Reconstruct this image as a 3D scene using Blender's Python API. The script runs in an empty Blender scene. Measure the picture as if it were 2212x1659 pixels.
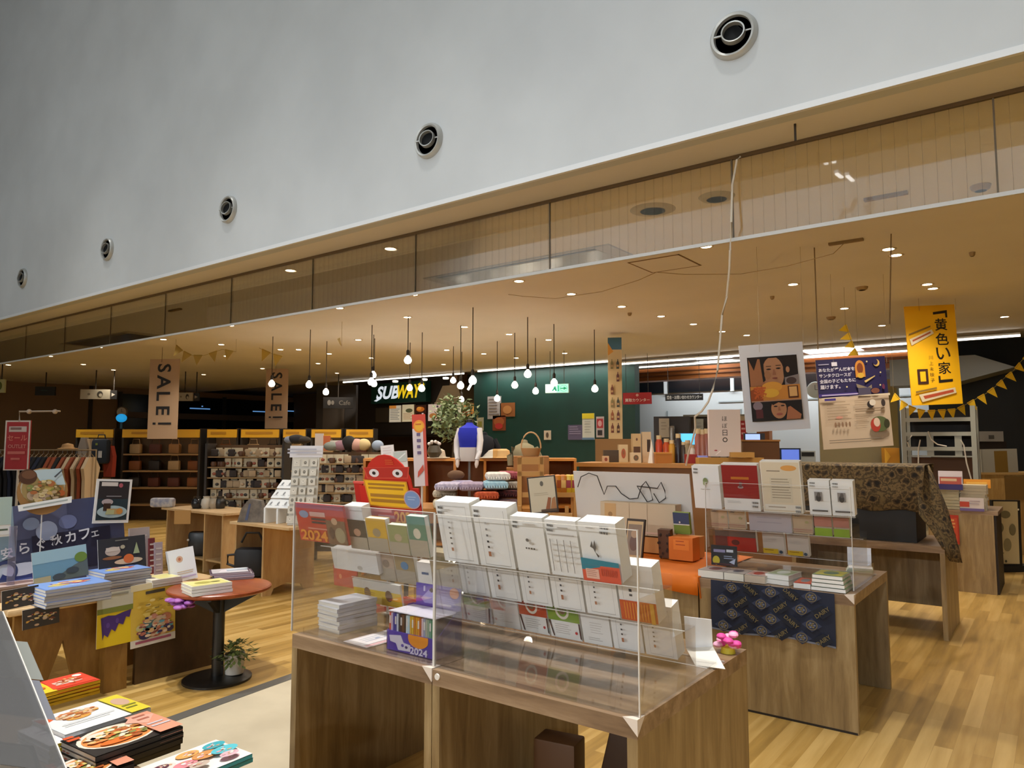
import bpy, bmesh, math, random
from mathutils import Vector, Matrix
sc = bpy.context.scene
COL = sc.collection
rnd = random.Random(7)
R = math.radians
# ---------------------------------------------------------------- camera
FPX = 1577.0                     # focal length in pixels of a 2212 px wide frame
TILT = math.atan(125.5/1577.0)
YAW = R(36.86)
CH = 1.55
cd = bpy.data.cameras.new('camera')
cam = bpy.data.objects.new('camera', cd)
COL.objects.link(cam)
cam.location = (0, 0, CH)
cam.rotation_euler = (math.pi/2+TILT, 0, YAW)
cd.sensor_fit = 'HORIZONTAL'
cd.sensor_width = 36
cd.lens = FPX/2212*36
cd.clip_start = .02
cd.clip_end = 200
sc.camera = cam
# ---------------------------------------------------------------- view, world
sc.view_settings.view_transform = 'Standard'
sc.view_settings.look = 'None'
sc.view_settings.gamma = 1
sc.view_settings.use_curve_mapping = False
sc.view_settings.exposure = 0.0
sc.cycles.use_denoising = True
sc.cycles.max_bounces = 8
sc.cycles.diffuse_bounces = 4
sc.cycles.glossy_bounces = 3
sc.cycles.transmission_bounces = 4
sc.cycles.transparent_max_bounces = 24
sc.cycles.sample_clamp_indirect = 4
sc.cycles.caustics_reflective = False
sc.cycles.caustics_refractive = False
w = bpy.data.worlds.new('night')
sc.world = w
w.use_nodes = True
w.node_tree.nodes['Background'].inputs[0].default_value = (.02, .03, .06, 1)
w.node_tree.nodes['Background'].inputs[1].default_value = .3
# ---------------------------------------------------------------- big lights (hall in front of the shop)
WARM = (1.0, .935, .83)
WARMW = (1.0, .9, .74)
COOL = (.88, .95, 1.0)
def lamp(name, kind, loc, power, color, aim=None, size=1, size_y=None, cone=None, blend=.6, parent=None, radius=.1):
    l = bpy.data.lights.new(name, kind)
    l.energy = power
    l.color = color
    o = bpy.data.objects.new(name, l)
    COL.objects.link(o)
    o.location = loc
    if kind == 'AREA':
        l.shape = 'RECTANGLE'
        l.size = size
        l.size_y = size_y or size
    if kind == 'SPOT':
        l.spot_size = cone
        l.spot_blend = blend
        l.shadow_soft_size = radius
    if kind == 'POINT':
        l.shadow_soft_size = radius
    if aim is not None:
        o.rotation_euler = (Vector(aim)-Vector(loc)).to_track_quat('-Z', 'Y').to_euler()
    if parent:
        o.parent = parent
    return o
HALL_W = 52
for i, x in enumerate((-11.5, -6.5, -2.5, 1.5)):
    lamp('hall_light', 'AREA', (x, -1.2, 8.6), HALL_W, COOL, (x, -.2, 0), 1.2, 4)
for x in (-8.5, -5.6, -3.4, -1.6, .4, 2.4):
    lamp('hall_downlight', 'SPOT', (x, 1.5, 9.4), 1700, (1, .96, .9), (x, 1.7, 0), cone=R(46), blend=1, radius=.12)
SPOT_W = 135
for x in (-9, -5, -1.5, 2):
    lamp('opposite_washer', 'SPOT', (x, 2.6, 9.8), 4200, COOL, (x, -6, 3.6), cone=R(60), blend=1, radius=.12)  # added unseen spots, brighten the opposite wall that the smoke glass mirrors
# added unseen fill spots behind the camera, brightening the book covers
for x in (-6.5, -3.2, -.2, 2.6):
    lamp('opposite_shop_light', 'SPOT', (x, -5.6, 3.4), 330, (.97, .98, 1), (x*.6-1.6, 3.4, .7), cone=R(64), blend=1, radius=.12)
for x, z, k in ((-12.6, 3.2, .8), (-9.2, 3.3, .9), (-6.3, 3.3, 1.0), (-3.3, 3.3, .9), (-.9, 3.4, 1.0), (1.0, 3.5, .8)):
    lamp('wall_washer', 'SPOT', (x-.5, -2.6, 7.2), SPOT_W*k, COOL, (x, 3.7, z+.2), cone=R(46), blend=1, radius=.1)

# ---------------------------------------------------------------- pixel -> point on a real plane
CT, ST = math.cos(TILT), math.sin(TILT)
FV = (-math.sin(YAW), math.cos(YAW))
RV = (math.cos(YAW), math.sin(YAW))
def W(px, py, Y=None, z=None, X=None, d=None):
    r = px-1106; u = 829.5-py
    up = u*CT+FPX*ST; fw = FPX*CT-u*ST
    D = (fw*FV[0]+r*RV[0], fw*FV[1]+r*RV[1], up)
    if Y is not None: k = Y/D[1]
    elif z is not None: k = (z-CH)/D[2]
    elif X is not None: k = X/D[0]
    else: k = d/fw
    return Vector((D[0]*k, D[1]*k, CH+D[2]*k))
def fwd(p):
    return p[0]*FV[0]+p[1]*FV[1]
# ---------------------------------------------------------------- materials
def lin(c):
    c /= 255
    return c/12.92 if c <= .04045 else ((c+.055)/1.055)**2.4
def rgb(h):
    h = h.lstrip('#')
    if len(h) == 3: h = ''.join(q*2 for q in h)
    return tuple(lin(int(h[i:i+2], 16)) for i in (0, 2, 4))+(1,)
MC = {}
def M(h, rough=.6, metal=0, emit=0):
    """plain procedural material by colour"""
    key = (h, rough, metal, emit)
    if key in MC: return MC[key]
    m = bpy.data.materials.new('paint_'+h.lstrip('#'))
    m.use_nodes = True
    b = m.node_tree.nodes['Principled BSDF']
    b.inputs['Base Color'].default_value = rgb(h)
    b.inputs['Roughness'].default_value = rough
    b.inputs['Metallic'].default_value = metal
    if emit:
        b.inputs['Emission Color'].default_value = rgb(h)
        b.inputs['Emission Strength'].default_value = emit
    MC[key] = m
    return m
def nodes(name):
    m = bpy.data.materials.new(name)
    m.use_nodes = True
    nt = m.node_tree
    b = nt.nodes['Principled BSDF']
    def N(t, **kw):
        n = nt.nodes.new(t)
        for k, v in kw.items(): setattr(n, k, v)
        return n
    return m, nt, b, N, nt.links.new
def ramp(N, stops):
    r = N('ShaderNodeValToRGB')
    e = r.color_ramp.elements
    while len(e) < len(stops): e.new(.5)
    for q, (p, c) in zip(e, stops):
        q.position = p; q.color = rgb(c)
    return r
def wood(name, c1, c2, c3, scale=(14, 14, 1.2), rough=.45, wsc=2.2):
    m, nt, b, N, L = nodes(name)
    tc = N('ShaderNodeTexCoord'); mp = N('ShaderNodeMapping')
    mp.inputs['Scale'].default_value = scale
    L(tc.outputs['Object'], mp.inputs['Vector'])
    n = N('ShaderNodeTexNoise'); n.inputs['Scale'].default_value = wsc; n.inputs['Detail'].default_value = 6
    n.inputs['Roughness'].default_value = .62; n.inputs['Distortion'].default_value = .4
    L(mp.outputs[0], n.inputs['Vector'])
    r = ramp(N, ((.28, c1), (.5, c2), (.72, c3)))
    L(n.outputs['Fac'], r.inputs['Fac'])
    L(r.outputs[0], b.inputs['Base Color'])
    b.inputs['Roughness'].default_value = rough
    bp = N('ShaderNodeBump'); bp.inputs['Strength'].default_value = .08
    L(n.outputs['Fac'], bp.inputs['Height']); L(bp.outputs[0], b.inputs['Normal'])
    return m
WALNUT_V = wood('vintage_oak_upright', '776040', '927a53', 'ab946c', (9, 9, 1.0))
WALNUT_H = wood('vintage_oak_top', '6e5640', '8d7358', 'a98f72', (1.0, 9, 9), .35)
WALNUT_Y = wood('vintage_oak_top_deep', '6e5640', '8d7358', 'a98f72', (9, 1.0, 9), .35)
BROWN_V = wood('brown_board_upright', '6d4a1c', '7f5a26', '94703a', (5, 5, 1.4))
PINE_V = wood('pale_plywood_upright', 'ad875a', 'c29f6e', 'd2b280', (4, 4, .8))
PINE_H = wood('pale_plywood_top', 'bd9a6c', 'd2b184', 'e0c296', (1, 5, 5))
BEAM_H = wood('cedar_beam', '8a4d22', 'a8622e', 'bd7a42', (.5, 6, 9))
def glassy(name, tint, refl=.08, wires=False, haze=0.0, hz=.75):
    """clear sheet: lets light straight through, mirrors a little at grazing angles"""
    m, nt, b, N, L = nodes(name)
    nt.nodes.remove(b)
    out = nt.nodes['Material Output']
    tr = N('ShaderNodeBsdfTransparent'); tr.inputs[0].default_value = rgb(tint)
    gl = N('ShaderNodeBsdfGlossy'); gl.inputs['Roughness'].default_value = .02
    fr = N('ShaderNodeFresnel'); fr.inputs['IOR'].default_value = 1.45
    mx = N('ShaderNodeMixShader')
    ml = N('ShaderNodeMath', operation='MULTIPLY'); ml.inputs[1].default_value = refl/.04
    L(fr.outputs[0], ml.inputs[0])
    mn = N('ShaderNodeMath', operation='MINIMUM'); mn.inputs[1].default_value = .7
    L(ml.outputs[0], mn.inputs[0])
    L(mn.outputs[0], mx.inputs[0]); L(tr.outputs[0], mx.inputs[1]); L(gl.outputs[0], mx.inputs[2])
    last = mx
    if haze:
        df = N('ShaderNodeBsdfDiffuse'); df.inputs[0].default_value = (hz, hz*.99, hz*.97, 1)
        m2 = N('ShaderNodeMixShader'); m2.inputs[0].default_value = haze
        L(mx.outputs[0], m2.inputs[1]); L(df.outputs[0], m2.inputs[2]); last = m2
    if wires:
        tc = N('ShaderNodeTexCoord'); sp = N('ShaderNodeSeparateXYZ'); L(tc.outputs['Object'], sp.inputs[0])
        a = N('ShaderNodeMath', operation='MULTIPLY'); a.inputs[1].default_value = 1/.06; L(sp.outputs['X'], a.inputs[0])
        f = N('ShaderNodeMath', operation='FRACT'); L(a.outputs[0], f.inputs[0])
        c = N('ShaderNodeMath', operation='LESS_THAN'); c.inputs[1].default_value = .045; L(f.outputs[0], c.inputs[0])
        df = N('ShaderNodeBsdfDiffuse'); df.inputs[0].default_value = rgb('6b5d48')
        h = N('ShaderNodeMath', operation='MULTIPLY'); h.inputs[1].default_value = .2; L(c.outputs[0], h.inputs[0])
        m2 = N('ShaderNodeMixShader'); L(h.outputs[0], m2.inputs[0]); L(last.outputs[0], m2.inputs[1]); L(df.outputs[0], m2.inputs[2])
        last = m2
    L(last.outputs[0], out.inputs[0])
    return m
ACRYL = glassy('clear_acrylic', 'fdfdfd', .014, haze=.004)
ACRYL_EDGE = M('d9d4cc', .25)
GLASS = glassy('wired_smoke_glass', 'fcfcf8', .085, wires=True)
def noisy(name, c1, c2, scale, rough=.7, c3=None, detail=4, stretch=(1, 1, 1)):
    m, nt, b, N, L = nodes(name)
    tc = N('ShaderNodeTexCoord'); mp = N('ShaderNodeMapping'); mp.inputs['Scale'].default_value = stretch
    L(tc.outputs['Object'], mp.inputs[0])
    n = N('ShaderNodeTexNoise'); n.inputs['Scale'].default_value = scale; n.inputs['Detail'].default_value = detail
    L(mp.outputs[0], n.inputs['Vector'])
    st = ((.35, c1), (.65, c2)) if not c3 else ((.35, c1), (.5, c2), (.65, c3))
    r = ramp(N, st)
    L(n.outputs['Fac'], r.inputs[0]); L(r.outputs[0], b.inputs['Base Color'])
    b.inputs['Roughness'].default_value = rough
    return m
def floor_mat():
    m, nt, b, N, L = nodes('plank_floor')
    tc = N('ShaderNodeTexCoord'); mp = N('ShaderNodeMapping'); mp.inputs['Rotation'].default_value = (0, 0, R(90))
    L(tc.outputs['Object'], mp.inputs[0])
    br = N('ShaderNodeTexBrick'); br.offset = .37; br.squash = 1
    for k, v in (('Scale', 1), ('Brick Width', 1.1), ('Row Height', .085), ('Mortar Size', .0012), ('Bias', 0)): br.inputs[k].default_value = v
    br.inputs['Color1'].default_value = (0, 0, 0, 1); br.inputs['Color2'].default_value = (1, 1, 1, 1); br.inputs['Mortar'].default_value = (.25, .25, .25, 1)
    L(mp.outputs[0], br.inputs['Vector'])
    m2 = N('ShaderNodeMapping'); m2.inputs['Scale'].default_value = (22, 1.6, 1); L(tc.outputs['Object'], m2.inputs[0])
    n = N('ShaderNodeTexNoise'); n.inputs['Scale'].default_value = 1; n.inputs['Detail'].default_value = 5; L(m2.outputs[0], n.inputs['Vector'])
    mx = N('ShaderNodeMix', data_type='FLOAT'); mx.inputs[0].default_value = .62
    L(br.outputs['Color'], mx.inputs[2]); L(n.outputs['Fac'], mx.inputs[3])
    r = ramp(N, ((.2, '846632'), (.45, 'ab8746'), (.75, 'c8a666')))
    L(mx.outputs[0], r.inputs[0]); L(r.outputs[0], b.inputs['Base Color'])
    b.inputs['Roughness'].default_value = .34
    return m
# ---------------------------------------------------------------- mesh builder
TEXT = {}
def text_mesh(s, bold=0, shear=0):
    k = (s, bold, shear)
    if k not in TEXT:
        c = bpy.data.curves.new('t', 'FONT'); c.body = s; c.offset = bold; c.shear = shear; c.resolution_u = 3
        o = bpy.data.objects.new('t', c)
        me = bpy.data.meshes.new_from_object(o)
        vs = [v.co.copy() for v in me.vertices]; fs = [tuple(p.vertices) for p in me.polygons]
        bpy.data.objects.remove(o); bpy.data.meshes.remove(me); bpy.data.curves.remove(c)
        if vs:
            x0 = min(v.x for v in vs); x1 = max(v.x for v in vs); y0 = min(v.y for v in vs); y1 = max(v.y for v in vs)
        else: x0 = y0 = 0; x1 = y1 = 1
        TEXT[k] = (vs, fs, x0, y0, x1-x0, y1-y0)
    return TEXT[k]
class MB:
    def __init__(s):
        s.v = []; s.f = []; s.m = []; s.ms = []; s.T = Matrix(); s.smooth = []
    def mi(s, m):
        if isinstance(m, str): m = M(m)
        if m not in s.ms: s.ms.append(m)
        return s.ms.index(m)
    def add(s, vs, fs, m, smooth=False):
        b = len(s.v); i = s.mi(m)
        s.v += [s.T @ Vector(q) for q in vs]
        for f in fs:
            s.f.append([b+j for j in f]); s.m.append(i); s.smooth.append(smooth)
        return s
    def box(s, a, b, m):
        (x0, y0, z0), (x1, y1, z1) = a, b
        vs = [(x0, y0, z0), (x1, y0, z0), (x1, y1, z0), (x0, y1, z0), (x0, y0, z1), (x1, y0, z1), (x1, y1, z1), (x0, y1, z1)]
        return s.add(vs, [(0, 3, 2, 1), (4, 5, 6, 7), (0, 1, 5, 4), (1, 2, 6, 5), (2, 3, 7, 6), (3, 0, 4, 7)], m)
    def rbox(s, a, b, m, r=.01):
        """box with chamfered vertical and horizontal edges"""
        bm = bmesh.new(); bmesh.ops.create_cube(bm, size=1)
        c = [(a[i]+b[i])/2 for i in range(3)]; d = [b[i]-a[i] for i in range(3)]
        for v in bm.verts: v.co = Vector((c[0]+v.co.x*d[0], c[1]+v.co.y*d[1], c[2]+v.co.z*d[2]))
        bmesh.ops.bevel(bm, geom=list(bm.edges), offset=r, segments=2, affect='EDGES', profile=.5)
        return s.bm(bm, m, True)
    def bm(s, bm, m, smooth=False):
        bm.verts.ensure_lookup_table(); bm.verts.index_update()
        s.add([v.co.copy() for v in bm.verts], [[v.index for v in f.verts] for f in bm.faces], m, smooth); bm.free()
        return s
    def poly(s, pts, m):
        return s.add(pts, [tuple(range(len(pts)))], m)
    def prism(s, pts, y0, y1, m):
        """outline in x,z extruded along y"""
        n = len(pts)
        vs = [(x, y0, z) for x, z in pts]+[(x, y1, z) for x, z in pts]
        fs = [tuple(range(n)), tuple(range(2*n-1, n-1, -1))]+[((i+1) % n, i, n+i, n+(i+1) % n) for i in range(n)]
        return s.add(vs, fs, m)
    def prismx(s, pts, x0, x1, m):
        """outline in y,z extruded along x"""
        n = len(pts)
        vs = [(x0, y, z) for y, z in pts]+[(x1, y, z) for y, z in pts]
        fs = [tuple(range(n-1, -1, -1)), tuple(range(n, 2*n))]+[(i, (i+1) % n, n+(i+1) % n, n+i) for i in range(n)]
        return s.add(vs, fs, m)
    def lathe(s, prof, m, n=20, c=(0, 0, 0), axis='Z'):
        vs = []; fs = []
        for r, h in prof:
            for i in range(n):
                a = 2*math.pi*i/n
                p = (r*math.cos(a), r*math.sin(a), h)
                if axis == 'Y': p = (p[0], p[2], p[1])
                if axis == 'X': p = (p[2], p[0], p[1])
                vs.append((p[0]+c[0], p[1]+c[1], p[2]+c[2]))
        for j in range(len(prof)-1):
            for i in range(n):
                k = (i+1) % n
                fs.append((j*n+i, j*n+k, (j+1)*n+k, (j+1)*n+i))
        if prof[0][0] > 1e-6: fs.append(tuple(range(n-1, -1, -1)))
        if prof[-1][0] > 1e-6: fs.append(tuple(range((len(prof)-1)*n, len(prof)*n)))
        return s.add(vs, fs, m, True)
    def tube(s, pts, r, m, n=6, closed=False):
        pts = [Vector(p) for p in pts]
        vs = []; fs = []
        k = len(pts)
        for j, p in enumerate(pts):
            t = (pts[min(j+1, k-1)]-pts[max(j-1, 0)])
            t = t.normalized() if t.length > 1e-9 else Vector((0, 0, 1))
            a = Vector((0, 0, 1)) if abs(t.z) < .9 else Vector((1, 0, 0))
            u = t.cross(a).normalized(); v = t.cross(u)
            rr = r[j] if isinstance(r, (list, tuple)) else r
            for i in range(n):
                q = 2*math.pi*i/n
                vs.append(p+u*rr*math.cos(q)+v*rr*math.sin(q))
        for j in range(k-1):
            for i in range(n):
                q = (i+1) % n
                fs.append((j*n+i, j*n+q, (j+1)*n+q, (j+1)*n+i))
        fs.append(tuple(range(n-1, -1, -1))); fs.append(tuple(range((k-1)*n, k*n)))
        return s.add(vs, fs, m, True)
    def ball(s, c, r, m, sx=1, sy=1, sz=1, n=12):
        bm = bmesh.new(); bmesh.ops.create_uvsphere(bm, u_segments=n, v_segments=max(6, n*2//3), radius=r)
        for v in bm.verts: v.co = Vector((c[0]+v.co.x*sx, c[1]+v.co.y*sy, c[2]+v.co.z*sz))
        return s.bm(bm, m, True)
    # flat print in the x,z plane facing -y
    def r(s, x0, z0, x1, z1, y, m): return s.poly([(x0, y, z0), (x1, y, z0), (x1, y, z1), (x0, y, z1)], m)
    def e(s, cx, cz, rx, rz, y, m, n=20, a0=0, a1=360):
        pts = [(cx+rx*math.cos(R(a0+(a1-a0)*i/n)), y, cz+rz*math.sin(R(a0+(a1-a0)*i/n))) for i in range(n+(a1-a0 < 360))]
        return s.poly(pts, m)
    def t(s, body, x0, z0, x1, z1, y, m, bold=.012, shear=0, keep=True, rot=0):
        vs, fs, ax, ay, w, h = text_mesh(body, bold, shear)
        if not vs: return s
        kx = (x1-x0)/w; kz = (z1-z0)/h
        if keep: kx = kz = min(kx, kz)
        cx, cz = (x0+x1)/2, (z0+z1)/2
        ca, sa = math.cos(R(rot)), math.sin(R(rot))
        out = []
        for v in vs:
            px, pz = (v.x-ax-w/2)*kx, (v.y-ay-h/2)*kz
            out.append((cx+px*ca-pz*sa, y, cz+px*sa+pz*ca))
        return s.add(out, fs, m)
    def tv(s, body, x0, z0, x1, z1, y, m, bold=.012):
        n = len(body); h = (z1-z0)/n
        for i, c in enumerate(body):
            zt = z1-h*i
            s.t(c, x0, zt-h*.92, x1, zt-h*.08, y, m, bold)
        return s
    def lines(s, x0, z0, x1, z1, n, y, m, fill=.45, rag=.3):
        h = (z1-z0)/n
        for i in range(n):
            s.r(x0, z1-h*i-h*fill, x1-(x1-x0)*rag*rnd.random(), z1-h*i, y, m)
        return s
    def build(s, name, parent=None, loc=None, rz=0, rot=None):
        me = bpy.data.meshes.new(name)
        me.from_pydata([tuple(v) for v in s.v], [], s.f)
        for m in s.ms: me.materials.append(m)
        me.polygons.foreach_set('material_index', s.m)
        me.polygons.foreach_set('use_smooth', s.smooth)
        me.update()
        if any(s.smooth): me.set_sharp_from_angle(angle=R(40))
        o = bpy.data.objects.new(name, me)
        COL.objects.link(o)
        if loc is not None: o.location = loc
        o.rotation_euler = rot if rot is not None else (0, 0, rz)
        if parent: o.parent = parent
        return o
def tag(o, label, cat, group=None, kind=None):
    o['label'] = label; o['category'] = cat
    if group: o['group'] = group
    if kind: o['kind'] = kind
    return o
def thing(name, label, cat, loc=(0, 0, 0), rz=0, group=None, rot=None):
    o = bpy.data.objects.new(name, None); COL.objects.link(o)
    o.location = loc; o.rotation_euler = rot if rot is not None else (0, 0, rz)
    o.empty_display_size = .05
    return tag(o, label, cat, group)
def struct(o, label=None):
    o['kind'] = 'structure'
    if label: o['label'] = label
    return o
ORD = 'first second third fourth fifth sixth seventh eighth ninth tenth eleventh twelfth thirteenth fourteenth fifteenth sixteenth seventeenth eighteenth nineteenth twentieth twenty-first twenty-second twenty-third twenty-fourth'.split()
def dup(root, loc, rz=None, label=None, sca=None, rot=None):
    c = root.copy(); COL.objects.link(c)
    for ch in root.children:
        d = ch.copy(); COL.objects.link(d); d.parent = c
        for g in ch.children:
            e = g.copy(); COL.objects.link(e); e.parent = d
    c.location = loc
    if rot is not None: c.rotation_euler = rot
    elif rz is not None: c.rotation_euler = (0, 0, rz)
    if sca is not None: c.scale = sca if hasattr(sca, '__len__') else (sca,)*3
    if label: c['label'] = label
    return c
class First:
    """hands out the first built thing, then copies of it"""
    def __init__(s, root): s.root = root; s.used = False
    def __call__(s, loc, rz=0, label=None, sca=None, rot=None):
        if not s.used:
            s.used = True; o = s.root; o.location = loc; o.rotation_euler = rot if rot is not None else (0, 0, rz)
            if sca is not None: o.scale = sca if hasattr(sca, '__len__') else (sca,)*3
            if label: o['label'] = label
            return o
        return dup(s.root, loc, rz, label, sca, rot)
# ================================================================ the setting
CZ = 3.18                        # shop ceiling
GY = 4.0                         # hanging smoke glass
WY = 3.73                        # white wall above the shop front
BY = 12.8                        # back edge of the shop ceiling
m = MB(); m.box((-24, -6, -.1), (7, 19, 0), floor_mat()); struct(m.build('floor'), 'glossy plank shop floor')
TILE = noisy('beige_floor_tile', 'b1a58d', 'beb299', 3, .45)
m = MB(); m.poly([(-4.01, -5.9, .004), (-2.74, -5.9, .004), (-2.74, 3.25, .004), (-4.15, 3.25, .004), (-4.07, 2.5, .004), (-4.01, 2.0, .004)], TILE)
o = m.build('floor_hall'); struct(o, 'pale beige tiled hall floor')
m = MB(); G = M('57544e', .5)
a = [(-3.98, -5.9), (-3.98, 2.0), (-4.04, 2.5), (-4.12, 3.25)]
for (x0, y0), (x1, y1) in zip(a, a[1:]):
    m.poly([(x0-.09, y0, .006), (x0, y0, .006), (x1, y1, .006), (x1-.09, y1, .006)], G)
m.poly([(-4.2, 3.2, .006), (-2.66, 3.2, .006), (-2.66, 3.3, .006), (-4.2, 3.3, .006)], G); m.poly([(-2.76, -5.9, .006), (-2.66, -5.9, .006), (-2.66, 3.2, .006), (-2.76, 3.2, .006)], G)
struct(m.build('trim_1'), 'grey strip between tile and planks')
WALLW = noisy('white_plaster', 'c4c8ca', 'cbcfd1', 1.5, .75)
m = MB(); m.box((-24, WY-.12, CZ), (8, WY, 10.5), WALLW); struct(m.build('wall_front'), 'tall white wall with round air nozzles above the shop front')
m = MB(); m.box((-24, WY-.124, CZ-.012), (8, WY-.1, CZ+.02), M('dfe2e4', .4)); struct(m.build('trim_2'), 'pale edge strip under the white wall')
CEILM = noisy('beige_ceiling', 'dfdbd7', 'e4e0dc', 1.2, .8)
m = MB(); m.box((-24, WY, CZ), (6, BY, CZ+.1), CEILM); struct(m.build('ceiling'), 'beige shop ceiling full of small downlights')
# hall shell behind the camera: opposite wall, end walls and dark top
m = MB(); m.box((-24, -6.2, 0), (8, -6, 6.3), WALLW); struct(m.build('wall_opposite'))
m = MB(); m.box((-24, -6.2, 6.3), (8, -6, 10.5), M('8a8170', .8)); struct(m.build('wall_opposite_upper'))
m = MB(); m.box((-24, -6.2, 10.5), (8, WY, 10.7), M('8d8d8a', .8)); struct(m.build('ceiling_hall'))
m = MB(); m.box((-24.2, -6, 0), (-24, 19, 10.5), M('4a4038', .8)); struct(m.build('wall_far_left'))
m = MB(); m.box((8, -6, 0), (8.2, WY, 10.5), WALLW); struct(m.build('wall_hall_right'))
m = MB(); m.box((4.0, WY, 0), (4.2, 19, 3.6), M('4f463c', .8)); struct(m.build('wall_right'))
# smoke glass
xs = [-.179-1.253*k for k in range(-3, 15)]
for k in range(len(xs)-1):
    x1, x0 = xs[k], xs[k+1]
    m = MB(); m.box((x0+.004, GY, 2.70), (x1-.004, GY+.008, 3.165), GLASS)
    o = struct(m.build('window_%d' % (k+1)), 'wired glass smoke curtain panel under the ceiling')
    m = MB(); m.box((x0-.004, GY-.001, 2.70), (x0+.004, GY+.009, 3.165), M('5e4f36', .5)); m.build('joint', o)
m = MB(); m.box((xs[-1], GY-.004, 2.683), (xs[0], GY+.014, 2.703), M('c9c9c6', .35)); struct(m.build('trim_3'), 'white rail along the lower edge of the glass')
m = MB(); m.box((xs[-1], GY-.006, 3.16), (xs[0], GY+.016, CZ-.001), M('6b563a', .6)); struct(m.build('trim_4'), 'dark top rail of the glass')
# left wall, windows onto the night
DARKB = M('86694a', .7)
m = MB(); m.box((-22.7, WY, 0), (-22.5, 18, CZ), DARKB); struct(m.build('wall_left'), 'dark brown far wall at the left')
m = MB()
for y in (7.0, 9.6): m.box((-22.5, y-.05, 0), (-22.46, y+.05, CZ), M('33261a', .7))
struct(m.build('trim_5'), 'dark joints of the brown wall')
NIGHT = M('0d1420', .15)
m = MB(); m.box((-22.5, 10.4, 1.75), (-22.44, 17.6, 3.0), NIGHT); o = struct(m.build('window_30'), 'dark night windows along the far wall')
m = MB()
for y in (10.4, 12.1, 13.8, 15.5, 17.3): m.box((-22.46, y-.05, 1.7), (-22.38, y+.05, 3.05), M('2b2620', .5))
m.box((-22.46, 10.3, 2.28), (-22.36, 17.7, 2.46), M('5b4c40', .6))
m.build('window_frame', o)
m = MB()
for y, z, l in ((12.6, 2.62, .7), (13.0, 2.7, .05), (14.9, 2.6, .5), (16.3, 2.66, .3)): m.box((-22.44, y, z), (-22.43, y+l, z+.035), M('6fa8e8', .5, 0, .6))
m.build('distant_lights', o)
m = MB(); m.box((-22.5, 10.4, 0.0), (-22.40, 17.6, 1.72), M('14161a', .5)); struct(m.build('baseboard_left'))
# back walls
m = MB(); m.box((-22.5, 16.6, 0), (-10.6, 16.8, 3.3), M('6b543c', .7)); struct(m.build('wall_back'), 'dark brown back wall beside the green wall')
GREEN = noisy('green_panel', '0b332d', '0d3b34', 2, .5)
m = MB(); m.box((-10.85, 13.0, 0), (W(1372, 900, Y=13.0).x, 13.2, 3.15), GREEN); struct(m.build('wall_green'), 'dark green wall of the sandwich shop')
m = MB(); m.box((-10.9, 13.2, 0), (-10.7, 16.6, 3.15), M('0d2c27', .6)); struct(m.build('wall_green_side'))
# recess above the counter
m = MB(); m.box((-24, BY, 3.34), (6, 19, 3.44), M('b9b4aa', .8)); struct(m.build('ceiling_recess'), 'grey recessed ceiling over the back counter')
m = MB(); m.box((-24, BY-.02, CZ-.02), (6, BY, 3.34), M('a89c88', .7)); struct(m.build('trim_6'), 'upstand at the back edge of the ceiling')
GREYW = M('c3c8c8', .6)
m = MB(); m.box((-10.7, 16.4, 0), (-1.9, 16.6, 3.34), GREYW); struct(m.build('wall_counter'), 'pale grey panel wall behind the counter')
m = MB()
for a in ((1441, 1), (1600, 1)):
    p = W(a[0], 880, Y=16.38); m.box((p.x-.015, 16.37, 0), (p.x+.015, 16.4, 2.3), M('8f9696', .5))
p0 = W(1380, 858, Y=16.38); m.box((-6.3, 16.37, 2.46), (-1.9, 16.4, 2.49), M('9aa1a1', .5))
struct(m.build('trim_7'), 'grey panel joints of the counter wall')
m = MB(); q0 = W(1380, 851, Y=16.34).z; q1 = W(1380, 817, Y=16.34).z
m.box((-8.3, 16.34, q0), (-1.9, 16.4, q1+.12), M('15181c', .2)); o = struct(m.build('window_31'), 'dark window band above the counter wall')
m = MB()
for px in (1372, 1438, 1582):
    p = W(px, 830, Y=16.33); m.box((p.x-.04, 16.3, q0-.03), (p.x+.04, 16.34, q1+.14), M('c9cdcd', .5))
m.build('window_frame', o)
m = MB(); p0 = W(1342, 820, Y=14.9); p1 = W(1965, 800, Y=14.9)
bz0 = W(1345, 826, Y=14.9).z; bz1 = W(1345, 801, Y=14.9).z
m.box((p0.x-.6, 14.9, bz0), (p1.x+.4, 15.3, bz1), BEAM_H)

for q in (.33, .66): m.box((p0.x-.6, 14.88, bz0+(bz1-bz0)*q), (p1.x+.4, 14.9, bz0+(bz1-bz0)*q+.02), M('6e3d1b', .6))
struct(m.build('trim_8'), 'orange brown wooden beam across the counter')
m = MB(); m.box((W(1635, 830, Y=15.6).x, 15.5, 0), (W(1662, 830, Y=15.6).x, 15.7, 2.75), M('94582c', .6)); m.box((-2.75, 15.45, 0), (-2.45, 15.7, 2.75), M('8d7a3c', .6))
struct(m.build('trim_9'), 'wooden post under the beam')
# right end: bulkhead and dark backroom
m = MB(); m.box((-1.9, 15.2, 0), (4.0, 15.4, 3.34), M('161612', .7)); struct(m.build('wall_back_right'), 'dark wall behind the metal shelf at the right')
m = MB()
p0 = W(1925, 825, Y=14.6); p1 = W(2195, 818, Y=14.6)
m.prism([(p0.x, 2.55), (p1.x-.9, 2.55), (p1.x, 2.78), (p1.x-.55, 3.02), (p0.x, 3.02)], 14.5, 15.2, M('9a9d9a', .6))
struct(m.build('trim_10'), 'pale bulkhead over the back room')
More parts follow.
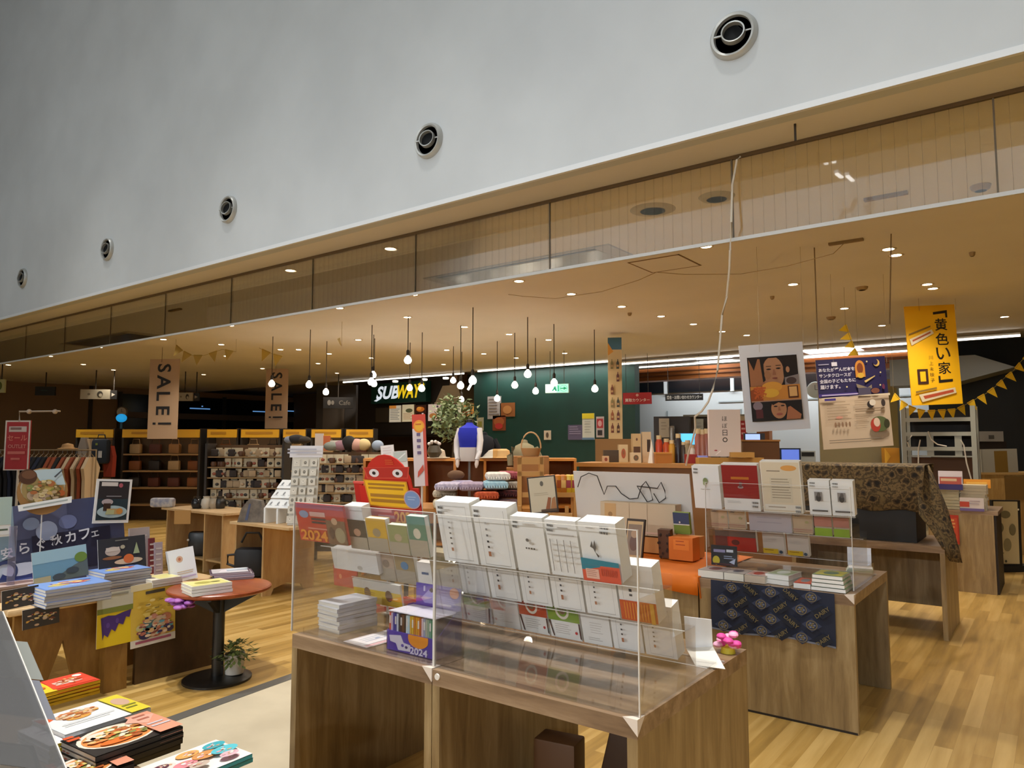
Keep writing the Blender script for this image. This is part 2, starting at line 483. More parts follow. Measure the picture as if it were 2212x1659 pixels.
# ================================================================ line lights at the counter
def line_light(px0, py0, px1, py1, Y, label, r=.02, power=60, color=(1, .97, .92)):
    a = W(px0, py0, Y=Y); b = W(px1, py1, Y=Y)
    z = (a.z+b.z)/2
    t = thing('line_light', label, 'light', ((a.x+b.x)/2, Y, z))
    L = abs(b.x-a.x)/2
    m = MB(); m.box((-L, -.015, .015), (L, .03, .045), M('d8d6d0', .4)); m.build('housing', t)
    m = MB(); m.box((-L, -.02, -.012), (L, .015, .015), M('fffaf0', .5, 0, 4)); m.build('diffuser', t)
    if power:
        o = lamp('line_light_glow', 'AREA', (0, 0, -.014), power, color, None, 2*L, .024, parent=t)
    return t
line_light(742, 827, 1002, 806, BY-.05, 'long white line light above the sandwich shop sign', power=14)
line_light(1033, 803, 1330, 779, BY-.05, 'long white line light above the green wall', power=36)
line_light(1340, 778, 2205, 737, BY-.05, 'long white line light along the ceiling edge, above the red counter sign', power=20)
line_light(1342, 796, 1640, 777, 14.86, 'lower white line light on the wooden beam, left of the face poster', power=0)
line_light(1700, 775, 2000, 756, 14.86, 'lower white line light on the wooden beam, right of the face poster', power=0)
for i, (px, py, s, lab) in enumerate(((1535, 770, .38, 'square fluorescent panel over the counter, left of the face poster'), (1798, 755, .5, 'square fluorescent panel over the counter, right of the face poster'))):
    p = W(px, py, z=3.335)
    t = thing('ceiling_panel_light', lab, 'light', p)
    m = MB(); m.box((-s-.03, -s*.6-.03, -.02), (s+.03, s*.6+.03, 0), M('c7c9c9', .5)); m.build('frame', t)
    m = MB(); m.box((-s, -s*.6, -.03), (s, s*.6, -.021), M('f4f8ff', .5, 0, 2.2)); m.build('diffuser', t)
    lamp('panel_glow', 'AREA', (0, 0, -.034), 6, COOL, None, s*1.8, s*1.1, parent=t)
for i, (x0, x1) in enumerate(((-7.6, -5.0), (-4.7, -2.2))):  # added lights out of sight behind the beam, to brighten the grey wall
    t = thing('counter_fill', ('left', 'right')[i]+' strip light hidden behind the wooden beam, washing the counter wall', 'light', ((x0+x1)/2, 15.5, 3.3))
    m = MB(); m.box((-(x1-x0)/2, -.03, 0), ((x1-x0)/2, .03, .04), M('d0d0cc', .5)); m.build('housing', t)
    lamp('cove_glow', 'AREA', (0, .02, -.03), 38, COOL, (0, .45, -1.2), x1-x0, .08, parent=t)
# ================================================================ recessed downlights
t = thing('ceiling_light', '', 'downlight', (0, 0, CZ), group='recessed downlights in the beige ceiling')
m = MB(); m.lathe([(.045, -.004), (.062, -.007), (.066, 0), (.046, .0)], M('cbbfa8', .4), 20); m.build('frame', t)
m = MB(); m.lathe([(0, -.003), (.046, -.004)], M('fff4e2', .5, 0, 14), 20); m.build('diffuser', t)
DOWN_W = 64
lamp('downlight_glow', 'SPOT', (0, 0, -.03), DOWN_W, WARM, cone=R(125), blend=.9, parent=t, radius=.05)
DL = First(t)
GLASSED = [(843, 537), (627, 584), (498, 703), (353, 733), (215, 750), (893, 636), (733, 665), (1525, 532)]
for p in GLASSED[:2]:
    pass
LBL = 'small round recessed downlight in the open part of the beige ceiling'
special = {(843, 537): 'bright round downlight behind the smoke glass, larger of the two near its top rail',
           (627, 584): 'bright round downlight behind the smoke glass, smaller of the two near its top rail',
           (1525, 532): 'white downlight at the lower glass rail beside the hanging white cable',
           (1121, 607): 'downlight just under the glass rail below the long air slot',
           (893, 636): 'downlight at the lower glass rail above the pendant bulbs',
           (733, 665): 'downlight at the lower glass rail next but one to the pendant bulbs',
           (498, 703): 'downlight at the lower glass rail above the right SALE banner',
           (353, 733): 'downlight at the lower glass rail above the left SALE banner',
           (215, 750): 'downlight at the lower glass rail beside the left dark air slot',
           (1919, 538): 'farther back of a close pair of downlights over the dark blue poster',
           (1935, 551): 'second of a close pair of downlights over the dark blue poster',
           (2003, 614): 'first of a close pair of downlights above the yellow banner',
           (2015, 623): 'second of a close pair of downlights above the yellow banner'}
pts = list(special)+[(108, 769), (18, 788), (1234, 635), (1343, 662), (1428, 683), (1498, 700), (1560, 716), (1613, 724), (1713, 614), (1824, 666),
       (2170, 684), (1905, 703), (1003, 706), (1100, 722), (1185, 734), (774, 734), (645, 755), (606, 755), (687, 785), (711, 764), (567, 796), (728, 806),
       (880, 685), (802, 773), (965, 756), (1045, 764), (1115, 773), (1220, 763), (478, 744), (489, 769), (245, 799), (440, 809), (180, 787), (958, 787)]
for p in pts:
    DL(W(p[0], p[1], z=CZ), 0, special.get(p, LBL))
# extra lamps without fittings, unseen right of the view, added for brightness
for x in (1.2, 2.6):
    for y in (5.6, 8.4):
        lamp('downlight_glow', 'SPOT', (x, y, CZ-.03), DOWN_W, WARM, (x, y, 0), cone=R(125), blend=.9, radius=.05)
# ================================================================ other ceiling fittings
def fit(name, label, cat, px, py, build, rz=0, zz=CZ, group=None):
    t = thing(name, label, cat, W(px, py, z=zz), rz, group); build(t); return t
def slot(L, Wd, col):
    def f(t):
        m = MB(); m.box((-L/2, -Wd/2, -.012), (L/2, Wd/2, 0), M('b3ab98', .5)); m.build('frame', t)
        m = MB(); m.box((-L/2+.15, -Wd/2+.03, -.014), (L/2-.15, -Wd/2+.07, -.0125), M('4d4639', .6)); m.box((-L/2+.15, Wd/2-.07, -.014), (L/2-.15, Wd/2-.03, -.0125), M('4d4639', .6))
        m.box((-L/2+.15, -Wd/2+.09, -.0135), (L/2-.15, Wd/2-.09, -.0122), M(col, .25)); m.build('grille', t)
    return f
fit('ceiling_diffuser', 'long air conditioning slot in the ceiling behind the glass', 'air vent', 1130, 578, slot(2.1, .5, 'a59f8c'))
fit('ceiling_diffuser', 'dark air conditioning slot in the ceiling at the left behind the glass', 'air vent', 240, 734, slot(2.3, .6, '77705f'))
def hatch(t):
    m = MB()
    for a, b in (((-.25, -.25), (.25, -.235)), ((-.25, .235), (.25, .25)), ((-.25, -.25), (-.235, .25)), ((.235, -.25), (.25, .25))):
        m.box((a[0], a[1], -.004), (b[0], b[1], 0), M('7d5f3c', .6))
    m.build('frame', t); m = MB(); m.box((-.235, -.235, -.003), (.235, .235, 0), CEILM); m.build('hatch_panel', t)
fit('access_hatch', 'square access hatch outlined in the ceiling beside the hanging cable', 'hatch', 1436, 570, hatch)
def disc(r, h, c1, c2):
    def f(t):
        m = MB(); m.lathe([(r*.55, -h), (r*.85, -h*.7), (r, 0)], M(c1, .5), 24); m.build('rim', t)
        m = MB(); m.lathe([(0, -h*1.02), (r*.55, -h*1.02)], M(c2, .7), 24); m.build('grille', t)
    return f
fit('ceiling_speaker', 'wide round ceiling speaker behind the glass', 'speaker', 1410, 453, disc(.16, .012, 'b5ab94', 'a09680'))
fit('ceiling_speaker', 'round ceiling speaker in the shade behind the glass near the hanging cable', 'speaker', 1548, 425, disc(.12, .02, 'b0a68c', '968a70'))
for px, py, lab in ((1862, 620, 'smoke detector on the ceiling above the face poster'), (1795, 685, 'flat smoke detector above the dark blue poster'), (2118, 401, 'smoke detector behind the glass at the far right'),
                    (1668, 640, 'small sprinkler head above the white cable'), (2100, 545, 'small sprinkler head near the yellow banner'), (1360, 676, 'tiny sprinkler head between two downlights over the pendant lamps')):
    r = .06 if 'detector' in lab else .025
    fit('smoke_detector' if 'det' in lab else 'sprinkler_head', lab, 'detector' if 'det' in lab else 'sprinkler', px, py, disc(r, .035, 'a58c66', '6e5a3e'))
def bracket(t):
    m = MB(); m.box((-.13, -.02, -.02), (.13, .02, 0), M('8b7146', .6)); m.build('bar', t)
fit('ceiling_bracket', 'small brown bracket on the ceiling where the thin wire ends', 'bracket', 1827, 520, bracket)
fit('ceiling_bracket', 'thin grey bracket on the ceiling behind the glass', 'bracket', 1913, 421, bracket)
fit('ceiling_bracket', 'dark bracket behind the glass at the left', 'bracket', 378, 668, bracket)
# ================================================================ round air nozzles in the white wall
def nozzle(px, py, label, tilt):
    p = W(px, py, Y=WY-.12)
    t = thing('air_nozzle', label, 'air vent', p, group='round air nozzles in the white wall')
    m = MB(); m.lathe([(.096, -.012), (.1, -.03), (.112, -.034), (.123, -.02), (.126, .0)], M('b9bab6', .35, .3), 40, axis='Y'); m.build('rim', t)
    m = MB(); m.lathe([(.0965, -.012), (.075, -.004), (0, -.002)], M('45443f', .45), 36, axis='Y'); m.build('socket', t)  # dark grey disc stands for the shade in the uncut recess
    m = MB(); m.T = Matrix.Rotation(R(tilt[0]), 4, 'Z') @ Matrix.Rotation(R(tilt[1]), 4, 'X')
    m.lathe([(.05, -.02), (.053, -.046), (.06, -.047), (.062, -.018)], M('a9aaa6', .3, .4), 32, axis='Y')
    m.lathe([(0, -.022), (.052, -.022)], M('0c0d10', .8), 32, axis='Y')  # black disc stands for the shade inside the nozzle mouth
    nz = m.build('nozzle', t)
    for a, b in ((-.098, -.06), (.06, .098)):
        m = MB(); m.T = Matrix.Rotation(R(tilt[0]), 4, 'Z') @ Matrix.Rotation(R(tilt[1]), 4, 'X'); m.box((a, -.03, -.004), (b, -.022, .004), M('b5b6b2', .3, .4)); m.build('fin', nz)
for k, (px, py, lab) in enumerate(((1586, 79, 'round air nozzle in the white wall, nearest and largest of the row'), (928, 305, 'round air nozzle second from the right in the white wall'),
        (495, 453, 'round air nozzle in the middle of the row on the white wall'), (234, 539, 'small round air nozzle fourth along the white wall'), (51, 601, 'farthest and smallest round air nozzle at the left end of the white wall'))):
    nozzle(px, py, lab, (10, -8))
# hall ceiling lamps that the smoke glass mirrors
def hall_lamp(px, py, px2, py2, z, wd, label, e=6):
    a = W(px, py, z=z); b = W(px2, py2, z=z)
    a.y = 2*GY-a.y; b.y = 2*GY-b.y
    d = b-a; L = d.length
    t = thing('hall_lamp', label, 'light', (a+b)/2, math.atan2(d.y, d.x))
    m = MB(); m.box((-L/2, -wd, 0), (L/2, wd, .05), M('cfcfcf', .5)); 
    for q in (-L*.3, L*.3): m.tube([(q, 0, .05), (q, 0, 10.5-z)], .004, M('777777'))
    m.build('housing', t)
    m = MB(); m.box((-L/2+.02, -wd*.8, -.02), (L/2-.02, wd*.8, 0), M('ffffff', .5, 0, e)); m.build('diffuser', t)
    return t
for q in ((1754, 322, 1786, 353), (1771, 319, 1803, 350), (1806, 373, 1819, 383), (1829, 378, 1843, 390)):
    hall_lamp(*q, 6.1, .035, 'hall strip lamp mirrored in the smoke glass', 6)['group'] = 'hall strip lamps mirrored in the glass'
# ================================================================ pendant bulbs
CORD = M('241a12', .6)
t = thing('pendant_lamp', 'bare white globe bulb hanging on a black cord from the shop ceiling', 'pendant lamp', group='bare bulbs hanging over the shop')
BULB = M('fff3dc', .4, 0, 9)
m = MB(); m.lathe([(0, -.05), (.03, -.042), (.047, -.018), (.048, .006), (.036, .034), (.02, .05), (.014, .06), (0, .06)], BULB, 18); m.build('bulb', t)
m = MB(); m.lathe([(.014, .058), (.021, .062), (.021, .115), (.012, .135), (0, .136)], CORD, 14); m.build('socket', t)
m = MB(); m.tube([(0, 0, .13), (0, 0, 1.13)], .006, CORD); m.build('cord', t)
lamp('bulb_glow', 'POINT', (0, 0, -.01), 15.0, WARMW, parent=t, radius=.05)
PD = First(t)
PL = ((587, 829, 727), (668, 831, 712), (704, 847, 737), (806, 810, 723), (802, 825, 702), (808, 829, 731), (881, 778, 683), (885, 838, 740), (911, 839, 718),
        (979, 822, 748), (995, 833, 703), (997, 863, 760), (1021, 822, 664), (1074, 861, 737), (1112, 832, 719), (1140, 808, 685), (1157, 845, 730), (1197, 827, 700), (1285, 840, 712))
for i, (px, py, top) in enumerate(sorted(PL)):
    a = W(px, top, z=CZ)
    k = fwd(a)
    p = W(px, py, d=k)
    cl = CZ-p.z-.13
    o = PD(p, 0, 'bare white globe bulb on a black cord, %s from the left of the hanging bulbs' % ORD[i])
    for c in o.children:
        if c.name.startswith('cord'):
            c.scale = (1, 1, cl); c.location = (0, 0, .13-.13*cl)
# ================================================================ boards, posters and hanging signs
def board(name, label, cat, box, d=None, yaw=36.86, t=.006, base='f2f2ee', art=None, roll=0, pitch=0, Y=None, X=None, group=None, rough=.55, edge=None, parts=None):
    """upright flat sign: size and place come from the pixels it covers at its real distance"""
    x0, y0, x1, y1 = box
    c = W((x0+x1)/2, y1, d=d, Y=Y, X=X)
    k = fwd(c)/FPX
    rel = R(yaw)-YAW
    # the sheet may stand askew to the view: undo its foreshortening
    vx = math.atan2(((x0+x1)/2-1106), FPX)
    w = (x1-x0)*k*math.cos(vx)/max(.15, math.cos(rel+vx)); h = (y1-y0)*k
    rot = Matrix.Rotation(R(yaw), 4, 'Z') @ Matrix.Rotation(R(roll), 4, 'Y') @ Matrix.Rotation(R(pitch), 4, 'X')
    m = MB(); m.box((-w/2, 0, 0), (w/2, t, h), M(edge or base, rough))
    e = max(.0006, .0008*k/.003)
    if art:
        s = Sheet(m, w, h, e, rough); art(s)
    o = m.build(name, None, c, rot=rot.to_euler())
    tag(o, label, cat, group)
    return o
class Sheet:
    def food(s, u, v, ru, rv, cols, n, big=.22, seed=1):
        q = random.Random(seed); cols = cols.split()
        for i in range(n):
            a = q.uniform(0, 6.283); r = q.random()**.5; k = q.uniform(.45, 1)*big
            s.m.e(s.X(u+ru*r*(1-k)*math.cos(a)), s.Z(v+rv*r*(1-k)*math.sin(a)), ru*k*s.w*q.uniform(.7, 1.2), rv*k*s.h*q.uniform(.6, 1.1), s.y-s.e*(s.n+1)-s.e*.12*(i % 9), s.c(cols[i % len(cols)]), 9)
        s.n += 2
        return s
    """draws flat print on a board in 0..1 coordinates"""
    def __init__(s, m, w, h, e, rough=.55, x0=None, z0=0, y=0): s.m = m; s.w = w; s.h = h; s.e = e; s.n = 1; s.rough = rough; s.x0 = -w/2 if x0 is None else x0; s.z0 = z0; s.y = y
    def X(s, u): return s.x0+u*s.w
    def Z(s, v): return s.z0+v*s.h
    def yy(s): s.n += 1; return s.y-s.e*s.n
    def c(s, c): return c if not isinstance(c, str) else M(c, s.rough)
    def r(s, a, b, c2, d, col): s.m.r(s.X(a), s.Z(b), s.X(c2), s.Z(d), s.yy(), s.c(col)); return s
    def e_(s, a, b, ru, rv, col, a0=0, a1=360): s.m.e(s.X(a), s.Z(b), ru*s.w, rv*s.h, s.yy(), s.c(col), 22, a0, a1); return s
    def p(s, pts, col):
        y = s.yy(); s.m.poly([(s.X(a), y, s.Z(b)) for a, b in pts], s.c(col)); return s
    def t(s, body, a, b, c2, d, col, bold=.012, shear=0, keep=True, rot=0): s.m.t(body, s.X(a), s.Z(b), s.X(c2), s.Z(d), s.yy(), s.c(col), bold, shear, keep, rot); return s
    def tv(s, body, a, b, c2, d, col, bold=.012): s.m.tv(body, s.X(a), s.Z(b), s.X(c2), s.Z(d), s.yy(), s.c(col), bold); return s
    def l(s, a, b, c2, d, n, col, fill=.45, rag=.3): s.m.lines(s.X(a), s.Z(b), s.X(c2), s.Z(d), n, s.yy(), s.c(col), fill, rag); return s
    def ring(s, a, b, ru, rv, th, col):
        y = s.yy(); n = 24
        for i in range(n):
            q0, q1 = 2*math.pi*i/n, 2*math.pi*(i+1)/n
            s.m.poly([(s.X(a+ru*k*math.cos(q)), y, s.Z(b+rv*k*math.sin(q))) for q, k in ((q0, 1), (q1, 1), (q1, 1-th), (q0, 1-th))], s.c(col))
        return s
def wire(name, label, pts, r, col, cat='wire'):
    m = MB(); m.tube(pts, r, M(col, .5)); o = m.build(name); tag(o, label, cat); return o
# --- SALE banners
def sale(s):
    s.r(.0, .0, 1, 1, 'b89a7c')
    for c, v in zip('SALE!', (.885, .71, .53, .35, .19)): s.t(c, .2, v-.02, .8, v+.02, '1d1a1c', .03, rot=-90) if c == '!' and False else s.r(.36, v-.013, .8, v+.013, '1d1a1c').r(.18, v-.013, .28, v+.013, '1d1a1c') if c == '!' else s.t(c, .15, v-.09, .85, v+.09, '1d1a1c', .02, rot=-90)
sb = board('sale_banner', 'tall tan SALE banner hanging at the left, reaching down over the shelves', 'banner', (318, 775, 382, 948), d=12.5, yaw=30, base='b89a7c', art=sale, t=.01)
board('sale_banner', 'tan SALE banner hanging behind the leftmost pendant bulb', 'banner', (572, 796, 620, 926), d=15.5, yaw=33, base='b89a7c', art=sale, t=.01)
def hang(board_px, d, r=.0025, col='5b4a35', label='', name='hanging_wire'):
    out = []
    for i, (px, py) in enumerate(board_px):
        a = W(px, py, d=d); out.append(a)
        wire(name, label if isinstance(label, str) else label[i], [(a.x, a.y, a.z-.06), (a.x, a.y, CZ)], r, col)
hang(((350, 775),), 12.5, .004, label='thin wire holding the left SALE banner')
hang(((596, 796),), 15.5, .004, label='thin wire holding the SALE banner behind the bulb')
# --- face poster
SK = 'b98560'
def face_poster(s):
    s.r(.11, .115, .885, .855, '2a1c18')
    s.r(.13, .52, .36, .83, 'a86f48').p([(.13, .83), (.27, .83), (.2, .7)], '1c1210')
    s.e_(.5, .66, .17, .19, SK).p([(.3, .855), (.7, .855), (.68, .8), (.6, .835), (.44, .835), (.35, .79)], '17100e').p([(.3, .855), (.36, .855), (.355, .7), (.37, .58), (.33, .56)], '1a1210').p([(.68, .855), (.885, .855), (.885, .6), (.66, .56), (.655, .7)], '211714')
    s.r(.42, .49, .6, .58, SK)
    s.e_(.43, .705, .038, .009, '3b2418').e_(.58, .71, .038, .009, '3b2418').e_(.43, .705, .016, .008, '120a08').e_(.58, .71, .016, .008, '120a08').r(.39, .735, .47, .742, '2a1a12').r(.54, .74, .62, .747, '2a1a12')
    s.p([(.495, .7), (.52, .7), (.535, .635), (.48, .635)], 'a0694a').e_(.51, .6, .042, .009, '8a4a3c').e_(.4, .64, .05, .05, 'ab7852').e_(.72, .69, .03, .035, SK)
    s.p([(.66, .6), (.88, .63), (.88, .47), (.66, .5)], '8a7f7d').e_(.76, .56, .08, .04, '4d3a36')
    s.r(.11, .345, .885, .515, 'd08a3a').e_(.45, .5, .16, .06, 'e0a040').e_(.42, .43, .13, .05, 'e6b23e').r(.69, .36, .85, .5, '5a2c14').r(.71, .38, .83, .49, 'e2b070').p([(.11, .35), (.3, .35), (.22, .5), (.11, .47)], '9b4a1e')
    s.t('落', .15, .36, .36, .52, 'c7602a', .03)
    s.r(.11, .335, .885, .348, 'b58a72')
    s.r(.11, .115, .885, .335, '1b1718').e_(.2, .29, .075, .05, '8d7d86').r(.16, .15, .27, .25, '5a2a2e').e_(.52, .245, .12, .11, SK).p([(.4, .335), (.64, .335), (.62, .3), (.52, .32), (.43, .29)], '140f0f').p([(.66, .26), (.7, .27), (.86, .17), (.84, .12), (.62, .12)], 'b0714f')
    s.e_(.47, .275, .03, .008, '21130f').e_(.58, .28, .03, .008, '21130f').e_(.52, .185, .05, .014, 'a65c4e').p([(.51, .27), (.53, .27), (.545, .225), (.5, .225)], 'a0694a')
face = board('hanging_poster', 'white framed poster of two faces with an orange band, hanging under the ceiling', 'poster', (1612, 741, 1751, 930), d=6.0, yaw=34, base='dfe1e8', art=face_poster, roll=-3.6, t=.008)
hang(((1640, 745), (1735, 742)), 6.0, .0012, '9a8a70', ('thin line at the left holding the two face poster', 'thin line at the right holding the two face poster'))
# --- dark blue and cream poster
def santa(s):
    s.r(0, .57, 1, 1, '241c48').r(0, .0, 1, .57, 'c8b094').r(0, .58, .7, .615, '43307c')
    s.t('あなたが選んだ本を', .03, .855, .55, .91, 'd9d3dc', .02).t('サンタクロースが', .03, .79, .5, .85, 'd9d3dc', .02).t('全国の子どもたちに', .03, .725, .55, .785, 'd9d3dc', .02).t('届けます。', .03, .66, .32, .72, 'd9d3dc', .02)
    s.l(.03, .925, .2, .95, 1, 'a79fb6').r(.22, .92, .3, .965, 'd9d3dc').l(.04, .588, .6, .605, 1, 'b7a8cc', .8)
    s.e_(.62, .89, .07, .08, 'c9822e').r(.55, .78, .69, .89, 'c9822e').e_(.62, .88, .045, .06, '7a3a16').e_(.62, .80, .05, .03, 'd0a238')
    s.e_(.86, .93, .045, .04, 'd6ac5a').e_(.845, .94, .035, .033, '241c48')
    s.p([(.66, .735), (.82, .79), (.82, .78), (.68, .715)], 'd0b26a').p([(.54, .71), (.7, .66), (.76, .69), (.76, .65), (.62, .62), (.55, .67)], '877760').r(.56, .58, .74, .66, '4c4558')
    for u, v in ((.72, .95), (.9, .82), (.88, .68), (.4, .68)): s.e_(u, v, .012, .009, 'd7c58a')
    s.e_(.8, .62, .06, .03, '7b4a38').e_(.92, .66, .02, .03, '6a2c48')
    s.p([(.02, .57), (1, .585), (1, .56), (.4, .575), (.02, .55)], 'd6c3a6').r(.06, .535, .22, .56, '40307a').l(.08, .3, .42, .52, 7, '9e876c', .25).l(.48, .46, .72, .52, 3, '9e876c', .3).l(.48, .38, .92, .43, 2, '8a745c', .4, .1).l(.48, .26, .7, .37, 5, '9e876c', .25)
    for i in range(5): s.e_(.18+.05*i, .265, .013, .03, '8b6a50')
    s.e_(.24, .345, .05, .015, 'c98d78').e_(.7, .47, .05, .04, '2b2320').e_(.73, .49, .045, .035, 'd6c8b4').e_(.88, .48, .03, .04, '3a302c')
    s.e_(.8, .25, .13, .085, '59623a').e_(.74, .24, .07, .075, 'b03c2c').e_(.76, .27, .045, .05, 'd8b9a2').e_(.9, .25, .04, .05, '3a3a22')
    s.r(0, .0, 1, .12, 'd5c4ad').l(.06, .06, .9, .1, 2, '8a7a68', .35).t('NTT', .72, .115, .84, .14, '4b4038') if False else s.l(.06, .05, .9, .1, 2, '8a7a68', .35)
board('hanging_poster', 'dark blue and cream hanging poster with a moon and a lit window', 'poster', (1779, 773, 1930, 967), d=7.0, yaw=36, base='c8b094', art=santa, roll=-3.4, t=.006)
hang(((1800, 778), (1915, 772)), 7.0, .0012, '9a8a70', ('thin line at the left holding the dark blue and cream poster', 'thin line at the right holding the dark blue and cream poster'))
# --- yellow banner
def yellow(s):
    s.r(0, 0, 1, 1, 'f0b40a')
    s.tv('黄色い家', .56, .29, .84, .875, '1d130c', .014)
    s.p([(.56, .93), (.84, .945), (.84, .87), (.80, .87), (.8, .915), (.56, .905)], '1d130c').p([(.56, .285), (.6, .285), (.6, .245), (.84, .25), (.84, .225), (.56, .215)], '1d130c')
    s.tv('川上未映子', .40, .215, .48, .50, '5a3a10', .0)
    s.r(.15, .21, .36, .36, '3b1d10').r(.2, .235, .31, .335, 'f0b40a')
    s.p([(.05, .665), (.5, .755), (.54, .715), (.08, .6)], 'd9c7a2').p([(.1, .655), (.47, .735), (.48, .72), (.11, .638)], 'a5502c').p([(.04, .72), (.48, .795), (.48, .78), (.04, .705)], '8d6d2c')
    s.p([(.14, .105), (.86, .165), (.88, .11), (.2, .03)], 'd9c7a2').p([(.22, .09), (.82, .145), (.83, .12), (.25, .06)], 'b04a2c').p([(.08, .14), (.5, .175), (.5, .155), (.08, .12)], '8d6d2c')
board('hanging_banner', 'tall yellow banner with large black characters, hanging at the right', 'banner', (1970, 657, 2080, 874), d=8.2, yaw=34, base='f0b40a', art=yellow, roll=-2.2, t=.008)
hang(((1985, 660), (2064, 657)), 8.2, .0015, '8a7450', ('thin line at the left holding the yellow banner', 'thin line at the right holding the yellow banner'))
# thin drop wires left without a sign
for px, top, bot, z in ((1759, 535, 755, 6.9), (1925, 505, 700, 6.4)):
    a = W(px, top, z=CZ); b = W(px+8 if px < 1800 else px-3, bot, d=fwd(a))
    wire('hanging_wire', 'thin brown wire hanging from the ceiling above the %s' % ('blue poster' if px < 1800 else 'yellow banner'), [a, b], .005, '7a6242')
# faint cable draped under the ceiling
pts = [W(1827, 522, z=CZ-.01), W(1800, 548, z=CZ-.12), W(1700, 575, z=CZ-.1), W(1600, 592, z=CZ-.06), W(1480, 593, z=CZ-.03), W(1418, 588, z=CZ-.01)]
wire('ceiling_cable', 'thin brown cable draped under the ceiling from bracket to hatch', pts, .003, 'a08a62', 'cable')
pts = [W(1418, 588, z=CZ-.01), W(1380, 605, z=CZ-.06), W(1300, 630, z=CZ-.1), W(1200, 645, z=CZ-.08), W(1130, 640, z=CZ-.04), W(1098, 636, z=CZ-.01)]
wire('ceiling_cable', 'thin brown cable draped under the ceiling from hatch towards the pendant bulbs', pts, .003, 'a08a62', 'cable')
# white cable hanging in front of the glass
pts = [W(1600, 338, Y=GY-.02), W(1592, 345, Y=GY-.02), W(1582, 400, Y=GY-.05), W(1580, 480, Y=GY-.08), W(1577, 540, Y=GY-.02), W(1576, 580, Y=GY+.03), W(1570, 640, Y=GY+.15), W(1560, 680, Y=GY+.2), W(1556, 730, Y=GY+.22), W(1550, 800, Y=GY+.25),
       W(1540, 840, Y=GY+.28), W(1530, 868, Y=GY+.3), W(1516, 888, Y=GY+.35), W(1501, 900, Y=GY+.4), W(1502, 925, Y=GY+.45), W(1496, 950, Y=GY+.5), W(1488, 975, Y=GY+.6), W(1482, 1005, Y=GY+.7)]
wire('hanging_cable', 'white cable hanging in loops from the top of the smoke glass', pts, .0065, 'd9cfbe', 'cable')
# hook under the soffit
m = MB(); m.tube([(0, 0, 0), (0, 0, -.09)], .006, M('3a3128')); o = m.build('ceiling_hook', None, W(1717, 262, Y=WY+.05)); o.location.z = CZ; tag(o, 'small dark hook under the edge of the white wall', 'hook')
# ================================================================ vintage oak display tables
TH = .726
def display_table(label, x0, x1, y0, y1, h=TH, across=False, guards=(), back=False, tw=.055, mat=None, matt=None):
    """flat topped unit carried by two full panels; across: the panels face front and back"""
    t = thing('display_table', label, 'display table', ((x0+x1)/2, (y0+y1)/2, 0))
    a, b = (x1-x0)/2, (y1-y0)/2
    mv = mat or WALNUT_V
    m = MB(); m.box((-a, -b, h-tw), (a, b, h), matt or WALNUT_H); m.build('table_top', t)
    for s in (-1, 1):
        m = MB()
        if across: m.box((-a, s*b-(.035 if s > 0 else 0), 0), (a, s*b+(.035 if s < 0 else 0), h-tw), mv)
        else: m.box((s*a-(.035 if s > 0 else 0), -b, 0), (s*a+(.035 if s < 0 else 0), b, h-tw), mv)
        m.build('side_panel', t)
    if across:
        m = MB(); m.box((-a+.004, -b-.001, 0), (a-.004, -b+.01, .012), M('241c16', .6)); m.build('kick_strip', t)
    if back:
        m = MB(); m.box((-a+.035, b-.05, .12), (a-.035, b-.03, h-tw-.05), mv); m.build('back_panel', t)
    for gx, gy in guards:
        m = MB(); x, y = gx*a, gy*b
        s = -gx; q = -gy
        m.add([(x, y, h+.003), (x+s*.05, y, h+.003), (x, y+q*.05, h+.003), (x-gx*-.002, y+gy*.003, h-.045)], [(0, 1, 2), (0, 1, 3), (0, 2, 3)], M('d9cbbd', .4)); m.build('corner_guard', t)
    return t
DTS = [display_table('front display table, left half, with a purple box and a book pile on it', -2.69, -1.872, 2.01, 2.95, guards=((1, -1),)),
       display_table('front display table, right half, with rows of white planners on it', -1.868, -1.043, 2.01, 2.95, guards=((1, -1),)),
       display_table('oak display table behind, carrying the dark blue cloth on its front', -1.80, -.93, 4.30, 5.24, across=True, guards=((1, -1),)),
       display_table('oak display table under the orange cloth', -2.66, -1.815, 4.31, 5.25, across=True),
       display_table('oak display table with the brown patterned cloth over a dark box', -1.95, -.775, 6.72, 7.5, back=True)]
for px, py, tb in ((945, 1462, DTS[1]), (1506, 1256, DTS[2])):
    p = W(px, py, Y=2.008 if px < 1000 else 4.298)
    m = MB(); m.lathe([(0, -.004), (.011, -.004), (.012, 0)], M('e2dcd2', .4), 14, axis='Y'); m.build('cable_cap', tb, p-tb.location)
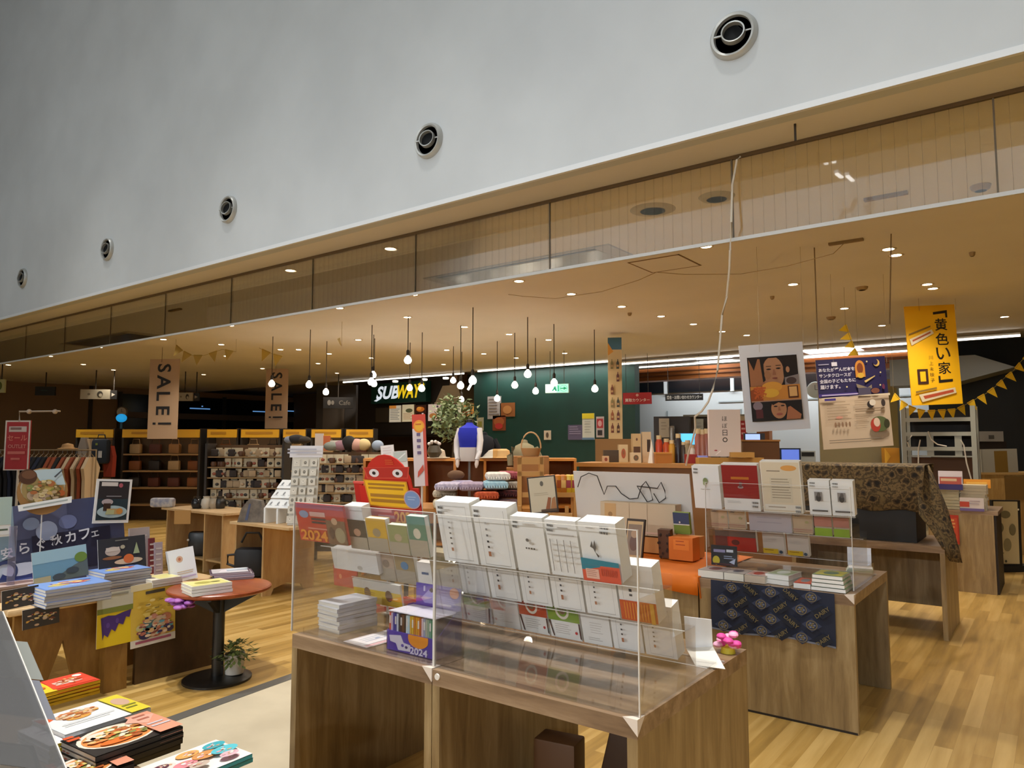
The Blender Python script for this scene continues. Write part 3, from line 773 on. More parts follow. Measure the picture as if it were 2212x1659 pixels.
# ================================================================ clear acrylic book stands, seen from behind
def acrylic_stand(label, x0, x1, y0, tiers, top, base_y, parts=True, seat=TH+.004):
    """tiers: list of (y, z) of the book bottoms, highest first; books lean towards the viewer"""
    c = (x0+x1)/2; a = (x1-x0)/2
    t = thing('acrylic_stand', label, 'book stand', (c, y0, seat))
    m = MB(); m.box((-a, 0, 0), (a, .004, top-seat), ACRYL); m.build('rear_sheet', t)
    m = MB()
    for s in (-1, 1): m.box((s*a-.002, -.001, 0), (s*a+.002, .005, top-seat), ACRYL_EDGE)
    m.box((-a, -.001, top-seat-.002), (a, .005, top-seat), ACRYL_EDGE)
    m.build('rear_edge', t)
    m = MB(); m.box((-a, .006, 0), (a, base_y-y0, .003), ACRYL); m.box((-a, base_y-y0-.002, 0), (a, base_y-y0+.001, .0035), ACRYL_EDGE); m.build('base_sheet', t)
    for y, z in tiers:
        m = MB(); yy = y-y0; zz = z-seat
        m.box((-a, yy-.02, zz-.005), (a, yy+.075, zz-.002), ACRYL); m.box((-a, yy+.072, zz-.002), (a, yy+.075, zz+.035), ACRYL)
        m.box((-a, yy-.021, zz-.0045), (a, yy-.019, zz-.002), ACRYL_EDGE)
        m.build('tier', t)
    for s in (-1, 1):
        m = MB(); ys = [q[0]-y0 for q in tiers]; zs = [q[1]-seat for q in tiers]
        pts = [(.006, .004)]+[(.006, zs[0]-.006)]
        for k in range(len(ys)):
            pts.append((ys[k]+.072, zs[k]-.006))
            if k+1 < len(ys): pts.append((ys[k]+.072, zs[k+1]-.006))
        pts.append((ys[-1]+.072, .004))
        m.prismx(pts, s*a-.0015-(.002 if s > 0 else -.002), s*a+.0015-(.002 if s > 0 else -.002), ACRYL); m.build('end_plate', t)
    return t
ROWS = [(2.20, 1.082), (2.385, .918), (2.57, .752)]
acrylic_stand('clear acrylic book stand on the left half of the front table', -2.725, -1.885, 2.03, ROWS, 1.288, 2.72)
acrylic_stand('clear acrylic book stand on the right half of the front table, full of white planners', -1.88, -1.046, 2.03, ROWS, 1.283, 2.72)
ROWB = [(4.55, 1.125), (4.73, .985), (4.91, .82)]
acrylic_stand('clear acrylic book stand on the rear table behind the dark blue cloth', -1.80, -.955, 4.42, ROWB, 1.30, 5.05)
# ---------------------------------------------------------------- books
PAGE = M('e9e6de', .7)
def book(name, label, cat, x0px, x1px, ypx, htop, Y, z, th=.03, pitch=15, base='e9e7e2', art=None, group=None, roll=0, w=None, page=None, yaw=0):
    """a book or box that leans towards the viewer; htop: pixel row of its upper edge"""
    a = W(x0px, ypx, Y=Y); b = W(x1px, ypx, Y=Y)
    w = w or abs(b.x-a.x)
    k = fwd(a)/FPX
    h = (ypx-htop)*k/math.cos(R(pitch))*1.0
    t = thing(name, label, cat, ((a.x+b.x)/2, Y, z), group=group, rot=(Matrix.Rotation(R(yaw), 4, 'Z') @ Matrix.Rotation(R(pitch), 4, 'X') @ Matrix.Rotation(R(roll), 4, 'Y')).to_euler())
    m = MB(); m.box((-w/2+.001, 0, 0), (w/2-.001, .0025, h), M(base, .45))
    if art: art(Sheet(m, w-.002, h, .0005, .45))
    m.build('cover', t)
    m = MB(); m.box((-w/2+.002, .003, .001), (w/2-.002, th-.003, h-.001), page or PAGE); m.build('page_block', t)
    m = MB(); m.box((-w/2+.001, th-.0025, 0), (w/2-.001, th, h), M(base, .45)); m.build('front_cover', t)
    return t
def barcode(s, u=.06, v=.88, w=.17):
    for k in range(2):
        vv = v-k*.075; s.r(u, vv, u+w, vv+.045, 'cfccc6')
        for i in range(9): s.r(u+w*(i+.1)/9, vv, u+w*(i+.35+.4*((i*7) % 3)/2)/9, vv+.04, '2e2c2c')
def framed(s):
    barcode(s); s.r(.2, .07, .205, .95, '8d8884').r(.2, .07, .93, .075, '8d8884').r(.925, .07, .93, .95, '8d8884').r(.2, .945, .93, .95, '8d8884')
    for i, v in enumerate((.66, .57, .48, .4, .31)): s.r(.36, v+.008, .415, v+.036, ('b0aca8', '8f8a86', '6a6664', '4a4644', '6a6460')[i])
    s.r(.355, .21, .42, .265, 'b07a58').l(.24, .85, .5, .9, 2, 'b7b2ac', .4)
def framed2(s):
    barcode(s, .05, .9, .16); s.r(.22, .06, .226, .96, '7d7874').r(.94, .06, .946, .96, '7d7874').r(.22, .055, .946, .06, '7d7874')
    for i, v in enumerate((.72, .62, .52, .42, .33)): s.r(.37, v+.006, .43, v+.04, ('b9b4ae', '8f8a86', '6a6664', '3c3836', '4a4440')[i])
    s.r(.365, .2, .44, .28, 'a86c48')
def small_flower(s):
    barcode(s); s.l(.42, .86, .85, .9, 2, 'c6bfb6').e_(.5, .6, .05, .03, '6c655e').e_(.6, .55, .05, .025, 'b9b2aa').r(.42, .44, .47, .47, '4c4642').r(.5, .44, .55, .47, '4c4642').r(.58, .44, .64, .47, '4c4642').r(.67, .44, .72, .47, '4c4642')
def striped(s):
    barcode(s, .06, .88, .22); s.l(.45, .86, .8, .9, 1, 'b9b4ad').r(.1, .75, .95, .77, 'b2aca6')
    for u in (.15, .38, .6, .82): s.r(u, .1, u+.02, .68, '7c7672').l(u+.05, .2, u+.18, .6, 4, 'd2cdc6', .25)
def orange_band(s):
    barcode(s, .58, .9, .24); s.l(.25, .9, .5, .93, 1, 'b9b4ad').p([(.3, .6), (.36, .7), (.38, .6), (.44, .72), (.46, .6), (.42, .5), (.38, .57)], '5b5652').p([(.42, .52), (.52, .45), (.48, .42)], '4a4642')
    s.r(0, 0, 1, .28, 'd9583c').p([(0, .28), (1, .28), (1, .36), (0, .4)], '2b7f93').p([(.0, .28), (.5, .28), (.5, .26), (.1, .2), (0, .2)], '2b7f93').r(.1, .05, .45, .22, 'e6b7a4').l(.13, .07, .42, .2, 4, 'b98272', .3)
    for i in range(8): s.r(.52+.055*i, .12, .545+.055*i, .24, 'b8452c')
def comb_band(s):
    s.r(.12, .38, .96, .96, 'e6e2dc').r(.12, .38, .125, .96, '8d8884').r(.3, .52, .38, .57, '3a3634').r(.3, .44, .38, .48, '5a5450')
    s.r(0, 0, 1, .36, 'c4551e')
    for i in range(9): s.r(.12+.08*i, .03, .145+.08*i, .33, 'dd8a2a')
    s.r(.84, 0, .95, .36, 'd0962c')
def animal(s):
    s.e_(.45, .82, .16, .1, 'a39c96').e_(.45, .74, .18, .06, '8a8480').l(.1, .1, .9, .14, 1, 'd2cdc6')
def mug(col):
    def f(s):
        s.r(0, .36, 1, 1, col).ring(.48, .58, .22, .18, .3, 'e6ddcc').e_(.48, .58, .1, .08, '8a6a4c').p([(.0, .36), (.06, .36), (.14, .03), (.1, .03)], '4a2a20').p([(.95, .36), (1, .36), (1, .03), (.96, .06)], '4a2a20')
        s.l(.2, .08, .75, .3, 5, 'b7b0a8', .25).e_(.86, .16, .04, .03, 'b8322c')
    return f
def plainlogo(s):
    s.e_(.5, .82, .05, .04, 'b2aca6').l(.3, .2, .8, .45, 5, 'c8c2bb', .25).l(.2, .06, .7, .14, 2, 'b7b0a8', .3)
T1 = [(961, 1035, 1209, 1082, .075, framed, 'tall white planner with a framed cover, first in the top row of the front stand'),
      (1039, 1115, 1215, 1088, .075, framed2, 'tall white planner with a framed cover and a dark title, second in the top row'),
      (1120, 1189, 1227, 1111, .045, small_flower, 'white planner with a tiny grey emblem, third in the top row'),
      (1193, 1261, 1235, 1117, .04, striped, 'white planner with four dark upright lines, fourth in the top row'),
      (1265, 1347, 1247, 1124, .085, orange_band, 'thick white planner with a teal and orange band, last in the top row')]
for x0, x1, y1, y0, th, art, lab in T1: book('planner_book', lab, 'planner', x0, x1, y1, y0, ROWS[0][0], ROWS[0][1], th if th < .07 else .066, 15, art=art, group='white planners on the front stand')
T2 = [(1001, 1060, 1271, 1152, .05, framed, 'white planner first in the middle row, beside the tan box'),
      (1063, 1127, 1282, 1160, .05, framed2, 'white planner second in the middle row, under the two tall ones'),
      (1131, 1194, 1292, 1170, .05, framed, 'white planner third in the middle row, under the tiny emblem'),
      (1197, 1265, 1304, 1180, .05, framed2, 'white planner fourth in the middle row, under the upright lines'),
      (1269, 1340, 1316, 1192, .05, framed, 'white planner fifth in the middle row, under the teal and orange band'),
      (1344, 1424, 1334, 1215, .07, comb_band, 'thick white planner with an orange striped band, last in the middle row')]
for x0, x1, y1, y0, th, art, lab in T2: book('planner_book', lab, 'planner', x0, x1, y1, y0, ROWS[1][0], ROWS[1][1], min(th, .066), 15, art=art, group='white planners on the front stand')
T3 = [(1072, 1126, 1362, 1262, .03, animal, 'white planner with a grey animal drawing in the lowest row'),
      (1128, 1189, 1372, 1270, .03, mug('b84a24'), 'white planner with a red block and a cream ring in the lowest row'),
      (1191, 1259, 1384, 1280, .03, mug('7d9a34'), 'white planner with a green block and a cream ring in the lowest row'),
      (1262, 1324, 1396, 1292, .03, plainlogo, 'plain white planner right of the green block in the lowest row'),
      (1327, 1393, 1408, 1300, .05, framed2, 'white framed planner last but one in the lowest row'),
      (1396, 1465, 1420, 1310, .066, framed, 'white framed planner at the right end of the lowest row')]
for x0, x1, y1, y0, th, art, lab in T3: book('planner_book', lab, 'planner', x0, x1, y1, y0, ROWS[2][0], ROWS[2][1], th, 15, art=art, group='white planners on the front stand')
book('planner_box', 'tan slipcase box first in the middle row, left of the white planners', 'box', 938, 998, 1264, 1185, ROWS[1][0], ROWS[1][1], .05, 15, 'b09a72', lambda s: s.r(0, 0, 1, .45, '8d7a63').r(0, .9, 1, 1, 'c2ad84'), page=M('b8a888'))
book('clear_case', 'violet tinted see-through case in the lowest row, left of the animal planner', 'case', 1002, 1066, 1344, 1262, ROWS[2][0], ROWS[2][1], .03, 15, '8a7688', lambda s: s.r(0, .6, 1, 1, '6f62a4').r(.82, 0, .93, .8, '8a2a34'))
# left half of the stand
def two024(s, a, b, c, d, col, bold=.03): s.t('2024', a, b, c, d, col, bold, keep=False)
def card2024(s):
    s.r(0, 0, 1, 1, 'c43a28').r(.0, .88, 1, 1, 'a8506a').e_(.17, .72, .1, .1, '8c96b4').r(.3, .68, .62, .8, 'd7a89c').l(.32, .46, .66, .64, 2, '463436', .6, .1).r(.22, .34, .66, .38, 'd88a78')
    s.r(.62, 0, 1, .62, '7d5a44').e_(.8, .6, .06, .09, 'c9a484').e_(.88, .25, .1, .2, 'a39474').e_(.72, .3, .05, .16, '5a3a30'); two024(s, .06, .04, .62, .32, 'e8932c')
board('display_card', 'red 2024 card standing at the left end of the front stand', 'display card', (650, 1088, 752, 1172), Y=2.16, yaw=0, pitch=14, base='c43a28', art=card2024, t=.012)
book('book', 'white book with its cut edge up, left end of the top row', 'book', 757, 795, 1175, 1092, 2.2, 1.10, .05, 14, 'e2e2e0')
for x0, x1, y1, y0, col, c2, lab, row in ((760, 798, 1180, 1118, '3c2f2a', 'b98e74', 'dark brown notebook with a small figure, top row left', 0), (800, 843, 1186, 1116, 'd8a818', '9c8a6a', 'yellow notebook in the top row of the left stand', 0),
        (846, 888, 1190, 1128, '8f9560', 'b7a286', 'olive green notebook in the top row of the left stand', 0), (890, 930, 1196, 1110, '3f7d68', 'd8d0bc', 'teal notebook at the right end of the left top row', 0),
        (823, 858, 1245, 1182, 'b7a18c', '8a7868', 'beige notebook right of the white box in the middle row', 1), (860, 902, 1252, 1186, 'a08a5e', '3f7dae', 'brown and blue notebook in the middle row', 1)):
    Y, z = ROWS[row]
    book('notebook', lab, 'notebook', x0, x1, y1, y0, Y, z, .03, 14, col, (lambda c2: lambda s: s.r(0, .0, 1, .42, 'a89c8a').e_(.5, .58, .2, .13, c2))(c2), group='notebooks on the left stand')
book('notebook', 'white notebook lying at an angle right of the blue one', 'notebook', 905, 936, 1266, 1215, 2.385, .918, .04, 10, 'e9e7e2', lambda s: s.r(.3, .5, .8, .6, '3a5a8a'))
book('planner_box', 'wide white box at the left end of the middle row', 'box', 722, 820, 1240, 1196, 2.35, .945, .12, 14, 'dcdad6', lambda s: s.e_(.6, .2, .06, .1, 'b7b2aa'), page=M('e2e0dc'))
def leaf(s): s.r(0, 0, 1, .62, 'e0bd1e').r(0, .62, 1, 1, 'd8d2ca').e_(.3, .45, .07, .25, '7a5a48').e_(.75, .45, .07, .25, '6a4a3c').l(.08, .12, .5, .5, 4, 'b98c14', .25)
board('leaflet', 'white and yellow leaflet under the wide white box', 'leaflet', (768, 1256, 868, 1305), Y=2.45, yaw=0, pitch=12, art=leaf, t=.01)
board('display_card', 'plain red backing card low behind the purple box', 'display card', (785, 1295, 1010, 1345), Y=2.66, yaw=0, pitch=8, base='b8322a', t=.006)
board('display_card', 'red pennant card at the left of the yellow leaflet', 'display card', (722, 1225, 772, 1268), Y=2.49, yaw=0, pitch=5, base='bd4a34', t=.006, art=lambda s: s.e_(.3, .5, .06, .12, 'd88a60'))
p = W(740, 1330, z=TH); p.x = -2.62
m = MB(); m.tube([(0, 0, 0), (0, 0, .22)], .006, M('cfcac2', .3)); m.lathe([(0, .001), (.03, .001), (.03, .006), (0, .006)], M('cfcac2', .3), 16); o = m.build('card_stem', None, (p.x, 2.5, TH+.001)); tag(o, 'thin metal stem holding the red pennant card', 'stem')
board('display_card', 'red strip along the foot of the right stand', 'display card', (1085, 1352, 1265, 1392), Y=2.70, yaw=0, pitch=5, base='c8483c', t=.006)
# tall red arch display
def arch(name, label):
    a = W(803, 1190, Y=2.3); b = W(918, 1190, Y=2.3); k = fwd(a)/FPX
    w = abs(b.x-a.x)*1.12; h = (1188-988)*k
    t = thing(name, label, 'display board', ((a.x+b.x)/2-.01, 2.30, W(860, 1188, Y=2.30).z), rot=(R(11), 0, 0))
    z1 = h*.66; r = w*.40
    pts = [(-w/2, 0), (w/2, 0), (w/2, z1), (r, z1)]+[(r*math.cos(R(q)), z1+(h-z1)*math.sin(R(q))) for q in range(15, 166, 15)]+[(-r, z1), (-w/2, z1)]
    m = MB(); m.prism(pts, 0, .006, M('c4281c', .45)); s = Sheet(m, w, h, .0006, .45)
    s.p([(.12, .86), (.9, .88), (.86, .76), (.16, .74)], 'd24a36').p([(.14, .855), (.88, .873), (.84, .77), (.18, .752)], 'b52a20').e_(.3, .805, .085, .042, 'e6d9d6').e_(.7, .81, .085, .042, 'e6d9d6').e_(.3, .805, .03, .018, '2a1e1e').e_(.7, .81, .03, .018, '2a1e1e')
    s.l(.52, .89, .66, .95, 3, 'd2562c', .5)
    s.p([(.1, .735), (.84, .73), (.88, .45), (.16, .45)], 'd28a2a').p([(.13, .725), (.82, .72), (.85, .465), (.18, .465)], 'ecb41c').l(.18, .62, .8, .7, 2, 'a8741c', .55, .06).l(.2, .48, .8, .59, 2, 'a8741c', .62, .06)
    s.e_(.9, .55, .135, .095, 'c99aa0').e_(.9, .55, .12, .085, '7d94bc').l(.83, .53, .98, .58, 2, 'aebcd4', .3)
    s.l(.14, .39, .55, .43, 1, 'e08a86', .8).l(.3, .33, .62, .37, 1, 'c58a92', .8); s.t('2024', .58, .29, .95, .42, 'e6a03c', .03, keep=False)
    m.build('front_board', t)
    m = MB(); m.box((-w*.62, .008, 0), (-w*.47, .014, h*.7), M('b8241a', .5)); m.box((-w*.62, .004, h*.68), (-w*.2, .014, h*.7), M('d8564a', .5)); m.build('side_flap', t)
    return t
arch('display_board', 'tall red arched board with a yellow panel and round eyes in the front stand')
# white stack of booklets at the left front corner
def lying(name, label, cat, c, rz, w, l, h, cover, spine=None, art=None, group=None, page=None):
    """a flat lying book: spine along its local -y side"""
    t = thing(name, label, cat, c, rz, group)
    m = MB(); m.box((-w/2+.002, -l/2+.003, .0015), (w/2-.003, l/2-.003, h-.0015), page or PAGE); m.build('page_block', t)
    m = MB(); m.box((-w/2, -l/2, h-.0015), (w/2, l/2, h), M(cover, .35)); m.box((-w/2, -l/2, 0), (w/2, l/2, .0015), M(cover, .35)); m.box((-w/2, -l/2, 0), (w/2, -l/2+.002, h), M(spine or cover, .35))
    if art:
        m.T = Matrix.Translation((0, 0, h)) @ Matrix.Rotation(R(-90), 4, 'X')
        art(Sheet(m, w, l, .0005, .35, z0=-l/2))
        m.T = Matrix()
    m.build('cover', t)
    return t
base = lying('booklet', 'pale grey booklet in the small pile at the left front corner of the table', 'booklet', (0, 0, 0), 0, .21, .15, .017, 'c6c9d2', 'aeb4c4', group='booklets piled on the front table')
F = First(base)
for i in range(7):
    F((-2.585+rnd.uniform(-.004, .004), 2.225+rnd.uniform(-.004, .004), TH+.002+.0176*i), R(86+rnd.uniform(-2, 2)), ('white topped booklet, uppermost of the small pile at the left front corner of the table' if i == 6 else None))
m = MB(); s = None; m.box((-.12, -.075, 0), (.12, .075, .0015), M('efe6ea', .4)); m.T = Matrix.Translation((0, 0, .0015)) @ Matrix.Rotation(R(-90), 4, 'X'); sh = Sheet(m, .24, .15, .0004, .4, z0=-.075); sh.r(.03, .04, .97, .18, 'e7b9c0').r(.03, .2, .97, .9, 'f6f2f4').l(.2, .35, .8, .75, 3, 'b9c4dc', .3).e_(.5, .5, .05, .06, 'a7b9d8')
o = m.build('notice_card', None, (-2.325, 2.165, TH+.005), R(88)); tag(o, 'pink edged white notice lying on the front table left of the purple box', 'card')
# purple pen display box
PUR = M('4a34a4', .4)
t = thing('pen_box', 'purple display box of slim coloured notebooks with an orange disc and 2024', 'display box', (-2.055, 2.16, TH+.005), R(0))
w, l, h = .265, .15, .155
m = MB(); m.box((-w/2, -l/2, 0), (w/2, l/2, .004), PUR); m.box((-w/2, -l/2, .004), (w/2, -l/2+.003, .075), PUR)
m.prismx([(-l/2, .004), (l/2, .004), (l/2, h), (l/2-.03, h), (-l/2, .07)], w/2-.003, w/2, PUR); m.prismx([(-l/2, .004), (l/2, .004), (l/2, h), (l/2-.03, h), (-l/2, .07)], -w/2, -w/2+.003, PUR)
m.box((-w/2, l/2-.003, .004), (w/2, l/2, h), PUR)
s = Sheet(m, w, .075, .0005, .4, y=-l/2); s.p([(.06, .75), (.3, .85), (.36, .5), (.5, .45), (.5, .12), (.25, .08), (.2, .4), (.08, .45)], 'd6d0e0').e_(.34, .35, .03, .08, '4a34a4').e_(.42, .3, .03, .07, '2a2068').e_(.66, .8, .2, .42, 'e8901c', 180, 360).r(.46, .78, .86, 1.0, 'e8901c'); s.t('2024', .5, .04, .85, .4, 'd8d2ea', .03, keep=False)
m.T = Matrix.Translation((w/2, 0, 0)) @ Matrix.Rotation(R(90), 4, 'Z'); s = Sheet(m, l, .15, .0005, .4); s.p([(.25, .5), (.7, .6), (.75, .25), (.5, .12), (.28, .2)], '8f84c0'); m.T = Matrix()
m.build('tray', t)
m = MB(); m.box((-w/2+.02, l/2-.006, h), (w/2, l/2-.002, h+.085), PUR); s = Sheet(m, w-.02, .085, .0005, .4, x0=-w/2+.02, z0=h, y=l/2-.006)
s.p([(.12, .3), (.3, .75), (.42, .6), (.8, .5), (.92, .2), (.5, .12), (.2, .1)], '8f88c8').e_(.86, .75, .1, .25, 'd8742c').p([(.3, .72), (.36, .86), (.42, .72), (.36, .62)], '1e1a30').r(.18, .65, .22, .9, 'b7b0d8').r(.5, .1, .8, .2, 'cfc8e0'); m.build('header_card', t)
m = MB(); m.box((-w/2+.004, -l/2+.005, .147), (w/2-.004, l/2-.008, .15), M('e6e2ee', .4)); m.build('top_sheet', t)
cols = 'd85a4a c8b8d0 3c3a9a 3a3a90 cfd4e0 2a2630 4a2a1c 6b4422 3a2c20 cfdfe4 b8d0d8 d8a818 e0b82a c87818 d89a1c e0941c b85a1c d8c0c8 9aa0b8 b0b4a0 8ea890 5f9a80 4a8a6a 7d8a9a'.split()
cn = 'coral,lilac,blue,violet blue,pale blue,black,dark brown,brown,umber,pale aqua,light blue,mustard,yellow,ochre,amber,orange,rust,pink,grey blue,sage grey,sage green,sea green,dark green,olive grey'.split(',')
for i, c in enumerate(cols):
    x = -w/2+.008+i*(w-.016)/len(cols)
    m = MB(); m.box((x, -l/2+.006, .006), (x+.0088, l/2-.012, .142), M(c, .4)); m.box((x+.001, -l/2+.0055, .1), (x+.0078, -l/2+.006, .13), M('e9e3dc', .5) if i % 3 == 0 else M(c, .4))
    o = m.build('notebook', None, t.location); tag(o, 'slim %s notebook, %s from the left in the purple display box' % (cn[i], ORD[i]), 'notebook', 'slim notebooks in the purple box')
    o
# white folded card and pink paper flower at the right end
t = thing('folded_card', 'bent white card standing at the right end of the front table', 'card')
P = [W(1478, 1331, Y=2.70), W(1537, 1338, Y=2.70), W(1540, 1397, Y=2.74), W(1482, 1400, Y=2.74)]
m = MB(); m.poly(P, M('eef0f4', .5)); o = m.build('upright_sheet', t); o.modifiers.new('thick', 'SOLIDIFY').thickness = .002
m = MB(); m.poly([P[3], P[2], W(1567, 1446, Y=2.62), W(1502, 1438, Y=2.62)], M('e6e0d4', .5)); o = m.build('lower_sheet', t); o.modifiers.new('thick', 'SOLIDIFY').thickness = .002
t = thing('paper_flower', 'pink and yellow paper flower at the back right corner of the front table', 'paper flower', (-1.085, 2.86, TH+.001))
m = MB()
for i in range(14):
    a = i*2.4; m.ball((.022*math.cos(a)*(1+i*.06), .022*math.sin(a)*(1+i*.06), .03+.012*(i % 4)), .02, 'dd4a9c' if i % 3 else 'eeb0cc', 1, 1, .6, 8)
m.build('petals', t); m = MB(); m.lathe([(0, 0), (.03, 0), (.025, .022), (0, .03)], M('d8c83a', .6), 10); m.build('base', t)
# wooden easel pieces stored under the table
t = thing('folded_easel', 'dark folded wooden easel stored under the right half of the front table', 'easel', (-1.44, 2.62, 0), R(10))
m = MB(); m.T = Matrix.Translation((0, 0, .02)) @ Matrix.Rotation(R(14), 4, 'Y'); m.rbox((-.13, -.02, 0), (.13, .02, .60), M('3a2416', .5), .01); m.build('board', t)
m = MB(); m.T = Matrix.Translation((.12, .05, .02)) @ Matrix.Rotation(R(14), 4, 'Y'); m.rbox((0, 0, 0), (.12, .03, .44), M('2e1c12', .5), .01); m.build('leg', t)
m = MB(); m.rbox((-.34, -.07, .004), (-.16, .05, .36), M('5a3a1c', .6), .01); m.build('stand', t)
# ================================================================ goods on the rear acrylic stand
def olive(s): barcode(s, .06, .9, .17); s.e_(.5, .66, .09, .07, '7e8a5c').e_(.46, .6, .05, .05, '97a070').r(.49, .5, .51, .6, '8a7a60').l(.3, .44, .75, .47, 1, 'b7b0a8')
def redbook(s): s.r(0, .26, 1, .97, '8e1a14').l(.25, .66, .75, .72, 1, 'b86a20', .9, .05).e_(.5, .5, .08, .03, '9c8a88').p([(.46, .5), (.54, .5), (.56, .6), (.48, .62)], '6d4a4a').l(.1, .14, .6, .2, 2, 'b7b0a8', .3); barcode(s, .78, .16, .17)
def cream(s): s.r(.02, .02, .98, .98, 'd9c8ac').e_(.72, .87, .2, .055, 'd99a50').l(.16, .78, .62, .82, 1, '8a7a66').r(.22, .2, .78, .68, 'd0c2a8').l(.26, .25, .74, .66, 8, '9a8a74', .3, .15).r(.05, .05, .95, .16, 'dcd4c6').l(.14, .07, .6, .12, 1, 'a89a88'); barcode(s, .82, .1, .14)
def photo(s): barcode(s, .08, .9, .26); s.r(.3, .42, .66, .68, '8a8480').e_(.48, .5, .12, .1, '3a3634').e_(.5, .6, .08, .07, '5a5450').l(.15, .1, .9, .16, 1, '5a5450', .8, .1)
def tanb(s): barcode(s, .1, .85, .3); s.r(0, .2, 1, .24, 'b98a78').r(0, .12, 1, .15, 'b98a78').e_(.75, .55, .1, .06, 'a8a070')
def pinkgreen(s): barcode(s, .12, .9, .36); s.r(0, .36, 1, .72, 'b87a6a').r(0, 0, 1, .3, '8fae2c')
def darkred(s): s.r(0, .7, 1, 1, 'a89074').r(.3, 0, 1, .5, 'b02c1c').e_(.5, .3, .1, .1, '5a1c18').r(0, 0, .3, .5, '4a4038')
def yband(s): barcode(s, .1, .9, .22); s.l(.1, .45, .7, .6, 3, 'c2bab0', .3).r(.02, .04, .72, .22, 'd8b01e').l(.1, .13, .6, .18, 1, '8a5a1c').e_(.85, .12, .08, .06, '3a4a5a')
for x0, x1, y1, y0, th, base, art, lab, row in (
        (1502, 1560, 1100, 1010, .05, 'e6e4e2', olive, 'white book with a small olive tree, left end of the rear stand top row', 0), (1566, 1644, 1102, 1004, .045, 'e2ddd8', redbook, 'dark red and white book in the top row of the rear stand', 0),
        (1650, 1736, 1108, 1000, .05, 'e6dfd2', cream, 'tall cream book with an orange oval in the top row of the rear stand', 0), (1750, 1797, 1116, 1043, .05, 'e8e6e2', photo, 'white booklet with a portrait photo, left of a pair in the rear top row', 0),
        (1799, 1848, 1119, 1045, .055, 'e8e6e2', photo, 'white booklet with a portrait photo, right of a pair in the rear top row', 0),
        (1538, 1574, 1150, 1105, .03, 'c8b090', tanb, 'tan booklet first in the middle row of the rear stand', 1), (1576, 1612, 1151, 1105, .03, 'c8b090', tanb, 'tan booklet second in the middle row of the rear stand', 1),
        (1620, 1712, 1158, 1108, .03, 'b9b0b4', lambda s: s.l(.2, .2, .8, .8, 3, 'a89fa6', .2), 'lilac grey plain booklet in the middle row of the rear stand', 1),
        (1715, 1757, 1160, 1112, .03, 'c2aa8c', tanb, 'tan booklet right of the lilac one in the rear middle row', 1), (1762, 1800, 1168, 1112, .03, 'c8b498', pinkgreen, 'pink and green booklet, left of a pair in the rear middle row', 1), (1803, 1838, 1171, 1114, .03, 'c8b498', pinkgreen, 'pink and green booklet, right of a pair in the rear middle row', 1),
        (1548, 1636, 1208, 1150, .04, '6a5c50', darkred, 'brown book with a red label in the lowest rear row', 2), (1650, 1697, 1211, 1155, .04, 'cfc0b0', yband, 'pale booklet with a yellow band, left of a pair in the lowest rear row', 2), (1703, 1750, 1213, 1158, .04, 'cfc0b0', yband, 'pale booklet with a yellow band, right of a pair in the lowest rear row', 2)):
    book('book', lab, 'book', x0, x1, y1, y0, ROWB[row][0], ROWB[row][1], th, 11, base, art, group='books on the rear stand')
# black hand written card and flat books in front
def blackcard(s): s.r(0, 0, 1, 1, '17161c').l(.1, .62, .55, .8, 1, '8f8ab0', .8, .0).l(.6, .6, .95, .82, 1, 'd0d4e0', .6).e_(.2, .25, .14, .22, 'c8b42a').l(.5, .3, .95, .5, 2, '9aa4c0', .4).r(.1, .05, .9, .12, '4a1c24').p([(.7, .2), (.95, .4), (.9, .1)], 'b0b8d0')
board('display_card', 'black card with white brush writing on the rear table', 'display card', (1537, 1180, 1592, 1222), Y=4.46, yaw=4, art=blackcard, t=.006, base='17161c')
def flat_px(label, x0, x1, ybot, h, Y0, depth, cover, n=0, z=TH+.004, group='flat books on the rear table', art=None, rz=0, spine=None):
    a = W(x0, ybot, Y=Y0); b = W(x1, ybot, Y=Y0)
    return lying('book', label, 'book', ((a.x+b.x)/2, Y0+depth/2, z), R(rz), abs(b.x-a.x), depth, h, cover, spine or 'dcd9d0', art, group)
def leafart(c1, c2): return lambda s: s.r(.05, .1, .95, .9, c1).e_(.5, .5, .25, .3, c2)
zb = TH+.002
for lab, x0, x1, n, cov, sp, c1, c2 in (('pale thick book at the left front of the rear table', 1508, 1562, 1, 'cfc6be', 'd8d4ca', 'b8a8a4', '8a5a58'), ('pale thick book under the black card', 1564, 1606, 1, 'cfc6be', 'dcd8cc', 'c0b8b0', '6a6a70'), ('cream book right of the black card', 1608, 1652, 1, 'e2dcd4', 'c4b4a2', 'c8a098', 'b04a3c')):
    flat_px(lab, x0, x1, 1240, .045, 4.325, .17, cov, art=leafart(c1, c2), spine=sp, z=zb)
for i in range(2): flat_px('blue spined book, %s of the small pile on the rear table' % ('lower', 'upper')[i], 1656, 1708, 1240, .028, 4.36, .2, 'e2e4dc', z=zb+.0285*i, art=leafart('a8b890', 'dfe8e0'), spine='e6e6e2', rz=-6)
flat_px('red covered book right of the blue spined pile', 1712, 1748, 1250, .03, 4.325, .19, 'c8483a', z=zb, art=leafart('d86a50', '8a8a90'), spine='e6e6e2', rz=3)
for i in range(4): flat_px('white edged book with a green cover, %s of the pile at the right front' % ('lowest', 'second', 'third', 'top')[i], 1752+i, 1826-i*2, 1262, .021, 4.325+.004*i, .19, '8aa078', z=zb+.0215*i, art=leafart('c8c04a', '6a8a6a'), spine='eceae4')
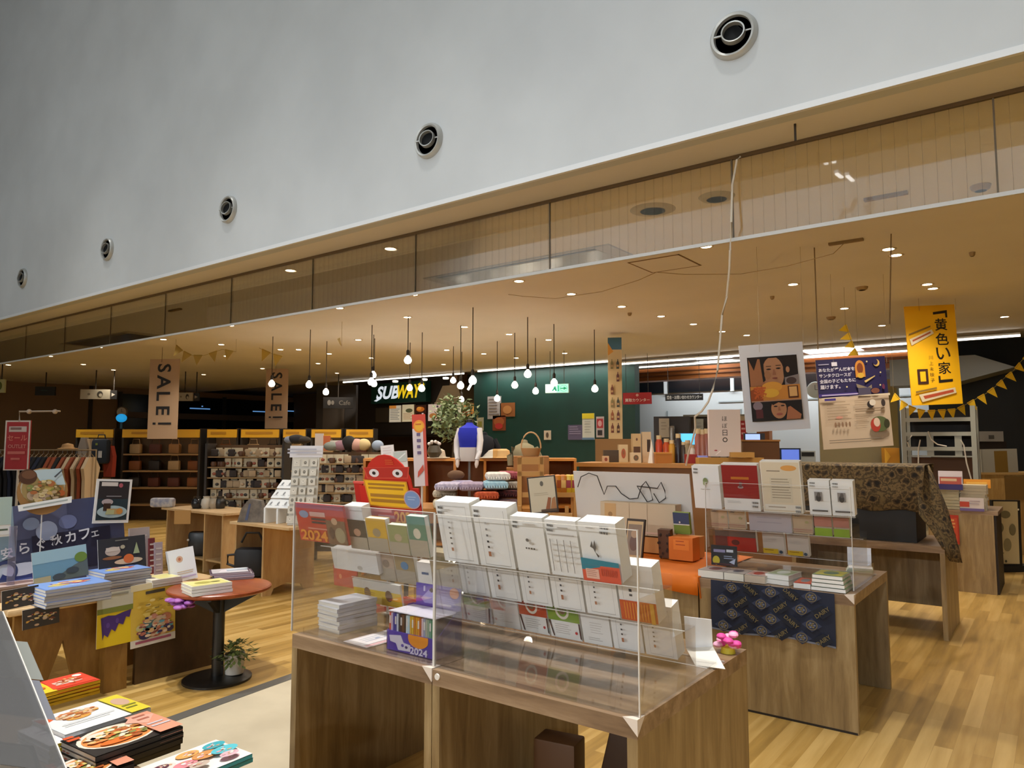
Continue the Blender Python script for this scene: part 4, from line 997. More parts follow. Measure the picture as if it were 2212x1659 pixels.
# papers at the right end of the rear table
t = thing('paper_stack', 'loose pile of patterned paper at the right end of the rear table', 'paper', (-1.06, 5.14, TH+.001), R(12))
m = MB()
for i in range(5): m.box((-.09+.004*i, -.07+.006*(i % 3), .006*i), (.06+.006*(i % 2), .06, .006*i+.005), M(('d8dccc', 'c2ccb0', 'e6e8ea', 'd0d8c4', 'eef0f4')[i], .6))
m.build('sheets', t); m = MB(); m.box((-.08, .062, 0), (.06, .067, .14), M('e9ecf4', .5)); m.build('upright_sheet', t)
# dark blue patterned cloth with DAIRY emblems
NAVY = M('20263a', .85)
a = W(1533, 1250, Y=4.27); b = W(1801, 1287, Y=4.27)
x0, x1 = a.x, b.x; wv = x1-x0
t = thing('printed_cloth', 'dark blue cloth with gold dairy emblems hanging on the front of the rear table', 'cloth', (x0, 4.292, .728))
n = 40; vs = []; fs = []
def drape(u, v):  # u along, v down
    return (u*wv, -.006-.006*math.sin(u*23+v*2)*v-.01*v*(1-v)-.004*math.sin(u*9), -v*.285-.008*math.sin(u*7)*v)
for j in range(13):
    for i in range(n+1): vs.append(drape(i/n, j/12))
for j in range(12):
    for i in range(n):
        q = j*(n+1)+i; fs.append((q, q+n+1, q+n+2, q+1))
m = MB(); m.add(vs, fs, NAVY, True)
m.add([(drape(i/n, .965)[0], drape(i/n, .965)[1]-.004, drape(i/n, .965)[2]) for i in range(n+1)]+[(drape(i/n, 1)[0], drape(i/n, 1)[1]-.004, drape(i/n, 1)[2]) for i in range(n+1)], [(i, n+1+i, n+2+i, i+1) for i in range(n)], M('6f7688', .6)); GOLD = M('776a46', .7); SIL = M('6a7084', .7)
for i in range(-1, 9):
    for j in range(-1, 5):
        cx = (i+.5*(j % 2))*.112+.02; cz = -.03-j*.075
        if not (.03 < cx < wv-.03 and -.27 < cz < -.01): continue
        y = drape(cx/wv, -cz/.285)[1]-.012
        m.poly([(cx-.054, y+.002, cz), (cx, y+.002, cz-.037), (cx+.054, y+.002, cz), (cx, y+.002, cz+.037)], M('323a54' if (i+j) % 2 else '181d2c', .85))
        if (i+j) % 2 == 0:
            m.t('DAIRY', cx-.045, cz-.014, cx+.045, cz+.014, y, GOLD, .01, rot=38 if j % 2 else -38)
        else:
            s2 = Sheet(m, 1, 1, 0, .7, x0=0, z0=0, y=y); s2.ring(cx, cz, .03, .026, .14, GOLD)
            for q in range(6): m.e(cx+.014*math.cos(q*1.05), cz+.012*math.sin(q*1.05), .007, .005, y, GOLD if q % 2 else SIL, 8)
            m.e(cx, cz, .006, .006, y, GOLD, 8)
m.build('cloth', t)
# ================================================================ orange cloth table
OR = M('e07414', .6)
x0, x1 = -2.69, -1.80
t = thing('orange_cloth', 'bright orange cloth spread over the table left of the dark blue cloth', 'cloth', (x0, 4.28, TH))
n = 24; vs = []; fs = []
prof = [(0, -.09), (-.002, -.045), (.0, -.01), (.01, .004), (.06, .006), (.3, .005), (.6, .006), (.9, .005), (1.0, .006)]
for j, (y, z) in enumerate(prof):
    for i in range(n+1):
        u = i/n
        vs.append((u*(x1-x0), y-.004-(.006*math.sin(u*19) if z < 0 else 0), z+(.004*abs(math.sin(u*11+j)) if z > 0 else -.012*math.sin(u*8)*(j == 0))))
for j in range(len(prof)-1):
    for i in range(n):
        q = j*(n+1)+i; fs.append((q, q+1, q+n+2, q+n+1))
m = MB(); m.add(vs, fs, OR, True); o = m.build('cloth', t); o.modifiers.new('thick', 'SOLIDIFY').thickness = .002
m = MB(); m.add([(x1-x0, -.003, .006), (x1-x0+.012, .0, -.12), (x1-x0+.012, .25, -.1), (x1-x0, .3, .008)], [(0, 1, 2, 3)], OR); o = m.build('side_fall', t); o.modifiers.new('thick', 'SOLIDIFY').thickness = .002
zt = TH+.018
def obox(name, label, cat, x0, x1, ybot, ytop, Y, depth, col, art=None, z=None, group=None, pitch=0):
    return board(name, label, cat, (x0, ytop, x1, ybot), Y=Y, yaw=0, t=depth, base=col, art=art, pitch=pitch, group=group, edge=col)
def seat(o, z): o.location.z = z; return o
o = obox('carton', 'orange carton on the orange cloth beside the dark patterned packet', 'carton', 1445, 1496, 1200, 1152, 4.75, .12, 'd8721c', lambda s: s.r(.2, .45, .85, .9, 'e8842c').l(.3, .55, .7, .85, 2, 'b8521c', .3)); seat(o, zt)
o = obox('carton', 'dark brown speckled packet standing on the orange cloth', 'carton', 1424, 1450, 1198, 1138, 4.78, .05, '5a3a24', lambda s: [s.e_(rnd.random(), rnd.random(), .08, .05, '2c1c14') for _ in range(14)], pitch=6); seat(o, zt)
def framepic(s): s.r(0, 0, 1, 1, '3a2a1c').r(.06, .04, .94, .94, 'c9a878').r(.12, .1, .88, .86, '8a7460').e_(.5, .4, .25, .2, '6a4a3c').e_(.5, .62, .2, .1, 'b09070')
o = board('framed_picture', 'dark framed picture leaning on the orange cloth', 'picture', (1348, 1130, 1386, 1215), Y=4.6, yaw=0, pitch=-12, art=framepic, t=.02, base='3a2a1c'); seat(o, zt)
# tall white panel with black cord, seen over the front stand
def pale(s): s.r(0, .0, 1, .36, 'd9c4a6').l(.0, .36, 1, .37, 1, 'efe9e2', 1, 0)
wp = board('white_panel', 'large white panel leaning behind the front stand with a black cord over it', 'panel', (1247, 989, 1494, 1150), Y=5.12, yaw=0, pitch=9, base='d4cec8', art=None, t=.008)
wp.location.z = zt
pts = [(1248, 1052), (1255, 1030), (1272, 1022), (1290, 1028), (1298, 1050), (1305, 1068), (1312, 1050), (1330, 1050), (1342, 1066), (1360, 1078), (1378, 1076), (1386, 1050), (1395, 1040), (1404, 1055), (1410, 1080), (1398, 1084), (1384, 1062), (1376, 1050)]
cp = [W(x, y, Y=4.93+.001*i+.12*(y-1000)/100) for i, (x, y) in enumerate(pts)]
pts2 = [(1410, 1080), (1420, 1055), (1428, 1042), (1436, 1060), (1438, 1076), (1424, 1086), (1412, 1066)]
cp += [W(x, y, Y=4.95+.12*(y-1000)/100) for x, y in pts2[1:]]
wire('power_cord', 'black power cord hanging in loops on the white panel', cp, .004, '2e2a2a', 'cord')
def cart(s): s.r(0, 0, 1, 1, 'cbb596').r(.06, .1, .22, .95, 'c9a06c').e_(.14, .6, .03, .08, 'a07a4c').r(.4, .0, .404, 1, '8a7458').r(.64, 0, .644, 1, '8a7458').r(0, .06, 1, .12, 'd9b9a4')
o = board('book_row', 'row of plain beige slipcases below the white panel', 'slipcase', (1296, 1085, 1456, 1152), Y=4.95, yaw=0, t=.1, base='cbb596', art=cart); seat(o, zt+.12)
m = MB(); m.box((-.42, -.02, 0), (.3, .16, .11), M('c98a4a', .6)); o = m.build('carton', None, (W(1376, 1150, Y=4.95).x+.05, 4.96, zt)); tag(o, 'low orange brown carton carrying the beige slipcases', 'carton')
def bluegreen(s): s.r(0, .0, 1, .42, '7d8e3a').r(0, .42, 1, .47, 'e2ddd0').r(0, .47, 1, 1, '3f4a68').e_(.4, .55, .05, .05, 'd9d0c0')
o = obox('book', 'book with a blue photo and a green band right of the beige slipcases', 'book', 1457, 1491, 1136, 1090, 4.9, .03, '7d8e3a', bluegreen, pitch=10); seat(o, zt+.16)
m = MB(); m.box((-.09, -.02, 0), (.12, .1, .145), M('c98a4a', .6)); o = m.build('carton', None, (o.location.x, 4.9, zt)); tag(o, 'orange brown carton under the book with the blue photo', 'carton')
# ================================================================ left wooden tables (X facing)
HT = .60
LX = -4.80
t = thing('wooden_table', 'brown wooden display table at the left edge, carrying the blue cafe poster', 'table', (0, 0, 0))
m = MB(); m.rbox((-6.3, 1.66, HT-.04), (LX, 2.33, HT), PINE_H, .012); m.build('table_top', t)
m = MB(); m.prismx([(1.72, 0), (1.86, 0), (1.985, .36), (2.08, 0), (2.2, 0), (2.2, HT-.04), (1.72, HT-.04)], LX-.10, LX-.07, BROWN_V); m.build('side_panel', t)
m = MB(); m.prismx([(2.2, 0), (2.34, 0), (2.33, HT-.04), (2.2, HT-.04)], LX-.12, LX-.0, BROWN_V); m.build('end_leg', t)
m = MB(); m.box((-6.2, 1.72, 0), (-6.17, 2.3, HT-.04), BROWN_V); m.build('back_panel', t)
t = thing('wooden_table', 'brown wooden display table behind the round pedestal table', 'table', (0, 0, 0))
m = MB(); m.rbox((-5.35, 2.36, HT-.04), (LX, 2.97, HT), PINE_H, .012); m.build('table_top', t)
m = MB(); m.box((LX-.05, 2.40, 0), (LX-.02, 2.96, HT-.04), wood('dark_board', '3f2c18', '4d3720', '5b4428', (5, 5, 1.4))); m.build('side_panel', t)
m = MB(); m.box((-5.3, 2.4, 0), (-5.27, 2.93, HT-.04), BROWN_V); m.build('back_panel', t)
def lb(name, label, cat, box, X, art, base='f2f2ee', roll=0, pitch=0, t=.006, z=None, yaw=90, group=None):
    o = board(name, label, cat, box, X=X, yaw=yaw, t=t, base=base, art=art, roll=roll, pitch=pitch, group=group)
    if z is not None: o.location.z = z
    return o
def cafe(s):
    s.r(0, 0, 1, 1, '4d5374').r(0, .62, 1, 1, '5d6488').r(.55, .5, 1, 1, '474d70').r(0, 0, .16, .4, 'c4cfe0').p([(.0, .4), (.16, .45), (.16, 1), (0, 1)], '8fa9bc')
    s.r(.28, .2, .88, .64, '282842').e_(.39, .68, .08, .11, 'a9b8dc').e_(.55, .75, .07, .08, '6f7aa8').e_(.28, .78, .06, .07, '8ea0c4')
    s.e_(.22, .16, .19, .2, '2c3a78').e_(.2, .3, .14, .07, 'c8d0e4').ring(.08, .3, .09, .12, .3, '384470').e_(.22, .17, .16, .03, '4a5a98')
    for c, u, v in zip('安らぐ秋カフェ', (.05, .17, .29, .40, .51, .62, .72), (.50, .525, .545, .56, .57, .58, .58)): s.t(c, u, v-.06, u+.1 if c != 'ェ' else u+.06, v+.06 if c != 'ェ' else v+.03, 'e6e8f2', .02, rot=5)
lb('cafe_poster', 'large blue poster with a cup and white cafe lettering standing on the left table', 'poster', (0, 1068, 282, 1252), -5.25, cafe, '4d5374', roll=-3.5, pitch=-6, t=.02, z=HT)
def sea(s): s.r(0, 0, 1, 1, '6f9cb8').r(0, .62, 1, 1, '9cc0d0').p([(.3, 0), (1, 0), (1, .55), (.75, .4), (.5, .2)], '5d6a6c').e_(.88, .62, .12, .16, '6c8a3c').e_(.45, .12, .12, .1, '44505c').r(0, 0, .3, .2, 'b0aa8c').e_(.7, .25, .12, .1, '3f4a54')
lb('photo_card', 'seaside photo card leaning before the blue poster', 'photo card', (76, 1182, 192, 1248), -5.08, sea, roll=-4, pitch=-8, t=.004, z=HT+.085)
def cups(s): s.r(0, 0, 1, 1, '2a2c34').e_(.3, .6, .16, .14, 'b8aaa0').r(.16, .6, .44, .72, 'c9bcb0').e_(.28, .4, .2, .05, '8a5a3a').e_(.62, .25, .3, .09, 'c8b49c').e_(.62, .32, .11, .14, 'cf6a34').p([(.72, .45), (.86, .45), (.8, .8)], '9aa884').l(.35, .86, .7, .93, 1, '7a7a74').e_(.5, .7, .05, .06, 'b0a890')
lb('photo_card', 'dark photo card with a cup and a cake behind the blue book piles', 'photo card', (215, 1170, 316, 1238), -5.06, cups, roll=-1, pitch=-8, t=.004, z=HT+.1)
def plate(s):
    s.e_(.5, .5, .5, .5, '9c7444').e_(.5, .6, .44, .38, 'b8b09a').e_(.5, .56, .42, .34, 'a08a58').p([(.3, .95), (.85, .98), (.95, .62), (.5, .62)], 'b7ccd6').e_(.2, .82, .18, .16, '4f3222').e_(.22, .86, .14, .09, '6d4a34')
    for u, v, r, c in ((.3, .42, .12, 'b49c84'), (.52, .4, .11, 'c9b09c'), (.6, .6, .16, 'c2ab62'), (.8, .52, .1, 'b87a3c'), (.7, .48, .08, '8a9a4a'), (.42, .58, .1, '8d7a4a'), (.24, .58, .07, '7d8a4c'), (.86, .44, .07, 'b05a2c')): s.e_(u, v, r, r*.9, c)
    s.food(.5, .5, .38, .26, 'b49c7c c9b48c 8a7a44 a8683c d0c090 6d5a34 c0a060 9a8a58', 46, .2, 3)
    s.p([(.7, .8), (.86, .95), (.88, .93), (.73, .78)], '4c5058')
    s.p([(.02, .1), (1.06, .22), (1.07, .36), (.0, .23)], 'eef2f4').p([(.1, .155), (.98, .27), (.98, .3), (.1, .19)], 'a9b4b4')
def round_board(name, label, cat, box, X, art, z):
    c = W((box[0]+box[2])/2, box[3], X=X); k = fwd(c)/FPX
    w = (box[2]-box[0])*k*.9; h = (box[3]-box[1])*k
    m = MB(); m.prism([(w/2*math.cos(R(q)), h/2+h/2*math.sin(R(q))) for q in range(0, 360, 15)], 0, .006, M('8f6a3c')); art(Sheet(m, w, h, .0007))
    o = m.build(name, None, (c.x, c.y, c.z), rot=(Matrix.Rotation(R(90), 4, 'Z') @ Matrix.Rotation(R(-6), 4, 'X')).to_euler()); tag(o, label, cat); return o
rb = round_board('food_card', 'round card with a bowl of food and a white caption strip, above the blue poster', 'display card', (38, 1012, 147, 1112), -5.2, plate, 0)
m = MB(); m.tube([(0, 0, 0), (0, 0, max(.05, rb.location.z-HT+.02))], .004, M('d9d9d9', .3)); m.lathe([(0, 0), (.03, 0), (.03, .004), (0, .004)], M('d9d9d9', .3), 14); o = m.build('card_stem', None, (-5.215, rb.location.y, HT+.001)); tag(o, 'clear stem carrying the round food card', 'stem')
def mag(s):
    s.r(0, 0, 1, 1, 'e9ebee').r(.07, .07, .93, .95, '26242c').r(.07, .07, .93, .55, '1c3440').l(.14, .83, .6, .93, 1, 'd6d2d2', .9, .05).e_(.68, .86, .06, .05, 'b05a6c').l(.3, .58, .8, .62, 1, '9a9aa2').e_(.5, .26, .42, .14, 'a9c2cc').e_(.34, .48, .16, .07, 'b6aab0').r(.24, .28, .44, .45, '3a2620').r(.34, .2, .66, .33, 'c0a06a').e_(.7, .27, .09, .07, 'c88a44').p([(.3, .2), (.55, .2), (.55, .3), (.34, .3)], 'b4b88c')
o = lb('magazine_card', 'white framed magazine page with a cake plate, clipped to the blue poster', 'display card', (200, 1037, 277, 1130), -5.236, mag, roll=3.5, t=.004)
lb('photo_card', 'pale card with a green photo at the far left of the left table', 'display card', (-20, 1076, 22, 1160), -5.236, lambda s: s.r(0, .3, 1, 1, 'b8d0cc').r(.0, .05, 1, .25, 'e9ecec').l(.4, .1, .9, .2, 1, '5a6a5a'))
m = MB(); m.box((-.005, -.02, 0), (.005, .02, .44), glassy('lilac_acrylic', 'e6e2f2', .03, haze=.12)); o = m.build('clear_post', None, (-5.12, W(28, 1160, X=-5.12).y, HT)); tag(o, 'narrow clear upright strip before the blue poster', 'strip')
def disp(name, label, cat, box, X, col, art=None, roll=0, z=HT, t=.03): return lb(name, label, cat, box, X, art, col, roll, -4, t, z)
disp('display_card', 'pale grey upright panel behind the round food card', 'panel', (86, 1003, 150, 1080), -5.6, 'c2c4c0', lambda s: s.l(.6, .4, .95, .6, 2, 'b0bcc4', .3), z=HT)
o = disp('display_card', 'cream slanted card with grey figures right of the food card', 'panel', (148, 1018, 192, 1080), -5.7, 'b9ad94', lambda s: s.e_(.3, .6, .06, .16, '8a8474').e_(.65, .72, .05, .12, '8a8474'), roll=4, z=HT)
disp('display_card', 'pale green see-through display at the far left edge', 'panel', (-25, 972, 44, 1080), -5.9, 'b9c6c0', lambda s: s.p([(0, .78), (.6, .95), (1, .8), (1, .98), (0, .98)], '7c9a6a').r(0, .45, 1, .75, 'a8bcbc').e_(.6, .3, .08, .08, '5a6a60').r(0, .0, 1, .42, 'a39c94'), z=HT)
# book piles on the left table
def pile(lab, X, Y, w, l, n, h, cover, spine, art, rz=90, top_lab=None, z0=HT, group='book piles on the left table', jit=.004):
    b = lying('book', lab, 'book', (X, Y, z0+.001), R(rz), w, l, h, cover, spine, art, group)
    F = First(b)
    for i in range(n):
        o = F((X+rnd.uniform(-jit, jit), Y+rnd.uniform(-jit, jit), z0+.001+i*(h+.0006)), R(rz+rnd.uniform(-1, 1)), top_lab if (top_lab and i == n-1) else None)
    return b
def bluebook(s): s.r(.02, .02, .98, .98, '7d9cd8').e_(.55, .6, .22, .16, 'e0b86a').e_(.62, .52, .15, .14, 'd0706a').e_(.3, .4, .16, .1, 'd8c878').e_(.8, .75, .1, .08, '5f80c4').food(.5, .5, .34, .24, 'e0b86a d0706a e8d890 c85a60 f0e0b0 9ab0e0', 22, .22, 11).l(.1, .1, .6, .2, 2, 'c6d4ee', .4)
p = W(150, 1262, z=HT+.10)
pile('blue and yellow picture book in the left pile below the seaside card', p.x, p.y, .36, .27, 6, .017, '6f8fd0', 'a7a6aa', bluebook, top_lab='blue and yellow picture book on top of the pile below the seaside card')
p = W(258, 1232, z=HT+.11)
pile('blue and yellow picture book in the right pile below the cup photo', p.x, p.y, .30, .24, 7, .0165, '6f8fd0', 'a7a6aa', bluebook, top_lab='blue and yellow picture book on top of the pile below the cup photo')
def brownbook(s): s.r(.05, .05, .95, .95, 'c9b0a8').e_(.5, .5, .3, .25, '8a6a5c').l(.1, .7, .9, .9, 2, 'd8ccc6', .3)
p = W(38, 1258, z=HT+.09)
pile('brown and pink magazine in the pile at the far left', p.x, p.y, .34, .2, 6, .014, 'bfa59c', '9a8478', brownbook, top_lab='brown and pink magazine on top of the pile at the far left')
def dish(s):
    s.r(0, 0, 1, 1, '35302f')
    s.food(.5, .45, .46, .4, 'b0805c c8a88c d0a042 6a3a2c c9b8a8 8a4a3c e0c890', 40, .14, 4)
    for u, v, c in () and ((.15, .5, 'b0805c'), (.4, .55, 'c8a88c'), (.65, .5, 'd0a042'), (.85, .55, 'c9b8a8'), (.3, .25, '8a4a3c'), (.55, .2, 'a89a8c')): s.e_(u, v, .12, .2, c)
lb('photo_strip', 'dark photo strip of dishes on the side of the far left magazine pile', 'photo strip', (6, 1258, 84, 1298), LX-.03, dish, roll=-3, t=.002, z=HT+.005)
lb('photo_strip', 'small dark photo strip of dishes hanging on the table edge', 'photo strip', (50, 1312, 128, 1353), LX+.003, dish, roll=-3, t=.002)
lb('label_card', 'yellow price card on the side of the blue book pile', 'card', (86, 1280, 134, 1294), W(110, 1280, X=LX-.02).x, lambda s: s.l(.1, .2, .9, .8, 2, 'b8a83a', .3), 'd9c84a', roll=-5, t=.002, z=HT+.012)
p = W(340, 1250, z=HT+.04)
pile('cream book in the low pile above the yellow poster', p.x, p.y+.02, .2, .19, 3, .016, 'e6e0cc', 'c9c8c4', lambda s: s.r(.3, .1, .95, .9, 'e0d890').e_(.2, .5, .12, .2, 'a8988c'), top_lab='cream and yellow book on top of the low pile above the yellow poster')
def grape(s):
    s.r(0, 0, 1, 1, 'e0c31c').r(0, .68, 1, 1, 'c9cac0').r(0, .62, 1, .72, '7a8438').l(.2, .9, .9, .97, 1, '9a9a92').p([(.1, .55), (.3, .58), (.5, .56), (.75, .6), (.95, .62), (.9, .48), (.8, .5), (.72, .36), (.6, .4), (.5, .26), (.4, .32), (.3, .18), (.2, .24), (.16, .14)], '452a78').e_(.3, .4, .05, .05, '5a3f90').e_(.55, .46, .05, .05, '5a3f90')
lb('hanging_poster', 'yellow poster with a purple grape bunch hanging on the left table', 'poster', (209, 1283, 285, 1394), LX+.004, grape, roll=-1, t=.002)
def feast(s):
    s.r(0, 0, 1, 1, 'd8b84a').r(0, .9, 1, 1, 'e2d9b8').r(0, 0, 1, .12, 'd9d3cc').l(.1, .04, .9, .09, 1, 'a85a78', .8)
    s.t('まつり', .3, .78, .78, .88, '2a2420', .02) if False else s.l(.32, .79, .76, .87, 1, '4a443a', .6, .02)
    for u, v, r, c in ((.4, .35, .14, '5f9aa8'), (.62, .32, .16, 'd8c0a4'), (.78, .4, .12, 'c07a5a'), (.55, .2, .16, 'b06a5a'), (.3, .18, .14, '38305c'), (.85, .2, .1, '4a3a5c'), (.2, .3, .1, 'c8c48a'), (.7, .18, .1, 'd0a878'), (.5, .45, .08, 'c88c7a')): s.e_(u, v, r, r*.55, c)
    s.food(.5, .3, .46, .18, 'b06a5a d8c0a4 c07a5a 38305c c8a48c e0c8b0 8a4a4c d0a878 5f9aa8 b8b49a', 70, .16, 5).food(.5, .6, .42, .16, 'dcc468 c8a83a e2cf8a b89a3a', 24, .2, 6)
    for u, v in ((.3, .65), (.6, .7), (.8, .6), (.5, .58)): s.r(u, v, u+.1, v+.015, '7a6a3a')
lb('hanging_poster', 'yellow poster with dishes and a white foot strip hanging left of the round table', 'poster', (284, 1262, 378, 1390), LX+.004, feast, roll=-2.0, t=.002)
# clear leaflet racks right of the blue poster
for lab, bx, X, col in (('clear leaflet rack with grey sheets right of the blue poster', (283, 1082, 326, 1180), -5.35, 'b3aab0'), ('slim dark red leaflet standing right of the clear rack', (325, 1110, 337, 1185), -5.3, '6d2a34'), ('pale lilac booklet standing behind the standing book', (336, 1165, 352, 1240), -5.1, 'a79aa8')):
    lb('leaflet', lab, 'leaflet', bx, X, lambda s: s.l(.1, .1, .9, .85, 5, 'c6bec2', .3), col, pitch=-5, t=.02, z=HT)
# ================================================================ round pedestal table
RC = Vector((-4.50, 2.78, 0))
t = thing('pedestal_table', 'small round table with a red brown top and a black pedestal', 'table', RC)
BLK = M('191714', .35)
m = MB(); m.lathe([(0, 0), (.215, 0), (.215, .014), (.19, .022), (.04, .03), (0, .03)], BLK, 40); m.build('base', t)
m = MB(); m.lathe([(.037, .03), (.037, HT-.045)], BLK, 24); m.build('pole', t)
m = MB(); m.lathe([(0, HT-.03), (.31, HT-.03), (.325, HT-.02), (.325, HT-.006), (.318, HT), (0, HT)], wood('red_brown_top', '7a3416', '8f4420', 'a0552c', (2, 6, 1), .3), 48); m.build('table_top', t)
for a in (45, 135, 225, 315):
    m = MB(); m.T = Matrix.Rotation(R(a), 4, 'Z'); m.prism([(.03, HT-.03), (.26, HT-.03), (.26, HT-.05), (.03, HT-.17)], -.012, .012, BLK); m.build('bracket', t)
def yel(s): s.r(.05, .05, .95, .95, 'e0d88a').e_(.4, .5, .2, .2, 'b0a858').e_(.7, .45, .12, .1, '7d7a4a')
p = W(446, 1262, z=HT+.05)
pile('white and yellow book in the pile at the front of the round table', p.x, p.y, .25, .19, 3, .02, 'e6e2c0', 'e2e2e4', yel, rz=80, top_lab='yellow covered book on top of the pile at the front of the round table', group='books on the round table', jit=.006)
p = W(500, 1242, z=HT+.02)
pile('dark purple edged magazine in the pile at the back of the round table', p.x, p.y, .26, .2, 4, .012, '4a3a50', 'b0a8b4', lambda s: s.r(.05, .05, .95, .95, 'c8c2c6').p([(.2, .2), (.9, .4), (.8, .8), (.3, .7)], 'e4dce2'), rz=62, top_lab='pale magazine on top of the pile at the back of the round table', group='books on the round table', jit=.012)
m = MB(); m.rbox((-.07, -.012, 0), (.07, .012, .012), M('cdd6dc', .4), .004); o = m.build('pen_case', None, (p.x+.02, p.y+.03, HT+.052), R(70)); tag(o, 'slim white case lying on the magazine pile of the round table', 'case')
def stand_book(s): s.r(0, 0, 1, 1, 'dfe0e2').e_(.45, .68, .12, .1, 'c9a48a').e_(.45, .68, .05, .05, 'b0684a').l(.3, .18, .9, .3, 2, 'c8b494', .4).r(.0, 0, .05, 1, 'b6bac2').r(.4, .1, .95, .14, 'b9a8c8')
c = W(398, 1252, z=HT+.01)
t = thing('book', 'white book standing upright on the round table beside the yellow books', 'book', (c.x, c.y, HT+.002), rot=(Matrix.Rotation(R(80), 4, 'Z') @ Matrix.Rotation(R(10), 4, 'Y') @ Matrix.Rotation(R(-14), 4, 'X')).to_euler())
w, h = .175, .22
t.rotation_euler = (Matrix.Rotation(R(62), 4, 'Z') @ Matrix.Rotation(R(-10), 4, 'Y') @ Matrix.Rotation(R(-10), 4, 'X')).to_euler()
m = MB(); m.box((-w/2, 0, 0), (w/2, .002, h), M('e6e6e6', .4)); stand_book(Sheet(m, w, h, .0006, .4)); m.box((-w/2-.0, 0, 0), (-w/2+.002, .034, h), M('ccd0d6', .4)); m.build('cover', t)
m = MB(); m.box((-w/2+.003, .002, .002), (w/2-.003, .032, h-.002), PAGE); m.build('page_block', t)
m = MB()
for i in range(22):
    a = i*2.4; m.ball((.075*math.cos(a)*(i/22), .075*math.sin(a)*(i/22), -.012-.012*(i % 5)), .028, '8a4a98' if i % 2 else 'a060a8', 1.2, 1, .5, 8)
p = W(392, 1284, z=HT); o = m.build('tulle_bow', None, (p.x+.0, p.y, HT-.02)); tag(o, 'crumpled violet tulle at the front edge of the round table', 'tulle')
# plant on the pedestal foot
p = W(500, 1455, z=.03)
t = thing('potted_plant', 'small trailing plant in a pale pot on the foot of the round table', 'potted plant', (p.x, p.y+.02, .03))
m = MB(); m.lathe([(0, 0), (.058, 0), (.066, .125), (.06, .125), (.057, .11), (0, .11)], noisy('glazed_pot', 'a8a59c', 'cfcac0', 8, .35), 24); m.build('pot', t)
m = MB()
LEAF = noisy('leaf_green', '4a5a2a', '77823f', 20, .6)
for i in range(240):
    a = rnd.uniform(0, 6.28); r0 = rnd.uniform(.0, .115); z = .12+rnd.uniform(0, .10)-r0*.5
    c = Vector((r0*math.cos(a), r0*math.sin(a), z)); d = Vector((math.cos(a), math.sin(a), rnd.uniform(-.8, .6))).normalized()*rnd.uniform(.03, .065); q = Vector((-math.sin(a), math.cos(a), 0))*.012
    m.add([c, c+d*.5+q, c+d, c+d*.5-q], [(0, 1, 2, 3)], LEAF)
m.build('foliage', t)
# ================================================================ front left corner: cookery books and a clear stand
FT = .655
t = thing('display_table', 'display table cut off by the lower left corner, under the cookery books', 'display table', (0, 0, 0))
m = MB(); m.box((-3.2, .35, FT-.05), (-1.45, 1.06, FT), WALNUT_H); m.build('table_top', t)
for x in (-3.2, -1.49):
    m = MB(); m.box((x, .37, 0), (x+.04, 1.04, FT-.05), WALNUT_V); m.build('side_panel', t)
def pts_book(lab, corner, w, l, n, h, cover, spine, art, rz, z, group='cookery books in the corner', top=None):
    """corner: pixel of the middle of the top cover"""
    p = W(corner[0], corner[1], z=z+n*h)
    return pile(lab, p.x, p.y, w, l, n, h, cover, spine, art, rz=rz, z0=z, group=group, top_lab=top, jit=.003)
# long side runs away from the viewer (along +y); spine faces +x
def recipe1(s): s.r(0, 0, 1, 1, 'd23c20').r(0, .0, .26, 1, 'efc62a').p([(.22, .1), (.3, 1), (.98, 1), (.98, .1)], 'd8452c').l(.35, .3, .85, .62, 3, 'e9c8b8', .55).e_(.85, .8, .08, .1, 'e8dcd2').food(.6, .5, .28, .28, 'd88a4a e9c8b8 b84a2c e0a868 f0d8c8 c8602c', 30, .2, 9).e_(.12, .4, .06, .08, 'd8762a')
def recipe2(s): s.r(0, 0, 1, 1, 'e6e6e4').p([(0, .62), (0, .95), (.2, .78)], 'dc5a28').e_(.4, .72, .25, .16, 'd9b08a').e_(.36, .55, .14, .1, 'd89c4a').e_(.3, .78, .09, .07, 'c8784a').food(.4, .7, .26, .2, 'd9b08a c8784a e0c8a0 d89c4a b86a3c e6dcc8', 34, .2, 8).l(.1, .2, .8, .36, 2, 'b7bcbf', .25).r(.76, 0, 1, 1, 'd8c838').e_(.88, .62, .09, .2, 'c8a48c').l(.8, .15, .97, .4, 2, '7d7a2c', .45)
def ramen(s):
    s.r(0, 0, 1, 1, '2c2826').e_(.44, .52, .42, .44, 'e6dccb').e_(.44, .5, .38, .38, 'd98c4a').e_(.44, .62, .24, .2, 'c9b08a').e_(.38, .5, .17, .12, '8a8a4a').e_(.5, .6, .08, .06, 'c8cc4a').e_(.3, .7, .13, .1, 'e2d6c6').e_(.56, .78, .12, .1, 'dccdb8').e_(.36, .28, .2, .1, 'd8702c').e_(.6, .4, .09, .08, 'd9622c').food(.44, .52, .36, .36, 'd98c4a e2b87a c9622c 8a8a4a e6d6c0 b8743c d0c070 a85a2c f0dcc0', 60, .17, 7).l(.0, .72, .14, .96, 2, 'd8582a', .7)
    s.r(.72, 0, 1, 1, 'dd9478').p([(.62, .75), (.8, 1), (1, .8), (.8, .5)], 'd8a490').l(.76, .6, .95, .9, 2, 'a8604c', .4).l(.75, .2, .98, .45, 2, 'c8c0c4', .4)
